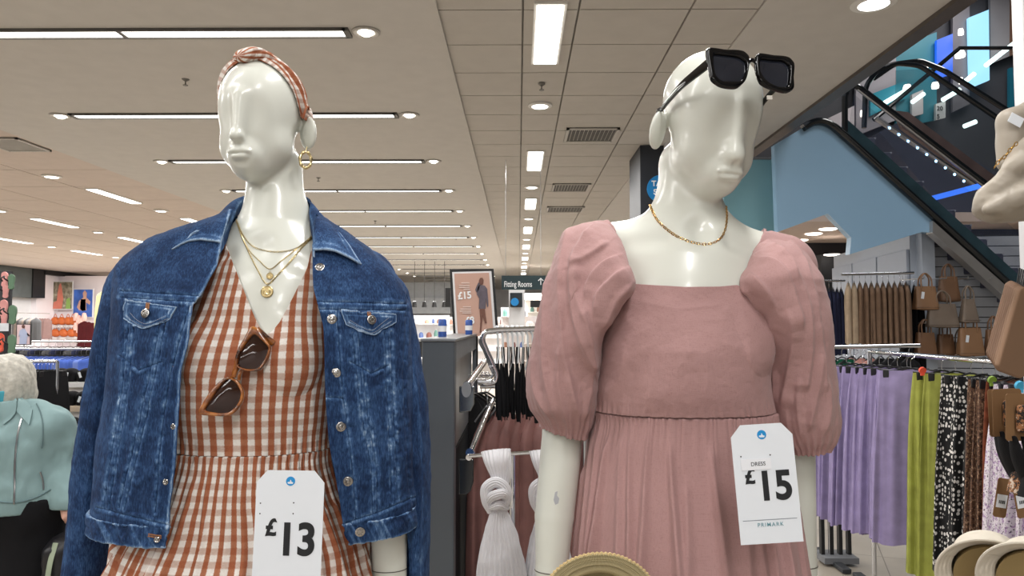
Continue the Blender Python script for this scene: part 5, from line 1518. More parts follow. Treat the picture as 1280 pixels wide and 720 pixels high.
eprism([(1118, 138), (1135, 140), (1260, 232), (1330, 284), (1330, 302), (1250, 246), (1128, 160)], 1.15, .06, 'inner_decking', plain('bronze decking', (104, 88, 86), .35, metal=.5, var=.2, nscale=4), esc)
eprism([(1160, 246), (1228, 228), (1232, 234), (1163, 252)], .12, .02, 'blue_light_strip', emit('blue strip lamp', (50, 110, 235), 1.6), esc)
m = MB(); m.tube(soft([E(1080, 160, 1.2), E(1082, 108, 1.2), E(1096, 88, 1.2), E(1120, 79, 1.2), E(1150, 82, 1.2), E(1262, 158, 1.2), E(1340, 212, 1.2)], 120), .03, 10); m.build('handrail', M_rail, esc)
esc2 = empty('escalator', E(1150, 360, 2.4)*np.array([1, 1, 0]), 'second escalator farther back, its curved handrails above the first one', 'escalator')
eprism([(1120, 88), (1150, 86), (1330, 208), (1330, 290), (1120, 150)], 2.2, .02, 'glass_panel', glass('smoked far glass', (60, 74, 84), .2), esc2)
m = MB(); m.tube(soft([E(1092, 98, 2.2), E(1118, 80, 2.2), E(1150, 76, 2.2), E(1180, 88, 2.2), E(1262, 140, 2.2), E(1340, 190, 2.2)], 120), .035, 10); m.build('handrail', M_rail, esc2)
m = MB(); m.tube([E(1092, 150, 2.9), E(1200, 60, 2.9), E(1290, 60, 2.9)], .03, 8); m.build('handrail', M_rail, esc2)
eprism([(1100, 165), (1128, 150), (1330, 262), (1330, 420), (1250, 350)], 2.9, .3, 'truss', plain('slate truss cladding', (74, 78, 94), .4), esc2)
# upper floor behind
YU = 12.0
def UP(px, py): return at(px, py, YU)
m = MB(); m.box2((3.2, YU+.15, 2.6), (12, YU+.3, 7.4)); struct(m.build('wall_upper', plain('dark upper wall', (58, 58, 64), .6, var=.15, nscale=1)))
m = MB(); m.box2((2.84, -8, 7.35), (12, 12.1, 7.5)); struct(m.build('ceiling', M_dark, smooth=False))
def upanel(pts, col, lab, em=0, dy=0, cat='wall panel', rough=.4):
    m = MB(); A = [at(x, y, YU+dy) for x, y in pts]; n = len(A); Bq = [p+np.array([0, .06, 0]) for p in A]
    m.add(A+Bq, [tuple(range(n)), tuple(n+i for i in range(n))[::-1]]+[((i+1) % n, i, n+i, n+(i+1) % n) for i in range(n)])
    nm = 'upper %d %d %d' % col
    return tag(m.build('display_screen' if em else 'wall_panel', emit(nm+' lit', col, em) if em else plain(nm, col, rough, var=.06, nscale=2), None, False), lab, cat, None)
upanel([(1010, 160), (1068, 132), (1068, 190), (1010, 190)], (186, 178, 182), 'pale pink-grey upper wall panel above the blue escalator side')
upanel([(1070, 95), (1120, 72), (1120, 150), (1070, 170)], (150, 144, 150), 'light grey upper wall panel left of the teal one')
upanel([(1120, 60), (1171, 40), (1171, 150), (1120, 160)], (44, 118, 134), 'teal upper wall panel left of the bright blue screen')
upanel([(1171, 50), (1191, 42), (1191, 92), (1171, 98)], (20, 96, 230), 'small bright blue lit screen on the upper floor', 1.2, -.1, 'screen')
upanel([(1191, 8), (1212, 0), (1212, 130), (1191, 140)], (110, 106, 112), 'grey upper wall panel between the blue and the pale cyan screens')
upanel([(1211, 22), (1236, 12), (1237, 100), (1213, 110)], (150, 214, 246), 'tall pale cyan glowing screen on the upper floor', 1.3, -.1, 'screen')
upanel([(1238, -10), (1262, -20), (1262, 70), (1238, 80)], (120, 118, 122), 'grey upper wall panel right of the tall cyan screen')
upanel([(1262, -20), (1300, -30), (1300, 60), (1262, 70)], (92, 66, 52), 'brown upper wall panel at the upper right corner')
upanel([(1262, 85), (1300, 80), (1300, 160), (1262, 165)], (24, 96, 116), 'dark teal upper wall panel right of the escalator handrails')
upanel([(1088, 118), (1134, 100), (1134, 122), (1088, 145)], (20, 120, 140), 'strip of deep teal across the light grey upper panel', 0, -.08)
upanel([(1140, 118), (1154, 112), (1154, 142), (1140, 146)], (196, 190, 192), 'small white upper notice panel seen through the escalator glass', 0, -.1)
o = upanel([(1170, 130), (1182, 126), (1182, 147), (1170, 150)], (206, 206, 206), 'upper floor notice with numerals seen through the escalator glass', 0, -.12, 'sign')
q = at(1171, 138, YU-.13); text('numerals', '20', .10, q, (1, 0, 0), (0, 0, 1), M_ink, o, bold=.02)
q = at(1171, 148, YU-.13); text('numerals', '5', .10, q, (1, 0, 0), (0, 0, 1), M_ink, o, bold=.02)
for i, (x, y, w_, h_, an) in enumerate([(1134, 110, 9, 5, 0), (1169, 107, 8, 4.5, 0), (1200, 68, 11, 5, 0), (1201, 40, 6, 4, 0), (1270, 48, 6, 4, 0), (1158, 82, 4, 3, 0), (1201, 101, 5, 3, 0), (1078, 142, 5, 4, 0)]):  # glowing discs stand in for downlight reflections
    p = at(x, y, YU-.25); m = MB(); s_ = YU/F
    m.lathe([(0, -.05), (w_*s_*.5, -.045), (w_*s_*.55, 0), (w_*s_*.4, .05), (0, .06)], p, 16); tag(m.build('lamp_reflection', emit('upper lamp reflection', (255, 246, 236), 4)), 'glowing round lamp reflection on the upper floor, ' + ['left above the escalator handrail', 'below the bright blue screen', 'largest on the grey panel', 'upper one on the grey panel', 'by the brown panel', 'near the curved handrails', 'under the grey panel', 'beside the lowest end of the ceiling edge'][i], 'reflection')
for i, (x0, y0, x1, y1) in enumerate([(1100, 132, 1134, 112), (1140, 128, 1155, 117), (1178, 125, 1200, 112), (1205, 103, 1218, 92), (1232, 82, 1268, 54), (1205, 158, 1220, 152)]):  # glowing tubes stand in for mirrored strip lights
    m = MB(); m.tube([at(x0, y0, YU-.3), at(x1, y1, YU-.3)], .035, 8); tag(m.build('strip_reflection', emit('cyan-white reflection', (214, 250, 246), 3)), 'slanting white strip light reflection on the upper floor, %s from the left' % ORD[i], 'reflection')
# grey cupboards and slat wall
A = at(1053, 320, 10.6); Bq = at(1152, 290, 7.8); dv = (Bq-A)*np.array([1, 1, 0]); Lw = np.linalg.norm(dv); dv /= Lw; nrm = np.array([-dv[1], dv[0], 0]); nrm = nrm if nrm@(CAM-A) > 0 else -nrm
cb = empty('wall_cupboard', A*np.array([1, 1, 0]), 'pale grey panelled cupboard wall behind the hanging camel coats', 'cupboard')
ux = dv; m = MB(); m.prism([(0, 0), (Lw, 0), (Lw, Bq[2]), (0, Bq[2])], .12, A*np.array([1, 1, 0]), ux, (0, 0, 1), nrm, False); m.build('carcass', M_cupboard, cb, False)
for k in range(3):
    m = MB(); x0 = Lw*k/3+.03; x1 = Lw*(k+1)/3-.01; m.prism([(x0, .1), (x1, .1), (x1, Bq[2]-.18), (x0, Bq[2]-.18)], .03, A*np.array([1, 1, 0])+nrm*.125, ux, (0, 0, 1), nrm, False); m.build('door', plain('pale grey door', (164, 172, 186), .5, var=.02), cb, False, bevel=.006)
m = MB(); a = at(1152, 300, 7.7); b = at(1168, 300, 7.7); m.box2((a[0], 7.7, 0), (b[0], 7.95, 2.66)); struct(m.build('pilaster_wall', M_cupboard, None, False))
A = at(1168, 360, 7.95); Bq = at(1340, 360, 7.8); dv = (Bq-A)*np.array([1, 1, 0]); Lw = np.linalg.norm(dv); dv /= Lw; nrm = np.array([dv[1], -dv[0], 0])
m = MB(); m.prism([(0, 0), (Lw, 0), (Lw, 2.62), (0, 2.62)], .04, A*np.array([1, 1, 0])-nrm*.04, dv, (0, 0, 1), nrm, False); struct(m.build('wall_slat_back', M_dark, None, False))
m = MB()
for k in range(24):
    z0 = .02+.108*k; m.prism([(0, z0), (Lw, z0), (Lw, z0+.098), (0, z0+.098)], .02, A*np.array([1, 1, 0]), dv, (0, 0, 1), nrm, False)
struct(m.build('wall_slats', plain('pale slatwall', (186, 190, 198), .5, var=.03), None, False))
# bags on the slat wall
bags = [(1157, 388, 30, 30, M_tan, 'tan tote with a white swing tag, upper left of the bags on the slat wall'), (1186, 378, 26, 32, M_tan2, 'dark tan bag half hidden, upper middle of the bags on the slat wall'), (1178, 410, 40, 30, M_taupe, 'taupe bowling bag in front in the upper row on the slat wall'), (1211, 404, 23, 30, M_taupe, 'taupe backpack at the right of the upper row on the slat wall'),
        (1157, 446, 26, 30, M_tan2, 'brown tote at the lower left of the slat wall'), (1182, 446, 22, 28, M_tan2, 'brown bag second in the lower row of the slat wall'), (1213, 446, 32, 36, M_tan, 'tan tote with tall handles and white tag in the lower row of the slat wall'), (1243, 446, 22, 34, M_tan2, 'tall tan bag at the right of the lower row on the slat wall'), (1200, 448, 14, 20, M_taupe, 'small taupe bag tucked between the lower row bags')]
for i, (x, y, w_, h_, mt, lb) in enumerate(bags):
    Y = 7.45-.0006*(x-1157)+(.16 if i in (1, 5, 8) else 0); s_ = Y/F
    e = bag('tote_bag', lb, 'bags on the slat wall', at(x, y, Y), w_*s_, h_*s_, .12, mt, hh=.13, seed=i, taper=.8 if i != 3 else .55, tagc=i in (0, 6))
for y_, nm in ((348, 'upper'), (404, 'lower')):
    for i, x in enumerate((1155, 1183, 1210, 1240) if nm == 'upper' else (1157, 1183, 1213, 1243)):
        p = at(x, y_, 7.4); m = MB(); m.tube([p, p+np.array([0, .46, .01])], .006, 8); m.tube([p+np.array([0, .004, 0]), p+np.array([0, -.004, .02])], .006, 8)
        tag(m.build('display_hook', M_steel), 'steel prong holding a bag, %s in the %s row of the slat wall' % (ORD[i], nm), 'hook', 'prongs on the slat wall')
# coats on the high rail
ra = at(1052, 343, 7.4); rb = at(1142, 341, 7.4)
rail('wall_rail', 'high chrome rail carrying the camel jackets in front of the grey cupboards', [ra, rb], .014)
n = 11
for i in range(n):
    x = 1060+i*7.2; Y = 7.4
    mt = M_camel2 if i < 2 else M_camel
    hang('camel_jacket' if i > 1 else 'beige_jacket', '%s jacket on the high rail, %s from the left' % ('beige' if i < 2 else 'camel brown', ORD[i]), 'jacket', 'jackets on the high rail', np.array([at(x, 343, Y)[0], Y, ra[2]]), .40, .60, .07, mt, 100+i, rz=1.15, kind='jacket', nf=5, amp=.008, nu=44, nv=26)
for i in range(4):
    p = at(1128+i*7, 343, 7.6+.05*i); hang('black_coat', 'long black coat at the right end of the high rail, %s of four' % ORD[i], 'coat', 'black coats on the high rail', (p[0], p[1], ra[2]-.01), .36, .95, .07, M_blk, 130+i, rz=1.1, kind='jacket', nf=5, nu=44, nv=24)
rc = at(1028, 351, 7.6); rd = at(1056, 351, 7.6)
rail('wall_rail', 'short rail with navy garments left of the camel jackets', [rc, rd], .012)
for i in range(5):
    p = at(1031+i*5, 351, 7.6); hang('navy_jacket', 'navy jacket left of the camel jackets, %s from the left' % ORD[i], 'jacket', 'navy jackets by the camel ones', (p[0], p[1], rc[2]), .36, .66, .07, M_navy, 140+i, rz=1.2, kind='jacket', nf=5, nu=44, nv=24)
m = MB(); a = at(1026, 318, 11.5); b = at(1053, 318, 11.5); m.box2((a[0], 11.5, 0), (b[0], 12, a[2])); struct(m.build('pillar', M_dark, None, False))
for i, (x, y) in enumerate([(1017, 292), (1035, 286), (1000, 300), (1040, 318)]):
    r_ = ray(x, y); p = CAM+r_*((3.0-CAM[2])/r_[2]) if i < 3 else at(x, y, 11.3)
    m = MB(); m.lathe([(0, -.02), (.09, -.018), (.12, -.008), (.12, .0)], p, 20); tag(m.build('downlight', emit('warm downlight', (255, 244, 232), 5)), 'warm downlight under the escalator, %s' % ['second from the left', 'nearest to the peak of the panel', 'lowest at the left', 'brightest above the dark pillar'][i], 'downlight')

# ------------------------------------------------------------------ the rack of skirts and trousers
zr = 1.50
xr = 2.20
rail('clothes_rail', 'chrome rail running toward the camera with the lilac and printed garments', [(xr+.04, 4.75, zr), (xr, 2.55, zr)], .013, posts=[(xr+.04, 4.75, zr), (xr, 3.05, zr)])
seq = []
for i in range(9): seq.append((4.72-.07*i, M_lav, 'lavender_trousers', 'lavender wide-leg trousers on the rail', 'trousers', .95, .40, (-.16+.018*i) if i < 8 else -.05, .09))
for i in range(2): seq.append((3.98-.09*i, M_olive, 'chartreuse_trousers', 'chartreuse green trousers on the rail', 'trousers', 1.06, .36, .02+.02*i, .09))
for i in range(3): seq.append((3.74-.07*i, M_dot, 'spotted_skirt', 'black skirt with white spots on the rail', 'skirt', .98, .34, .03+.015*i, .05))
for i in range(2): seq.append((3.52-.06*i, M_leo, 'animal_print_skirt', 'brown animal print skirt on the rail', 'skirt', .96, .34, .03, .05))
for i in range(2): seq.append((3.40-.06*i, M_rust, 'rust_skirt', 'rust brown pleated skirt on the rail', 'skirt', .86, .32, .02, .05))
for i in range(6): seq.append((3.26-.06*i, M_flor, 'floral_skirt', 'lilac and black floral skirt on the rail', 'skirt', .80, .40, .0+.01*i, .06))
cnt = {}
for i, (Y, mt, nm, lb, kd, ln_, w_, dx, dd) in enumerate(seq):
    k = cnt.get(nm, 0); cnt[nm] = k+1
    hang(nm, lb+', %s from the back' % ORD[k], kd, lb.split(' on the')[0]+'s together', (xr+.04+dx+.0, Y, zr), w_, ln_, dd, mt, 200+i, rz=rnd.uniform(-.35, .1), kind=kd, nf=7 if kd == 'skirt' else 9, amp=.024 if kd == 'trousers' else .02, nu=110, nv=48, flare=1.08)
for i in range(16):
    Y = 2.98-.045*i
    e = empty('empty_hanger', (xr, Y, zr), 'bare black clip hanger with a chrome hook on the near end of the rail', 'hanger', 'bare hangers on the near rail', rnd.uniform(-.3, .3))
    m = MB(); T_ = np.array([xr, Y, zr]); m.tube(curve3([T_+np.array(p) for p in ((0, 0, -.075), (0, 0, -.03), (.004, 0, -.018), (.02, 0, -.008), (.022, 0, .006), (.012, 0, .016), (-.002, 0, .015))], 18), .0018, 6); m.build('hook', M_chrome, e)
    m = MB(); m.tube(curve3([T_+np.array(p) for p in ((-.15, 0, -.085), (-.06, 0, -.083), (0, 0, -.07), (.06, 0, -.083), (.15, 0, -.085))], 14), .006, 6); m.build('hanger_bar', plain('black hanger plastic', (24, 24, 27), .3), e)
for i, (x, y, c_, nm) in enumerate([(1153, 463, (226, 84, 60), 'orange-red'), (1240, 475, (120, 150, 50), 'green'), (1275, 482, (60, 160, 200), 'turquoise')]):
    p = at(x, y, 3.9-.55*i); m = MB(); m.lathe([(0, -.006), (.018, -.006), (.018, .006), (0, .006)], p, 16, axis=(0, 1, .3)); m.box(p+np.array([0, 0, -.012]), (.02, .006, .03)); tag(m.build('size_marker', plain('marker '+nm, c_, .4)), nm+' plastic size marker clipped over a hanger on the skirt rail', 'size marker')
# rack behind with dark green clothes
rail('clothes_rail', 'farther chrome rail crossing behind the lavender trousers', [at(1030, 434, 5.3), at(1150, 432, 5.3)], .014, posts=[at(1034, 434, 5.3)])
for i in range(4):
    p = at(1030+i*11, 434, 5.3); hang('green_dress', 'long bottle green dress hanging left of the lavender trousers, %s from the left' % ORD[i], 'dress', 'bottle green dresses', (p[0], 5.3, p[2]), .34, .86, .1, M_green, 300+i, rz=.5, kind='dress', nf=6, nu=48, nv=28)
for i in range(7):
    p = at(1064+i*12, 433, 5.35); hang('camisole', '%s top hanging on the farther rail, %s from the left' % ('flesh pink' if i < 3 else 'black', ORD[i]), 'top', 'small tops on the farther rail', (p[0], 5.35, p[2]), .26, .30, .06, plain('flesh pink cloth', (186, 132, 122), .7) if i < 3 else M_blk, 320+i, rz=.6, kind='dress', nf=5, nu=40, nv=18)
gr = empty('rack_base', at(1040, 640, 5.3)*np.array([1, 1, 0]), 'black tubular rack base under the green dresses', 'rack')
for i in range(4):
    m = MB(); a = at(1026+i*11, 600, 5.3); m.box2((a[0]-.012, 5.28, .03), (a[0]+.012, 5.32, a[2])); m.build('upright', M_black, gr, False)
m = MB(); a = at(1022, 605, 5.3); b = at(1064, 605, 5.3); m.box2((a[0], 5.2, .02), (b[0], 5.4, .06)); m.build('plinth', M_midgrey, gr, False)

# ------------------------------------------------------------------ near right : handbag, pouches, carded hair bows, hats
NP = at(1277, 200, 1.75)
pl_ = MB(); pl_.box2((NP[0], 1.73, .0), (NP[0]+.02, 1.77, 2.6)); tag(pl_.build('display_post', plain('white metal post', (214, 214, 216), .4), None, False, bevel=.003), 'white upright display post at the right edge carrying the beige handbag', 'display post')
M_beige = plain('beige soft leather', (152, 143, 130), .5, var=.05, bump=.15, bscale=120)
def Q_(px, py, dy=0): return at(px, py, 1.62+dy)
hbg = empty('handbag', Q_(1255, 280), 'slouchy beige handbag with a gold chain hanging at the upper right edge', 'handbag')
f = U([(ell(Q_(1268, 248), (.085, .05, .048)), 0), (ell(Q_(1240, 262), (.036, .036, .024)), .03), (ell(Q_(1290, 215), (.07, .045, .08)), .03), (cone(Q_(1246, 232, -.02), Q_(1290, 190, -.03), .018, .03), .015), (cone(Q_(1234, 262, -.03), Q_(1285, 240, -.045), .012, .022), .01), ('-', cone(Q_(1236, 246, -.05), Q_(1285, 222, -.06), .006, .008), .012), ('-', cone(Q_(1250, 275, -.05), Q_(1290, 262, -.055), .004, .006), .012)])
sdf_obj('body', lambda P, f=f: f(P)+.005*fbm(P*np.array([13, 13, 22])+3, 4, 2)+.0012*fbm(P*60, 6, 2), Q_(1200, 320)-np.array([0, .12, 0]), Q_(1340, 120)+np.array([.06, .1, 0]), .0030, M_beige, hbg)
f = U([(ell(Q_(1266, 180, .01), (.028, .03, .05)), 0), (cone(Q_(1256, 205), Q_(1262, 150, .01), .016, .022), .02), (cone(Q_(1262, 152, .01), Q_(1290, 135, .01), .022, .02), .02), ('-', cone(Q_(1262, 200, -.03), Q_(1272, 150, -.03), .006, .006), .012)])
sdf_obj('strap_gather', f, Q_(1235, 225)-np.array([0, .08, 0]), Q_(1310, 110)+np.array([0, .08, 0]), .0035, M_beige, hbg)
m = MB(); chain(curve3([Q_(1244, 208, -.045), Q_(1250, 200, -.045), Q_(1256, 196, -.045), Q_(1262, 188, -.045), Q_(1270, 180, -.045)], 20), .004, .010, m, .0012); m.build('chain', M_gold, hbg)
m = MB(); q = Q_(1270, 150, -.03); m.box(q, (.03, .001, .022), rotm(ry=.5)); m.build('swing_tag', M_card, hbg, False)
# a stack of brown clutch pouches hanging aslant
M_brown = plain('brown suede', (112, 84, 64), .75, var=.1, bump=.2)
for i in range(7):
    Y = 1.75-.022*i; p = at(1262+i*2.2, 404+i*2, Y)
    m = MB(); W_, H_ = .085, .19; m.prism([(-W_/2+.01, -H_/2), (W_/2-.01, -H_/2), (W_/2, -H_/2+.01), (W_/2, H_/2-.01), (W_/2-.01, H_/2), (-W_/2+.01, H_/2), (-W_/2, H_/2-.01), (-W_/2, -H_/2+.01)], .012, p, np.array((math.cos(.30), .35, -math.sin(.30)))/1.06, (math.sin(.30), 0, math.cos(.30)), None)
    e = empty('clutch_pouch', p, 'flat brown suede pouch leaning in the stack at the right edge, %s from the back' % ORD[i], 'pouch', 'brown pouches at the right edge')
    m.build('body', M_brown if i < 5 else plain('sand suede', (126, 98, 76), .75, var=.1), e, False, bevel=.004)
    m = MB(); m.tube([p+np.array([.02, 0, .09]), p+np.array([.028, .0, .13])], .002, 6); m.build('loop', M_black, e)
# cards with leopard bows
M_kraft = plain('kraft card', (124, 92, 60), .8, var=.06)
M_leo2 = blotch_mat('leopard print satin', [(30, 22, 18), (146, 98, 62), (206, 190, 172), (20, 16, 16)], 75, (.45, .5, .56), 'Object')
def card(px, py, w_, h_, Y, rot, lab, hole=True):
    p = at(px, py, Y); s_ = Y/F; e = empty('hair_accessory_card', p, lab, 'hair accessory', 'carded hair accessories')
    ux = np.array([math.cos(rot), .15, -math.sin(rot)]); ux /= np.linalg.norm(ux); uy = np.array([math.sin(rot), 0, math.cos(rot)])
    W_, H_ = w_*s_, h_*s_; m = MB(); m.prism([(-W_/2+.004, -H_), (W_/2-.004, -H_), (W_/2, -H_+.004), (W_/2, -.004), (W_/2-.004, 0), (-W_/2+.004, 0), (-W_/2, -.004), (-W_/2, -H_+.004)], .001, p, ux, uy); m.build('card', M_kraft, e, False)
    return e, p, ux, uy, s_
for i, (x, y, Y) in enumerate([(1252, 486, 1.56), (1258, 486, 1.50), (1275, 492, 1.44)]):
    e, p, ux, uy, s_ = card(x, y, 40, 58, Y, .03*(i-1), 'brown card with a leopard print hair bow hanging over the floral skirts, %s' % ('rearmost', 'middle one', 'nearest')[i])
    if i:
        c0 = p-uy*30*s_; nn = np.cross(ux, uy); nn = nn if nn[1] < 0 else -nn
        f = U([(rbox(c0+nn*.010, (10*s_, .008, 17*s_), .008, np.array([ux, nn, uy]).T), 0)])
        sdf_obj('leopard_scrunchie', f, c0-.05, c0+.05, .0028, M_leo2, e)
        V = curve3([c0-uy*22*s_+nn*.006, c0-uy*55*s_+ux*5*s_+nn*.012, c0-uy*95*s_-ux*2*s_+nn*.015], 20); m = MB(); m.tube(V, np.linspace(.006, .022, 20), 10, flat=.25); m.build('ribbon_tail', M_leo2 if i == 1 else M_blk, e)
    V = curve3([p-uy*52*s_-ux*10*s_, p-uy*80*s_-ux*2*s_, p-uy*120*s_+ux*14*s_], 20); m = MB(); m.tube(V, [.006+.016*math.sin(PI*(k+2)/23) for k in range(20)], 10, flat=.3); m.build('black_ribbon', M_blk, e)
for i, (x, y, Y, ro) in enumerate([(1256, 598, 1.62, .18), (1272, 598, 1.56, -.14)]):
    e, p, ux, uy, s_ = card(x, y, 18, 48, Y, ro, 'narrow brown card with a white label below the leopard bows, %s one' % ('left', 'right')[i])
    m = MB(); nn = np.cross(ux, uy); nn = nn if nn[1] < 0 else -nn; c0 = p-uy*28*s_+nn*.001; m.prism([(-7*s_, -8*s_), (7*s_, -8*s_), (7*s_, 8*s_), (-7*s_, 8*s_)], .0006, c0, ux, uy); lb_ = m.build('label', M_card, e, False)
    m = MB()
    for k in range(5): m.prism([((-4+k*1.8)*s_, -3*s_), ((-3+k*1.8)*s_, -3*s_), ((-3+k*1.8)*s_, 1*s_), ((-4+k*1.8)*s_, 1*s_)], .0004, c0+nn*.0006, ux, uy)
    m.build('printed_bars', M_ink, lb_, False)
# cream fabric hats
M_cream = plain('cream cotton', (206, 198, 184), .85, var=.04, bump=.25, bscale=160)
def hat(px, py, Y, R0, rot, lab):
    p = at(px, py, Y); e = empty('bucket_hat', p, lab, 'hat', 'cream hats by the skirts')
    Rm = np.array(Vector((0, 0, 1)).rotation_difference(Vector((.50+rot*.3, .80, .32))).to_matrix())
    t = np.linspace(0, 1, 70)[:, None]; a = np.linspace(-PI, PI, 180)[None]
    r_ = cr([0, .15, .3, .5, .58, .62, 1], [0, .5, .72, .80, .83, .86, 1.18], t)*R0; h_ = cr([0, .15, .3, .5, .58, .62, 1], [.85, .82, .70, .2, .02, .0, -.28], t)*R0
    P = np.stack([r_*np.cos(a), r_*np.sin(a)*.92, h_+0*a], -1)
    P = P+(.0030*fbm(P*26+px, 5, 3)+.0010*np.sin(t*PI*2*9)*(t > .62)*.6+.0016*fbm(P*70, 6, 2))[..., None]*np.array([.5, .5, 1])
    grid_obj('shell', P@Rm.T+p, M_cream, e, solid=.003)
    m = MB(); m.tube([p+Rm@np.array([R0*1.18*math.cos(k), R0*1.18*.92*math.sin(k), -.28*R0]) for k in np.linspace(0, 2*PI, 61)[:-1]], .0028, 6, closed=True); m.build('brim_edge', M_cream, e)
    m = MB(); m.lathe([(0, .5*R0), (R0*.5, .46*R0), (R0*.7, .3*R0), (R0*.79, -.01)], p+Rm@np.array([0, 0, .02*R0]), 40, axis=Rm@np.array([0, 0, 1.])); m.build('lining', plain('khaki lining', (136, 116, 76), .8), e)
hat(1240, 718, 1.52, .086, -.35, 'cream cotton hat hanging below the floral skirts, left one with its khaki lining showing')
hat(1298, 728, 1.44, .086, .25, 'cream cotton hat at the right edge, lying in front of the other hat')
# ================================================================== middle : grey cabinet, chrome racks, sign
YC = 2.05
M_cab = plain('slate grey powder coat', (82, 88, 94), .42, metal=.2, var=.05, nscale=3)
M_ss = plain('scuffed stainless', (160, 164, 168), .32, metal=.8, var=.15, nscale=8)
x0, x1, x2 = at(527, 500, YC)[0], at(568, 500, YC)[0], at(602, 500, YC)[0]; zt = at(548, 425, YC)[2]
cbn = empty('display_cabinet', ((x0+x1)/2, YC, 0), 'slate grey display cabinet end standing between the two mannequins', 'cabinet')
m = MB(); m.box2((x0, YC, .0), (x1, YC+.06, zt-.004)); m.build('end_panel', M_cab, cbn, False, bevel=.004)
m = MB(); m.box2((x0, YC+.06, .1), (x0+.02, YC+1.1, zt-.01)); m.build('side_panel', M_cab, cbn, False)
m = MB(); m.box2((x0-.004, YC-.004, zt-.004), (x1+.004, YC+1.15, zt+.004)); m.build('top', M_ss, cbn, False, bevel=.002)
m = MB(); m.box2((x1-.012, YC+.06, zt-.06), (x1, YC+1.15, zt-.006)); m.build('top_rail', M_ss, cbn, False)
m = MB(); m.box2((x1-.03, YC+.06, zt-.34), (x1-.02, YC+1.06, zt-.07)); m.build('inner_panel', M_ss, cbn, False)
m = MB(); m.box2((x1-.035, YC+.06, .05), (x1-.02, YC+1.06, zt-.35)); m.build('glass_front', plain('dark satin panel', (28, 31, 35), .6, spec=.08), cbn, False)
m = MB(); m.box2((x1-.015, YC+1.05, .05), (x1, YC+1.15, zt-.01)); m.build('rear_post', M_cab, cbn, False)
for k, z_ in enumerate((1.22, .95, .68)):
    m = MB(); m.box2((x0+.02, YC+.08, z_), (x1-.03, YC+1.05, z_+.012)); m.build('shelf', M_ss, cbn, False)
for i, (x, Y) in enumerate(((553, 2.3), (586, 2.75))):
    p = at(x, 417, Y); p[2] = zt+.004; e = empty('drink_can', p, 'slim blue and white can on the grey cabinet top, %s one' % ('nearer' if i == 0 else 'farther'), 'can', 'cans on the cabinet')
    h_ = .055; m = MB(); m.lathe([(0, 0), (.012, 0), (.0135, .003), (.0135, h_-.006), (.011, h_), (0, h_)], p, 20); m.build('can_body', plain('blue can', (52, 84, 156), .35, var=.25, nscale=90), e)
    m = MB(); m.lathe([(.0138, h_*.3), (.0138, h_*.62)], p, 20); m.build('white_band', M_white, e)
# chrome hanging rack
def mid(px, py, Y=2.25): return at(px, py, Y)
rk = empty('garment_rack', mid(620, 470)*np.array([1, 1, 0]), 'chrome display rack with bent arm between the cabinet and the pink dress', 'rack')
def bent(pts, r, nm='bent_arm', mat=M_chrome):
    m = MB(); m.tube(curve3(pts, 50), r, 14); m.build(nm, mat, rk)
bent([mid(598, 478), mid(612, 478.5), mid(620, 476), mid(621, 468), mid(616, 456), mid(607, 436), mid(603, 424), mid(606, 416), mid(616, 413.5), mid(640, 412), mid(672, 411), mid(700, 410)], .0088)
bent([mid(598, 473, 2.3), mid(610, 473, 2.3), mid(616, 470, 2.3), mid(612, 456, 2.3), mid(606, 440, 2.3), mid(600, 424, 2.3), mid(604, 418, 2.3), mid(616, 416, 2.3), mid(700, 413, 2.3)], .0045)
m = MB(); m.tube([mid(584, 482, 2.05), mid(606, 452, 2.7)], .012, 18); m.build('main_tube', M_chrome, rk)
m = MB(); m.prism([(.013*math.cos(t), .021*math.sin(t)) for t in np.linspace(0, 2*PI, 25)[:-1]], .006, mid(583, 487, 2.03), (1, 0, 0), (0, 0, 1)); m.build('end_cap', M_ss, rk)
m = MB(); m.box(mid(606, 476, 2.2), (.045, .05, .012)); m.build('clamp', M_chrome, rk, bevel=.003)
m = MB(); m.tube([mid(616, 500, 2.6), mid(586, 572, 2.0)], .0085, 12); m.build('slanting_tube', M_chrome, rk)
m = MB(); m.tube([mid(586, 570, 2.0), mid(640, 567, 2.0), mid(705, 563, 2.0)], .0055, 12); m.build('cross_bar', M_chrome, rk)
m = MB(); m.lathe([(.009, -.006), (.0115, -.006), (.0115, .006), (.009, .006)], mid(588, 566, 2.01), 16, axis=(.3, 1, -.3)); m.build('collar', M_chrome, rk)
m = MB(); m.tube([mid(640, 566, 2.02), mid(640, 800, 2.02)], .008, 10); m.tube([mid(690, 412, 2.25), mid(690, 800, 2.25), np.array([mid(690, 800, 2.25)[0], 2.25, .02])], .011, 12); m.build('post', M_chrome, rk)
m = MB(); m.prism([(-.02, 0), (.02, 0), (.02, -.06), (.012, -.085), (0, -.095), (-.02, -.095)], .012, mid(583, 574, 2.03), (1, 0, 0), (0, 0, 1)); m.build('end_plate', plain('black gloss bracket', (26, 30, 34), .12, spec=.7), rk, False, bevel=.003)
m = MB(); m.prism([(-.02, .05), (.022, .05), (.022, 0), (.012, -.02), (-.02, -.024)], .012, mid(583, 505, 2.08), (1, 0, 0), (0, 0, 1)); m.build('end_plate', plain('smoky bracket', (120, 126, 132), .15, metal=.8), rk, False, bevel=.003)
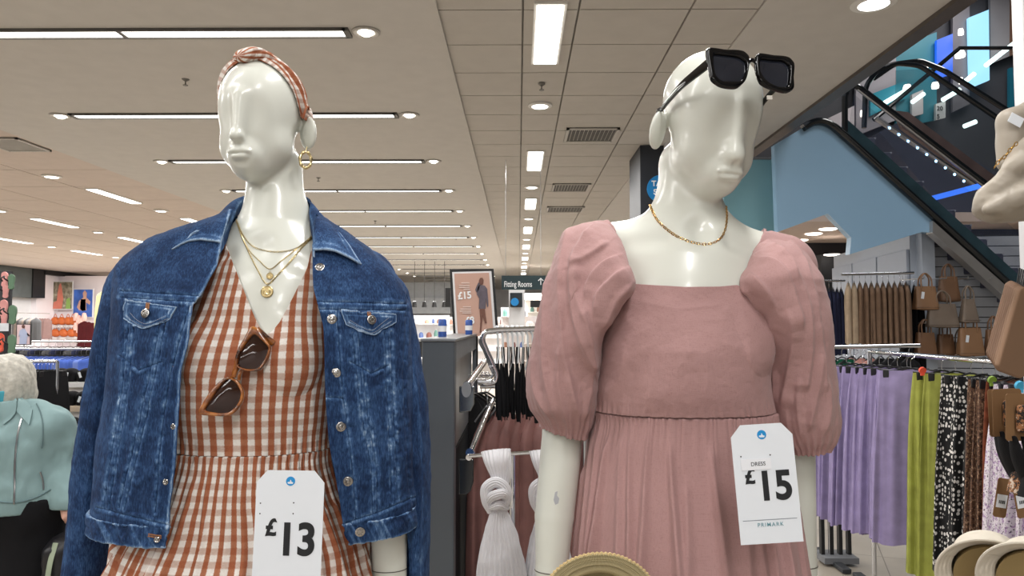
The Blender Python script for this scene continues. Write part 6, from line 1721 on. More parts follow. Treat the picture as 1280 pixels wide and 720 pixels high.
for i in range(9):
    px = 622+i*6.2; p = mid(px, 413, 2.25)
    e = empty('strappy_camisole', p, 'black strappy top on a clear hanger on the bent chrome arm, %s from the left' % ORD[i], 'top', 'black strappy tops on the chrome arm', .25)
    m = MB(); m.tube(curve3([p+np.array(q) for q in ((.003, 0, .010), (-.004, 0, .012), (-.008, 0, .002), (0, 0, -.012), (.001, 0, -.03), (.002, 0, -.085), (-.006, 0, -.12))], 24), .0032, 7); m.build('hanger', plain('clear pale hanger', (206, 210, 212), .2), e)
    r_ = random.Random(i); m = MB()
    for k in range(4):
        a_ = p+np.array([r_.uniform(-.006, .006), r_.uniform(-.02, .02), -.05]); b_ = a_+np.array([r_.uniform(-.010, .010), 0, -.10]); c_ = b_+np.array([r_.uniform(-.006, .008), 0, -.09-r_.uniform(0, .04)])
        m.tube(curve3([a_, b_, c_], 10), .0030, 6, flat=.5)
    m.build('strap', M_blk, e)
    m = MB(); m.tube(curve3([p+np.array((r_.uniform(-.004, .004), 0, -.10)), p+np.array((r_.uniform(-.006, .006), 0, -.17)), p+np.array((r_.uniform(-.006, .006), 0, -.25-r_.uniform(0, .03)))], 14), [.004+.007*math.sin(PI*k/14) for k in range(14)], 10); m.build('cloth', M_blk, e)
rail('garment_bar', 'chrome bar behind the knotted bag carrying the mauve satin dresses', [mid(600, 483, 2.62), mid(735, 481, 2.62)], .008, posts=[mid(730, 482, 2.62)])
for i in range(9):
    p = mid(610+i*14, 482, 2.62); hang('satin_dress', 'mauve satin dress behind the knotted bag, %s from the left' % ORD[i], 'dress', 'mauve satin dresses', (p[0], 2.60+.01*i, p[2]), .17, 1.05, .08, M_mauve, 400+i, rz=.9, kind='dress', nf=5, amp=.013, nu=64, nv=40, flare=1.15, hook=i < 2)
for i in range(4):
    p = mid(592+i*5, 470, 2.95+.1*i); hang('black_dress', 'long black dress between the grey cabinet and mauve dresses, %s from the left' % ORD[i], 'dress', 'black dresses beside the cabinet', p, .2, 1.2, .08, M_blk, 420+i, rz=.5, kind='dress', nf=5, nu=40, nv=20)
rail('garment_bar', 'chrome bar beside the grey cabinet with long black dresses', [mid(584, 470, 2.93), mid(612, 470, 3.3)], .008, posts=[mid(590, 470, 3.28)])
# knotted pleated bag
def plisse():
    t = NT('silver-white pleated fabric'); w_ = t.coord('UV'); sp = t.n('ShaderNodeSeparateXYZ'); t.l(w_, sp.inputs[0])
    t.l(t.ramp(t.noise(7, 3, t.coord()), [(.3, srgb(206, 206, 210)), (.7, srgb(228, 228, 232))]), t.b.inputs['Base Color'])
    t.set(Roughness=.38); t.b.inputs['Sheen Weight'].default_value = .3
    return t.m
M_pl = plisse()
def kb(cx, Y, lab, s=1.0, hide=False):
    K = lambda px, py, dy=0: at(cx+(px-624)*s, py, Y+dy)
    e = empty('knotted_bag', K(624, 720), lab, 'bag', 'silver-white pleated bags')
    def strap(path, wid, th, nm, rid=9, flip=1):
        P = curve3(path, 60); W_ = cr(np.linspace(0, 1, len(wid)), wid, np.linspace(0, 1, 60)); nu = 90
        T = np.gradient(P, axis=0); T /= np.linalg.norm(T, axis=1, keepdims=True); V = np.zeros((60, nu, 3))
        for i in range(60):
            sd = np.cross(T[i], [0, -1, 0]); sd /= np.linalg.norm(sd)+1e-9; nn = np.cross(sd, T[i])
            for j in range(nu):
                a_ = 2*PI*j/(nu-1); ca, sa = math.cos(a_), math.sin(a_)
                rr = 1+.10*math.cos(a_*rid*2) if True else 1
                V[i, j] = P[i]+sd*W_[i]/2*ca*rr+nn*th*sa*rr*flip
        return grid_obj(nm, V, M_pl, e)
    strap([K(620, 563, .012), K(621, 575), K(623, 590), K(626, 608)], [.073, .060, .042, .030], .010, 'strap')
    strap([K(636, 564, .012), K(634, 580, .004), K(630, 600, .002), K(627, 612)], [.010, .02, .028, .026], .009, 'strap', 5)
    strap([K(613, 640, .0), K(608, 626, -.008), K(609, 609, -.012), K(619, 603, -.014), K(630, 609, -.014), K(633, 624, -.010), K(628, 636, -.004)], [.016, .024, .027, .027, .027, .024, .016], .009, 'knot', 7)
    strap([K(609, 630, .006), K(617, 620, -.022), K(628, 617, -.024), K(636, 622, -.004)], [.014, .024, .024, .014], .010, 'knot', 7)
    strap([K(614, 634, -.005), K(624, 631, -.020), K(634, 634, -.002)], [.014, .022, .014], .010, 'knot', 6)
    nv, nu = 110, 200; t = np.linspace(0, 1, nv)[:, None]; a = np.linspace(-PI, PI, nu)[None]
    cxp = cr([0, .3, .7, 1], [624, 626, 628, 629], t); hw = cr([0, .08, .25, .5, .75, .95, 1], [9, 14, 23, 30, 32, 20, 3], t)*s
    pyv = 636+(806-636)*t; base = np.array([[K(cxp[i, 0], pyv[i, 0]) for _ in (0,)] for i in range(nv)])
    hwm = hw*Y/F; ridge = 1+.055*np.sign(np.cos(a*26))*np.abs(np.cos(a*26))**.7
    P = base+np.stack([hwm*np.sin(a)*ridge, -hwm*.62*np.cos(a)*ridge, 0*t+0*a], -1)
    P += (.0022*fbm(P*30, 3, 2))[..., None]*np.array([1, 1, 0])
    grid_obj('pouch', P, M_pl, e)
kb(624, 1.95, 'silver-white pleated bag with a knotted strap hanging left of the bare forearm')
kb(684, 1.98, 'second silver-white pleated bag, mostly behind the bare forearm')
# poster sign
YP = 3.1
def SP(px, py, dy=0): return at(px, py, YP+dy)
sg3 = empty('poster_sign', SP(594, 420), 'framed pink poster sign with prices and a woman in grey, behind the grey cabinet', 'sign')
A_, B_, C_, D_ = (562, 337), (617, 336), (623, 416), (567, 425)
def quadp(A, Bq, Cq, Dq, u, v): A, Bq, Cq, Dq = map(np.array, (A, Bq, Cq, Dq)); return (A*(1-u)+Bq*u)*(1-v)+(Dq*(1-u)+Cq*u)*v
def qprism(u0, v0, u1, v1, dy, th, nm, mat, par=sg3):
    pts = [quadp(A_, B_, C_, D_, u, v) for u, v in ((u0, v0), (u1, v0), (u1, v1), (u0, v1))]
    A = [SP(x, y, dy) for x, y in pts]; Bq = [p+np.array([0, th, 0]) for p in A]; m = MB(); m.add(A+Bq, [(0, 1, 2, 3), (7, 6, 5, 4)]+[((i+1) % 4, i, 4+i, 4+(i+1) % 4) for i in range(4)]); return m.build(nm, mat, par, False)
qprism(0, 0, 1, 1.0, 0, .03, 'frame', M_black); qprism(.055, .035, .945, 1.0, -.004, .005, 'mount', M_white); pp = qprism(.10, .06, .89, 1.0, -.007, .004, 'poster_sheet', plain('blush print', (196, 158, 142), .5, var=.03))
def spt(u, v, dy=-.010): q = quadp(A_, B_, C_, D_, u, v); return SP(q[0], q[1], dy)
ux_ = spt(.6, .5)-spt(.5, .5); ux_ /= np.linalg.norm(ux_); uy_ = spt(.5, .4)-spt(.5, .5); uy_ -= (uy_@ux_)*ux_; uy_ /= np.linalg.norm(uy_)
text('price_text', '\u00a315', .042, spt(.15, .43), ux_, uy_, M_wtxt, pp, bold=.03, sx=.9); text('price_text', '\u00a38', .042, spt(.28, .80), ux_, uy_, M_wtxt, pp, bold=.03, sx=.9)
for k, (v_, wd) in enumerate(((.20, .2), (.235, .26), (.265, .26), (.295, .16), (.55, .2), (.58, .26), (.61, .28), (.64, .22))):
    m = MB(); c0 = spt(.44-wd/2, v_); m.box(c0, (wd*.17, .001, .0045)); m.build('small_print', plain('faint white print', (222, 200, 190), .6), pp, False)
fg = plain('grey printed figure', (94, 86, 96), .6, var=.2, nscale=40); sk = plain('brown printed skin', (112, 74, 62), .6)
def fig(pts, mat, nm, dy=-.011):
    m = MB(); P = [SP(x, y, dy) for x, y in pts]; Q = [p+np.array([0, .001, 0]) for p in P]; n = len(P); m.add(P+Q, [tuple(range(n)), tuple(n+i for i in range(n))[::-1]]+[((i+1) % n, i, n+i, n+(i+1) % n) for i in range(n)]); m.build(nm, mat, pp, False)
fig([(598.5, 351), (600, 347.5), (603, 347), (604.5, 350), (604, 354.5), (601.5, 356), (599, 354)], sk, 'printed_head')
fig([(596, 357), (594, 362), (596, 366), (599, 361), (600, 354), (598, 353)], fg, 'printed_arm')
fig([(599, 356), (606, 357), (609, 361), (610, 372), (610.5, 383), (609, 384), (607.5, 374), (607, 386), (598.5, 386), (599, 373), (596, 368), (597, 360)], fg, 'printed_suit')
fig([(599.5, 386), (606, 386), (607, 395), (608.5, 404), (606, 404), (603.5, 395), (602.5, 405), (601.5, 416), (599.5, 416), (600.5, 402)], sk, 'printed_legs')
m = MB(); m.tube([SP(594, 420, .02), np.array([SP(594, 420, .02)[0], YP+.02, .02])], .012, 10); m.build('pole', M_black, sg3)
m = MB(); m.lathe([(0, 0), (.16, 0), (.16, .01), (0, .012)], (SP(594, 420)[0], YP+.02, .0), 30); m.build('base_plate', M_black, sg3)
# fitting rooms sign
YF = 9.0
def board(x0, y0, x1, y1, Y, th, name, mat, lab, cat, par=None):
    a = at(x0, y0, Y); b = at(x1, y1, Y); m = MB(); m.box2((a[0], Y, b[2]), (b[0], Y+th, a[2])); o = m.build(name, mat, par, False)
    if lab: tag(o, lab, cat)
    return o, a, b
o, a, b = board(627, 344.5, 682, 362, YF, .04, 'hanging_sign', plain('deep teal sign', (22, 48, 54), .5), 'long dark teal Fitting Rooms sign hanging beyond the poster', 'sign')
text('lettering', 'Fitting Rooms', .098, at(630, 358.5, YF-.006), (1, 0, 0), (0, 0, 1), M_wtxt, o, bold=.01, sx=.62)
m = MB(); q = at(676, 352, YF-.008); m.tube([q+np.array([0, 0, -.04]), q+np.array([0, 0, .04])], .006, 6); m.tube([q+np.array([-.03, 0, .01]), q+np.array([0, 0, .04]), q+np.array([.03, 0, .01])], .006, 6); m.build('arrow', M_wtxt, o)
for x in (632, 676):
    m = MB(); q = at(x, 344, YF+.02); m.tube([q, (q[0], q[1], ZC)], .004, 5); m.build('suspension_wire', M_steel, o)
o, a, b = board(636, 360, 656, 420, 15, .7, 'pillar', M_white, None, None); struct(o)
o, a, b = board(637.5, 366, 653, 384, 14.85, .05, 'square_sign', plain('deep navy sign', (20, 30, 38), .5), 'small square dark sign with a blue disc on the white pillar', 'sign')
m = MB(); q = at(643.5, 377.5, 14.8); m.lathe([(0, .01), (.075, .01), (.08, 0), (0, 0)], q, 28, axis=(0, -1, 0)); m.build('disc', plain('bright blue sign', (18, 128, 196), .5, var=.01), o)
text('lettering', 'TAX', .06, q+np.array([-.055, -.02, -.02]), (1, 0, 0), (0, 0, 1), M_wtxt, o, bold=.02) if False else None
board(663, 375.5, 676, 384, 16, .05, 'hanging_sign', M_black, 'small black hanging sign far behind, left of the puff sleeve', 'sign')
board(556.5, 360, 563, 384, 12, .05, 'hanging_banner', M_black, 'narrow black banner just left of the poster frame', 'sign')
# far shop floor in the middle: bright wall bays, shelves, tills
M_bright = plain('bright white fixture', (238, 238, 240), .4, var=.02)
m = MB(); a = at(440, 388, 31); b = at(563, 388, 31); m.box2((a[0], 31, 2.1), (b[0], 31.3, 3.4)); struct(m.build('wall_bulkhead', plain('grey bulkhead', (128, 130, 132), .7), None, False))
o, a, b = board(440, 372, 563, 392, 30.8, .1, 'fascia_panel', plain('mid grey fascia', (120, 122, 124), .6), None, None); struct(o)
for i, x in enumerate((518, 530.5, 543, 555.5)):
    q = at(x, 384, 24); e = empty('pendant_lamp', q, 'black pendant lamp above the far tills, %s from the left' % ORD[i], 'pendant lamp', 'pendant lamps above the tills')
    m = MB(); m.lathe([(.02, .2), (.06, .18), (.09, .0), (.07, .0), (.0, .12)], q, 18); m.build('lamp_shade', M_black, e)
    m = MB(); m.tube([q+np.array([0, 0, .19]), (q[0], q[1], ZC)], .008, 6); m.build('cord', M_black, e)
for i, (x0_, y0_, x1_, y1_, Y, c_) in enumerate([(508, 394, 560, 470, 22, (240, 240, 242)), (560, 396, 640, 470, 24, (236, 232, 230)), (656, 366, 700, 420, 26, (244, 240, 234)), (626, 384, 660, 440, 20, (226, 222, 222)), (655, 395, 700, 440, 18, (214, 204, 198))]):
    a = at(x0_, y0_, Y); b = at(x1_, y1_, Y)
    e = empty('shelf_bay', ((a[0]+b[0])/2, Y, 0), 'bright far shelf bay of small goods, ' + ['left of the poster', 'behind the poster', 'highest, right of the square blue sign', 'under the square blue sign', 'beside the puff sleeve'][i], 'shelf bay')
    mt = plain('bay white %d' % i, c_, .5, var=.03)
    m = MB(); m.box2((a[0], Y+.4, 0), (b[0], Y+.45, a[2])); m.build('back_panel', mt, e, False)
    r_ = random.Random(50+i); zz = a[2]-.25; k = 0
    while zz > .3:
        m = MB(); m.box2((a[0], Y, zz-.02), (b[0], Y+.4, zz)); m.build('shelf', mt, e, False)
        x = a[0]+.03
        while x < b[0]-.15 and zz > .8 and k < 5:
            w_ = r_.uniform(.08, .22); h_ = r_.uniform(.10, .24); cc = r_.choice([(60, 60, 66), (120, 70, 60), (200, 150, 130), (80, 100, 150), (190, 190, 196), (230, 226, 220), (150, 110, 90), (90, 130, 120), (232, 230, 226)])
            m = MB(); rr_ = w_*.42; m.lathe([(0, 0), (rr_, 0), (rr_*1.02, h_*.5), (rr_*.8, h_*.8), (rr_*.4, h_), (0, h_)], (x+w_/2, Y+.15, zz), 8)
            tag(m.build('packaged_item', plain('goods %d %d %d' % cc, cc, .6), None), 'tiny packaged item on the far bright shelves between the mannequins', 'product', 'goods on the far bright shelves'); x += w_+r_.uniform(.02, .12)
        zz -= .42; k += 1
# till counters
for i, (x0_, x1_, Y) in enumerate(((515, 545, 12), (546, 566, 13.5))):
    a = at(x0_, 418, Y); b = at(x1_, 470, Y); e = empty('till_counter', ((a[0]+b[0])/2, Y, 0), 'pale till counter in the distance left of the poster, %s one' % ('left' if i == 0 else 'right'), 'counter')
    m = MB(); m.box2((a[0], Y, 0), (b[0], Y+.6, 1.1)); m.build('counter_body', M_white, e, False, bevel=.01)
    m = MB(); m.box2((a[0]+.05, Y+.2, 1.12), (a[0]+.35, Y+.24, 1.38)); m.build('monitor', M_black, e, False)

# ================================================================== left background
WX = -18.25
def atx(px, py, X=WX):
    r = ray(px, py); return CAM+r*(X/r[0])
def wallbox(px0, py0, px1, py1, th, nm, mat, par=None, X=WX):
    a = atx(px0, py0, X); b = atx(px1, py1, X); m = MB(); m.box2((X, min(a[1], b[1]), min(a[2], b[2])), (X+th, max(a[1], b[1]), max(a[2], b[2]))); return m.build(nm, mat, par, False)
m = MB(); m.box2((-18.3, 12, 2.62), (-17.9, 27.6, ZC)); struct(m.build('wall_bulkhead', plain('grey green bulkhead', (84, 90, 90), .7), None, False))
m = MB(); m.box2((-18.3, 27.0, 2.62), (-17.85, 27.7, ZC)); struct(m.build('wall_bulkhead', M_black, None, False))
m = MB(); m.box2((-18.3, 27.6, 3.52), (-17.85, 44, ZC)); struct(m.build('wall_bulkhead', M_black, None, False))
m = MB(); m.box2((-18.3, 27.6, 0), (-18.1, 44, 3.52)); struct(m.build('wall_bay', plain('bright bay wall', (240, 232, 236), .5, var=.01), None, False))
def photo_mat(name, cols, scale, vert=1.0):
    t = NT(name); k = t.noise(scale, 4, t.mapv(t.coord('Generated'), (1, 1, vert)), .6)
    st = [(.30+.4*i/(len(cols)-1), srgb(*c)) for i, c in enumerate(cols)]
    t.l(t.ramp(k, st), t.b.inputs['Base Color']); t.set(Roughness=.4); return t.m
def wposter(px0, py0, px1, py1, mat, lab, figs=()):
    Y = 28.6; a = at(px0, py0, Y); b = at(px1, py1, Y); e = empty('poster', ((a[0]+b[0])/2, Y, b[2]), lab, 'poster')
    m = MB(); m.box2((a[0]-.03, Y, b[2]-.03), (b[0]+.03, Y+.04, a[2]+.03)); m.build('frame', M_white, e, False)
    m = MB(); m.box2((a[0], Y-.01, b[2]), (b[0], Y, a[2])); s_ = m.build('printed_sheet', mat, e, False)
    for pts, c_ in figs:
        m = MB(); P = [at(x, y, Y-.02) for x, y in pts]; Q = [p+np.array([0, .008, 0]) for p in P]; n = len(P); m.add(P+Q, [tuple(range(n)), tuple(n+i for i in range(n))[::-1]]+[((i+1) % n, i, n+i, n+(i+1) % n) for i in range(n)]); m.build('printed_figure', plain('print %d %d %d' % c_, c_, .5), s_, False)
m = MB(); a = at(50, 345, 28.9); b = at(140, 470, 28.9); m.box2((a[0], 28.9, 0), (b[0], 29.1, a[2])); struct(m.build('wall_partition', plain('bright bay wall', (240, 232, 236), .5, var=.01), None, False))
wposter(64, 352.5, 89.5, 386, photo_mat('jungle photograph print', [(60, 66, 48), (110, 104, 84), (150, 140, 122), (190, 196, 170)], 5), 'poster of figures among trees on the far left wall',
        [([(66, 386), (67, 378), (71, 376), (72, 366), (74, 356), (76, 354), (77.5, 362), (79, 374), (77, 386)], (206, 120, 100)), ([(82, 386), (83, 374), (87, 372), (88, 386)], (140, 176, 90))])
wposter(92.5, 362, 115, 396, plain('sky blue print', (58, 96, 178), .4, var=.3, nscale=3), 'blue poster of a person with a harness on the far left wall',
        [([(96, 384), (99, 376), (104, 372), (103.5, 366), (106, 363), (108.5, 366), (108, 372), (113, 377), (112, 381), (107.5, 378), (108, 388), (99, 388)], (188, 146, 128)), ([(101, 374), (107, 374), (107, 388), (103, 389), (100, 386)], (40, 34, 44))])
# goods on the lit bay
for rw, (y, xs_) in enumerate(((398, (66, 74, 82, 88)), (413, (66, 76, 86, 94)))):
    for i, x in enumerate(xs_):
        p = at(x+3, y+3, 28.4); f = U([(ell(p, (.16, .1, .15)), 0), (ell(p+np.array([.05, 0, -.05]), (.15, .09, .10)), .05)])
        e = empty('pouch_bag', p, 'orange soft bag on the far lit wall, %s in the %s row' % (ORD[i], 'upper' if rw == 0 else 'lower'), 'bag', 'orange bags on the far wall')
        sdf_obj('body', f, p-.25, p+.27, .022, plain('burnt orange leather', (196, 98, 42), .5), e)
        m = MB(); m.tube(curve3([p+np.array((-.08, 0, .1)), p+np.array((0, 0, .26)), p+np.array((.08, 0, .1))], 10), .012, 5); m.build('handle', plain('burnt orange leather', (196, 98, 42), .5), e)
        m = MB(); q = p+np.array([0, 0, -.26]); m.lathe([(.0, 0), (.14, 0), (.16, .07), (.12, .1), (0, .1)], q, 12); tag(m.build('folded_stock', plain('pale stock', (206, 200, 200), .7, var=.2)), 'pale small goods beneath the orange bag, %s in the %s row' % (ORD[i], 'upper' if rw == 0 else 'lower'), 'product', 'pale goods on the far wall')
for i in range(8):
    x, y = 95+(i % 4)*3.4, 396+(i//4)*9+(i % 3)*3; p = at(x, y, 28.2)
    m = MB(); m.lathe([(0, -.16), (.08, -.15), (.10, 0), (.06, .14), (0, .16)], p, 10); tag(m.build('plush_toy', plain('pale pink plush', (232, 188, 178), .9, var=.15)), 'pale pink soft item right of the orange bags, %s of eight' % ORD[i], 'soft toy', 'pink soft items')
def low_hang(nm, lab, cat, grp, px, py, Y, w, L_, d, mat, seed, rz=.3, kind='shirt', **k):
    p = at(px, py, Y); return hang(nm, lab, cat, grp, p, w, L_, d, mat, seed, rz=rz, kind=kind, nu=40, nv=18, nf=5, hook=False, **k)
for i in range(3): low_hang('hoodie', 'dark red hooded top beside the pink soft items, %s of three' % ORD[i], 'top', 'dark red tops', 106+i*5, 397+i, 18, .3, .62, .12, plain('dark red cotton', (96, 20, 30), .8), 500+i)
for i in range(9): low_hang('folded_trousers', '%s garment on the far left wall rail, %s from the left' % (('grey', 'taupe', 'dark grey')[i % 3], ORD[i]), 'trousers', 'garments on the far left wall rail', 22+i*2.9, 394, 24, .30, .75, .09, (plain('grey marl', (120, 118, 118), .8), plain('taupe marl', (140, 128, 120), .8), plain('dark marl', (70, 70, 72), .8))[i % 3], 520+i, rz=.6)
for i in range(4): low_hang('brown_trousers', 'brown garment hanging left of the orange bags, %s from the left' % ORD[i], 'trousers', 'brown garments left of the orange bags', 50+i*3.2, 395, 26, .28, .72, .09, plain('mauve brown cloth', (112, 86, 82), .8), 540+i, rz=.6)
rail('wall_rail', 'thin rail on the far left wall above the grey and brown garments', [at(18, 391, 25), at(62, 392, 26)], .012)
# portrait poster stand
Yq = 9.0; a = at(21, 405, Yq); b = at(38, 431, Yq); e = empty('poster', ((a[0]+b[0])/2, Yq, b[2]), 'small framed poster of a child in a grey tee shirt above the blue shirts', 'poster')
m = MB(); m.box2((a[0], Yq, b[2]), (b[0], Yq+.02, a[2])); m.build('frame', M_black, e, False); m = MB(); m.box2((a[0]+.008, Yq-.004, b[2]+.008), (b[0]-.008, Yq, a[2]-.008)); sh = m.build('printed_sheet', plain('pink grey print', (196, 172, 172), .4), e, False)
for pts, c_ in (([(24, 430), (25, 418), (23, 421), (24.5, 413), (28, 411), (31, 411), (34, 416), (36, 420), (34, 421), (33, 430)], (156, 164, 186)), ([(27.5, 410), (27, 407), (29, 405.8), (31, 407), (30.5, 410.5)], (92, 60, 52)), ([(34, 416), (37, 419), (36.5, 420.5), (33.5, 419)], (60, 40, 36))):
    m = MB(); P = [at(x, y, Yq-.008) for x, y in pts]; Q = [p+np.array([0, .003, 0]) for p in P]; n = len(P); m.add(P+Q, [tuple(range(n)), tuple(n+i for i in range(n))[::-1]]+[((i+1) % n, i, n+i, n+(i+1) % n) for i in range(n)]); m.build('printed_figure', plain('print %d %d %d' % c_, c_, .5), sh, False)
m = MB(); q = at(30, 431, Yq); m.tube([q, (q[0], q[1], q[2]-.2)], .006, 6); m.build('pole', M_chrome, e)
# racks of blue shirts
YB = 8.6; ra = at(16, 437, YB); rb = at(132, 436, YB); ra[2] = rb[2] = 1.38
rail('clothes_rail', 'chrome rail of bright blue shirts on the left', [ra, rb], .013, posts=[ra, rb])
for i in range(17):
    p = ra+(rb-ra)*(i+.3)/18; hang('blue_shirt', 'bright blue shirt on the left rail, %s from the left' % ORD[i], 'shirt', 'bright blue shirts on the left rail', p, .38, .38, .08, M_blue if i % 4 != 3 else plain('soft blue cotton', (104, 128, 200), .8), 560+i, rz=.7, kind='shirt', nf=4, nu=40, nv=18)
ra = at(-5, 432, 10.5); rb = at(130, 428, 10.5); ra[2] = rb[2] = 1.42
rail('clothes_rail', 'farther chrome rail behind the blue shirts', [ra, rb], .013, posts=[rb])
for i in range(14):
    p = ra+(rb-ra)*(i+.3)/15; hang('dark_garment', 'dark garment on the farther left rail, %s from the left' % ORD[i], 'shirt', 'dark garments on the farther left rail', p, .34, .4, .08, (M_navy, M_blk, plain('dark marl', (70, 70, 72), .8))[i % 3], 600+i, rz=.7, kind='shirt', nf=4, nu=36, nv=16)
YB2 = 6.2; ra = at(28, 452, YB2); rb = at(72, 450, YB2); ra[2] = rb[2] = 1.36
rail('clothes_rail', 'nearer chrome rail with black and green garments behind the walking woman', [ra, rb], .012, posts=[ra, rb])
for i in range(9):
    p = ra+(rb-ra)*(i+.3)/9.5; hang('black_leggings' if i % 3 else 'green_leggings', '%s garment on the nearer left rail, %s from the left' % ('black' if i % 3 else 'green', ORD[i]), 'trousers', 'garments behind the walking woman', p, .26, .55, .07, M_blk if i % 3 else M_grn, 620+i, rz=.8, kind='trousers', nf=4, nu=40, nv=18)
# tiered white table with black folded goods
tb = empty('display_table', at(95, 560, 6.6)*np.array([1, 1, 0]), 'tiered white display table stacked with folded black clothes left of the denim sleeve', 'table')
M_wood = plain('pale wood top', (206, 188, 168), .5, var=.08)
for i, (x0_, x1_, y_, Y) in enumerate(((72, 140, 458, 7.2), (70, 140, 487, 6.9), (68, 142, 520, 6.6), (66, 144, 552, 6.3))):
    a = at(x0_, y_+18, Y); b = at(x1_, y_+18, Y); z_ = a[2]
    m = MB(); m.box2((a[0], Y-.18, z_-.05), (b[0], Y+.25, z_)); m.build('tier', M_wood if i % 2 else M_white, tb, False, bevel=.004)
    m = MB(); m.box2((a[0]+.03, Y-.12, 0), (b[0]-.03, Y+.2, z_-.05)); m.build('tier_support', M_white, tb, False)
    for k in range(4):
        p = np.array([a[0]+.07+k*.125, Y-.05, z_]); r_ = random.Random(i*9+k)
        f = U([(rbox(p+np.array([0, 0, .05]), (.055, .10, .048), .02), 0), (ell(p+np.array([r_.uniform(-.02, .02), -.04, .10]), (.05, .08, .03)), .03)])
        e = empty('folded_shirt', p, 'folded %s garment on the %s tier of the white table, %s from the left' % ('black' if (i, k) != (0, 3) else 'cream', ('top', 'second', 'third', 'lowest')[i], ORD[k]), 'folded garment', 'folded garments on the tiered table')
        sdf_obj('body', f, p-.14, p+np.array([.12, .14, .17]), .008, M_blk if (i, k) != (0, 3) else plain('cream knit', (226, 214, 176), .8), e)
        m = MB(); m.box(p+np.array([.0, -.125, .05+r_.uniform(0, .02)]), (.022, .002, .055), rotm(ry=r_.uniform(-.4, .4))); m.build('swing_tag', M_card, e, False)
# pale yellow top on a display form
fy = at(131, 360, 9.0); e = empty('display_form', (fy[0], 9.0, 0), 'pale yellow shirt on a headless display form beside the denim sleeve', 'display form')
def Yw(px, py, dy=0): return at(px, py, 9.0+dy)
f = U([(ell(Yw(138, 400), (.17, .12, .36)), 0), (cone(Yw(128, 372), Yw(124, 440), .07, .05), .05), (cone(Yw(138, 358), Yw(138, 366), .06, .08), .05)])
f2 = lambda P: f(P)+.006*fbm(P*np.array([14, 14, 5]), 3, 2)
sdf_obj('shirt', f2, Yw(112, 455)-np.array([0, .25, 0]), Yw(165, 345)+np.array([0, .25, 0]), .014, cloth('pale yellow cotton', (226, 220, 160)), e, relax=False)
m = MB(); q = Yw(138, 430); m.tube([q, (q[0], q[1], .03)], .02, 10); m.build('pole', M_steel, e); m = MB(); m.lathe([(0, 0), (.2, 0), (.2, .015), (0, .02)], (q[0], q[1], .0), 30); m.build('base_plate', M_steel, e)
# flip-flops on the left edge
YS = 4.2
e = empty('display_stand', at(2, 500, YS+.06)*np.array([1, 1, 0]), 'slim black display stand holding flip-flops at the left edge', 'display stand')
m = MB(); a = at(-40, 335, YS+.06); b = at(20, 452, YS+.06); m.box2((a[0], YS+.05, 0.02), (at(4, 400, YS)[0], YS+.07, a[2]-.02)); m.build('back_panel', M_dark, e, False)
def flip(px, py, c_, lab, R=1.0, rot=0.0):
    p = at(px, py, YS); ee = empty('flip_flop', p, lab, 'flip-flop', 'flip-flops on the left display')
    s_ = YS/F*R*.82; pts = smooth_poly([(-5, -13), (-4.5, -5), (-6, 5), (-5, 12), (0, 14.5), (5, 11), (6, 4), (4.5, -5), (4.5, -13), (0, -15.5)], 40)*s_
    m = MB(); m.prism(pts.tolist(), .014, p, (math.cos(rot), .12, math.sin(rot)), (-math.sin(rot), 0, math.cos(rot))); m.build('sole', plain('flip flop %d %d %d' % c_, c_, .7), ee, angle=40, bevel=.003)
    m = MB(); m.tube(curve3([p+np.array(q)*s_ for q in ((-5.5, -15, 0), (-3, -22, 5), (0, -18, 9))], 12)-np.array([0, .008, 0]), .004, 6); m.tube(curve3([p+np.array(q)*s_ for q in ((5.5, -15, 0), (3, -22, 5), (0, -18, 9))], 12)-np.array([0, .008, 0]), .004, 6); m.build('toe_strap', M_black, ee)
pk, gn, rd = (214, 150, 146), (92, 122, 98), (224, 92, 70)
flip(6, 349, pk, 'pink flip-flop in the top row on the left display', .8); flip(14.5, 352, gn, 'green flip-flop in the top row on the left display', .8)
flip(7, 364, pk, 'pink flip-flop below the top row on the left display', .7); flip(5, 385, pk, 'pink flip-flop in the middle row on the left display', .9); flip(16, 393, gn, 'green flip-flop in the middle row on the left display', 1.0)
flip(5, 399, pk, 'pink flip-flop lowest of the pink ones on the left display', .7); flip(0, 428, rd, 'coral flip-flop cut by the left edge of the picture', 1.0); flip(15, 430, gn, 'green flip-flop in the bottom row on the left display', 1.0)
m = MB(); q = at(3, 409, YS-.02); m.box(q, (.07, .004, .045)); tag(m.build('price_card', M_card, None, False), 'small white price card between the flip-flop rows', 'price card')

# ================================================================== walking woman
YW = 2.85
def Wm(px, py, dy=0): return at(px, py, YW+dy)
wn = empty('person', np.array([Wm(30, 600)[0], YW, 0]), 'person with short silver hair, face mask, pale teal jacket and black trousers, walking', 'person')
M_skin = plain('light skin', (214, 166, 148), .55, var=.05); M_hair = plain('silver hair', (186, 182, 172), .55, var=.22, nscale=60, bump=.4, bscale=150)
hc = Wm(3, 481); RW = rotm(rz=-.25)
def hloc(p): return hc+RW@np.array(p, float)
skull0 = U([(ell((0, .0, .02), (.070, .090, .083)), 0), (ell((0, -.025, -.04), (.056, .066, .083)), .04),
          (cone((0, -.088, .01), (0, -.108, -.025), .007, .012), .015), (ell((0, -.083, -.06), (.022, .012, .008)), .01),
          ('-', ell((.030, -.092, .012), (.016, .012, .010)), .012), ('-', ell((-.030, -.092, .012), (.016, .012, .010)), .012),
          (ell((.070, .01, -.01), (.010, .02, .03)), .008), (ell((-.070, .01, -.01), (.010, .02, .03)), .008)])
skull = U([(xf(skull0, hc, RW), 0), (cone(hc+np.array([.0, .02, -.07]), Wm(4, 545, .03), .052, .060), .03)])
ft = np.array([0, 0, 0])
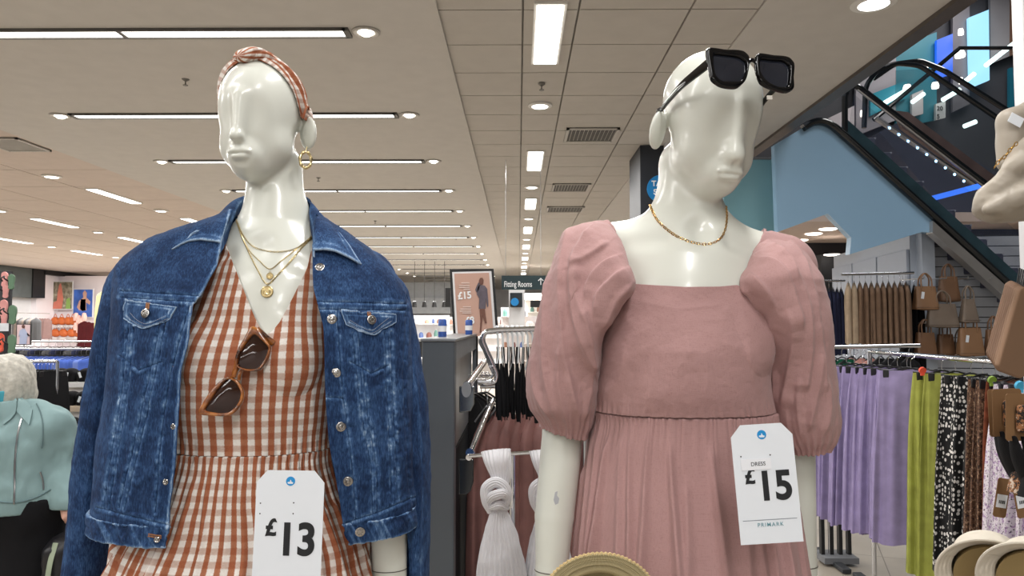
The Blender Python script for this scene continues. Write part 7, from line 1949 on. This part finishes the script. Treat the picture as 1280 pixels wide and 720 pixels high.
legs = [(cone(Wm(10, 640), np.array([Wm(8, 700)[0], YW-.02, .50]), .10, .065), .05), (cone(np.array([Wm(8, 700)[0], YW-.02, .50]), np.array([Wm(6, 700)[0], YW-.0, .09]), .062, .042), .02), (cone(np.array([Wm(6, 700)[0], YW+.02, .055]), np.array([Wm(6, 700)[0], YW-.16, .035]), .04, .03), .02),
        (cone(Wm(40, 640), np.array([Wm(46, 700)[0], YW-.02, .50]), .10, .065), .05), (cone(np.array([Wm(46, 700)[0], YW-.02, .50]), np.array([Wm(44, 700)[0], YW+.15, .11]), .062, .042), .02), (cone(np.array([Wm(44, 700)[0], YW+.18, .075]), np.array([Wm(44, 700)[0], YW+.02, .035]), .04, .03), .02)]
torso = [(ell(Wm(20, 575), (.17, .12, .19)), .05), (ell(Wm(24, 620), (.17, .13, .13)), .05), (cone(Wm(10, 518), Wm(58, 534), .055, .056), .04), (cone(Wm(6, 518), Wm(-34, 534), .055, .056), .04)]
armR_ = [(cone(Wm(60, 536), Wm(74, 585, .03), .052, .044), .03), (cone(Wm(74, 585, .03), Wm(84, 628, -.04), .044, .032), .02)]
armL_ = [(cone(Wm(-26, 530), Wm(-42, 590, .03), .056, .046), .03), (cone(Wm(-42, 590, .03), Wm(-38, 640, -.06), .046, .034), .02)]
hand = [(ell(Wm(86, 640, -.05), (.022, .034, .036)), .02)]
for k in range(4): hand.append((cone(Wm(82.5+k*2.6, 644, -.07), Wm(83.5+k*2.2, 652+(k % 2), -.055), .0092, .0082), .003))
hand.append((cone(Wm(81, 638, -.06), Wm(80, 647, -.08), .010, .008), .004))
handL = [(ell(Wm(-37, 652, -.07), (.022, .034, .036)), .02)]+[(cone(Wm(-41+k*2.6, 656, -.09), Wm(-40+k*2.2, 668+(k % 2), -.08), .0092, .0082), .003) for k in range(4)]
bodyf = U([(skull, 0)]+torso+armR_+armL_+hand+handL+legs)
sdf_obj('body', bodyf, np.array([Wm(-70, 600)[0], YW-.3, -.01]), np.array([Wm(110, 600)[0], YW+.35, 1.66]), .009, M_skin, wn)
def shell(fc, off, nz=0.0, sc_=10, cut=None):
    def g(P):
        d = fc(P)-off
        if nz: d = d+nz*fbm(P*np.array([sc_, sc_, sc_*.6]), 5, 3)
        if cut is not None: d = np.maximum(d, cut(P))
        return d
    return g
zh = Wm(20, 633)[2]; zc_ = Wm(20, 500)[2]
zw1 = Wm(80, 631)[2]
jf = U([(torso[0][0], 0)]+torso[1:]+armR_+armL_+[(cone(Wm(4, 535, .03), Wm(0, 500, .02), .085, .070), .02)])
def cutj(P): return np.maximum(np.where(np.abs(P[:, 0]-Wm(20, 500)[0]) < .19, zh-P[:, 2], zw1-P[:, 2]), P[:, 2]-Wm(10, 500)[2]-.10*(np.abs(P[:, 0]-Wm(2, 500)[0]) > .04)*np.clip(np.abs(P[:, 0]-Wm(2, 500)[0])-.04, 0, .03))
M_teal_j = plain('pale teal suede', (124, 150, 152), .8, var=.07, nscale=8, bump=.2, bscale=90)
wj = sdf_obj('jacket', shell(jf, .030, .013, 13, cutj), np.array([Wm(-75, 600)[0], YW-.3, zh-.06]), np.array([Wm(110, 600)[0], YW+.3, Wm(0, 488)[2]]), .007, M_teal_j, wn, relax=False)
tf = U([(torso[1][0], 0)]+[legs[0], legs[1], legs[3], legs[4]])
sdf_obj('trousers', shell(tf, .020, .010, 7, lambda P: np.maximum(P[:, 2]-(zh+.05), .12-P[:, 2])), np.array([Wm(-40, 600)[0], YW-.3, .06]), np.array([Wm(90, 600)[0], YW+.35, zh+.1]), .009, M_blk, wn, relax=False)
hf0 = U([(ell((.0, .020, .030), (.084, .104, .088)), 0), (ell((.060, .012, -.03), (.028, .060, .062)), .04), (ell((-.060, .012, -.03), (.028, .060, .062)), .04), (ell((.0, .07, -.05), (.070, .045, .06)), .04), (ell((-.02, -.066, .078), (.055, .032, .022)), .03),
         ('-', ell((.0, -.11, -.045), (.056, .080, .098)), .02)])
def hf(P):
    Q = (P-hc)@RW
    return hf0(Q)+.0045*fbm(Q*np.array([70, 60, 11])+np.stack([(Q[:, 2])**2*150]*3, 1), 9, 3)
sdf_obj('hair', hf, hc-np.array([.15, .16, .15]), hc+.17, .0040, M_hair, wn, relax=False)
def mkf(P):
    Q = (P-hc)@RW
    return np.maximum(np.maximum(skull(P)-.006, np.maximum(Q[:, 2]+.018, -.112-Q[:, 2])), Q[:, 1]+.022)
sdf_obj('face_mask', mkf, hc-np.array([.13, .16, .15]), hc+np.array([.12, .08, .02]), .004, plain('surgical blue', (80, 176, 196), .6, var=.06), wn, relax=False)
for k in (-1, 1):
    m = MB(); m.lathe([(0, .003), (.009, .002), (.010, -.002), (.004, -.004), (0, -.004)], hloc((k*.030, -.084, .012)), 12, axis=RW@np.array([0, -1., 0])); m.build('eye', plain('dark eye', (50, 40, 38), .2), wn)
bW = bvh_of(wj)
for nm, pts in (('zip', [(31, 512), (27, 524), (22, 545), (19, 580), (18, 630)]), ('pocket_zip', [(50, 590), (53, 600), (54, 612)]), ('shoulder_seam', [(46, 505), (52, 520), (54, 540), (52, 560)]), ('hem_band', [(-4, 627), (20, 628), (44, 622), (64, 612)])):
    H = smoothline(hits(bW, pts, .003, 24), 2)
    if len(H) > 4: m = MB(); m.tube(H, .0032 if 'zip' in nm else .0025, 6); m.build(nm, M_steel if 'zip' in nm else plain('teal seam', (96, 120, 124), .8), wn)
patch(bW, [(22, 497), (32, 503), (41, 514)], [(22, 514), (29, 524), (38, 532)], 14, 12, .004, .005, 'lapel', M_teal_j, wn)
patch(bW, [(20, 500), (12, 506), (3, 515)], [(21, 516), (15, 524), (6, 532)], 14, 12, .004, .005, 'lapel', M_teal_j, wn)
glove = U(hand); sdf_obj('glove', shell(glove, .004), Wm(76, 662, -.12), Wm(96, 622, .02), .004, M_blk, wn)
# bag trolley in her hand
bg_ = Wm(86, 700, -.03); e = empty('shopping_bag', bg_, 'black bag with a pale green strap held in the walking woman gloved hand', 'bag')
f = U([(rbox(bg_+np.array([-.008, 0, -.05]), (.045, .10, .13), .035), 0), (ell(bg_+np.array([-.008, -.01, .05]), (.038, .085, .06)), .04)])
sdf_obj('body', lambda P: f(P)+.004*fbm(P*22, 2, 2), bg_-np.array([.09, .16, .24]), bg_+np.array([.09, .16, .17]), .007, plain('black nylon', (26, 26, 30), .45), e, relax=False)
m = MB(); m.tube(curve3([bg_+np.array([-.02, -.05, .05]), Wm(84, 664, -.06), Wm(86, 651, -.065), Wm(89, 664, -.05), bg_+np.array([.02, .05, .05])], 24), .007, 8); m.build('handle', M_black, e)
m = MB(); m.tube(curve3([bg_+np.array([.004, -.09, .09]), bg_+np.array([.0, -.115, .02]), bg_+np.array([-.004, -.118, -.06]), bg_+np.array([.01, -.11, -.14])], 20), .011, 8, flat=.35); m.build('strap', plain('pale green webbing', (150, 162, 140), .7), e)
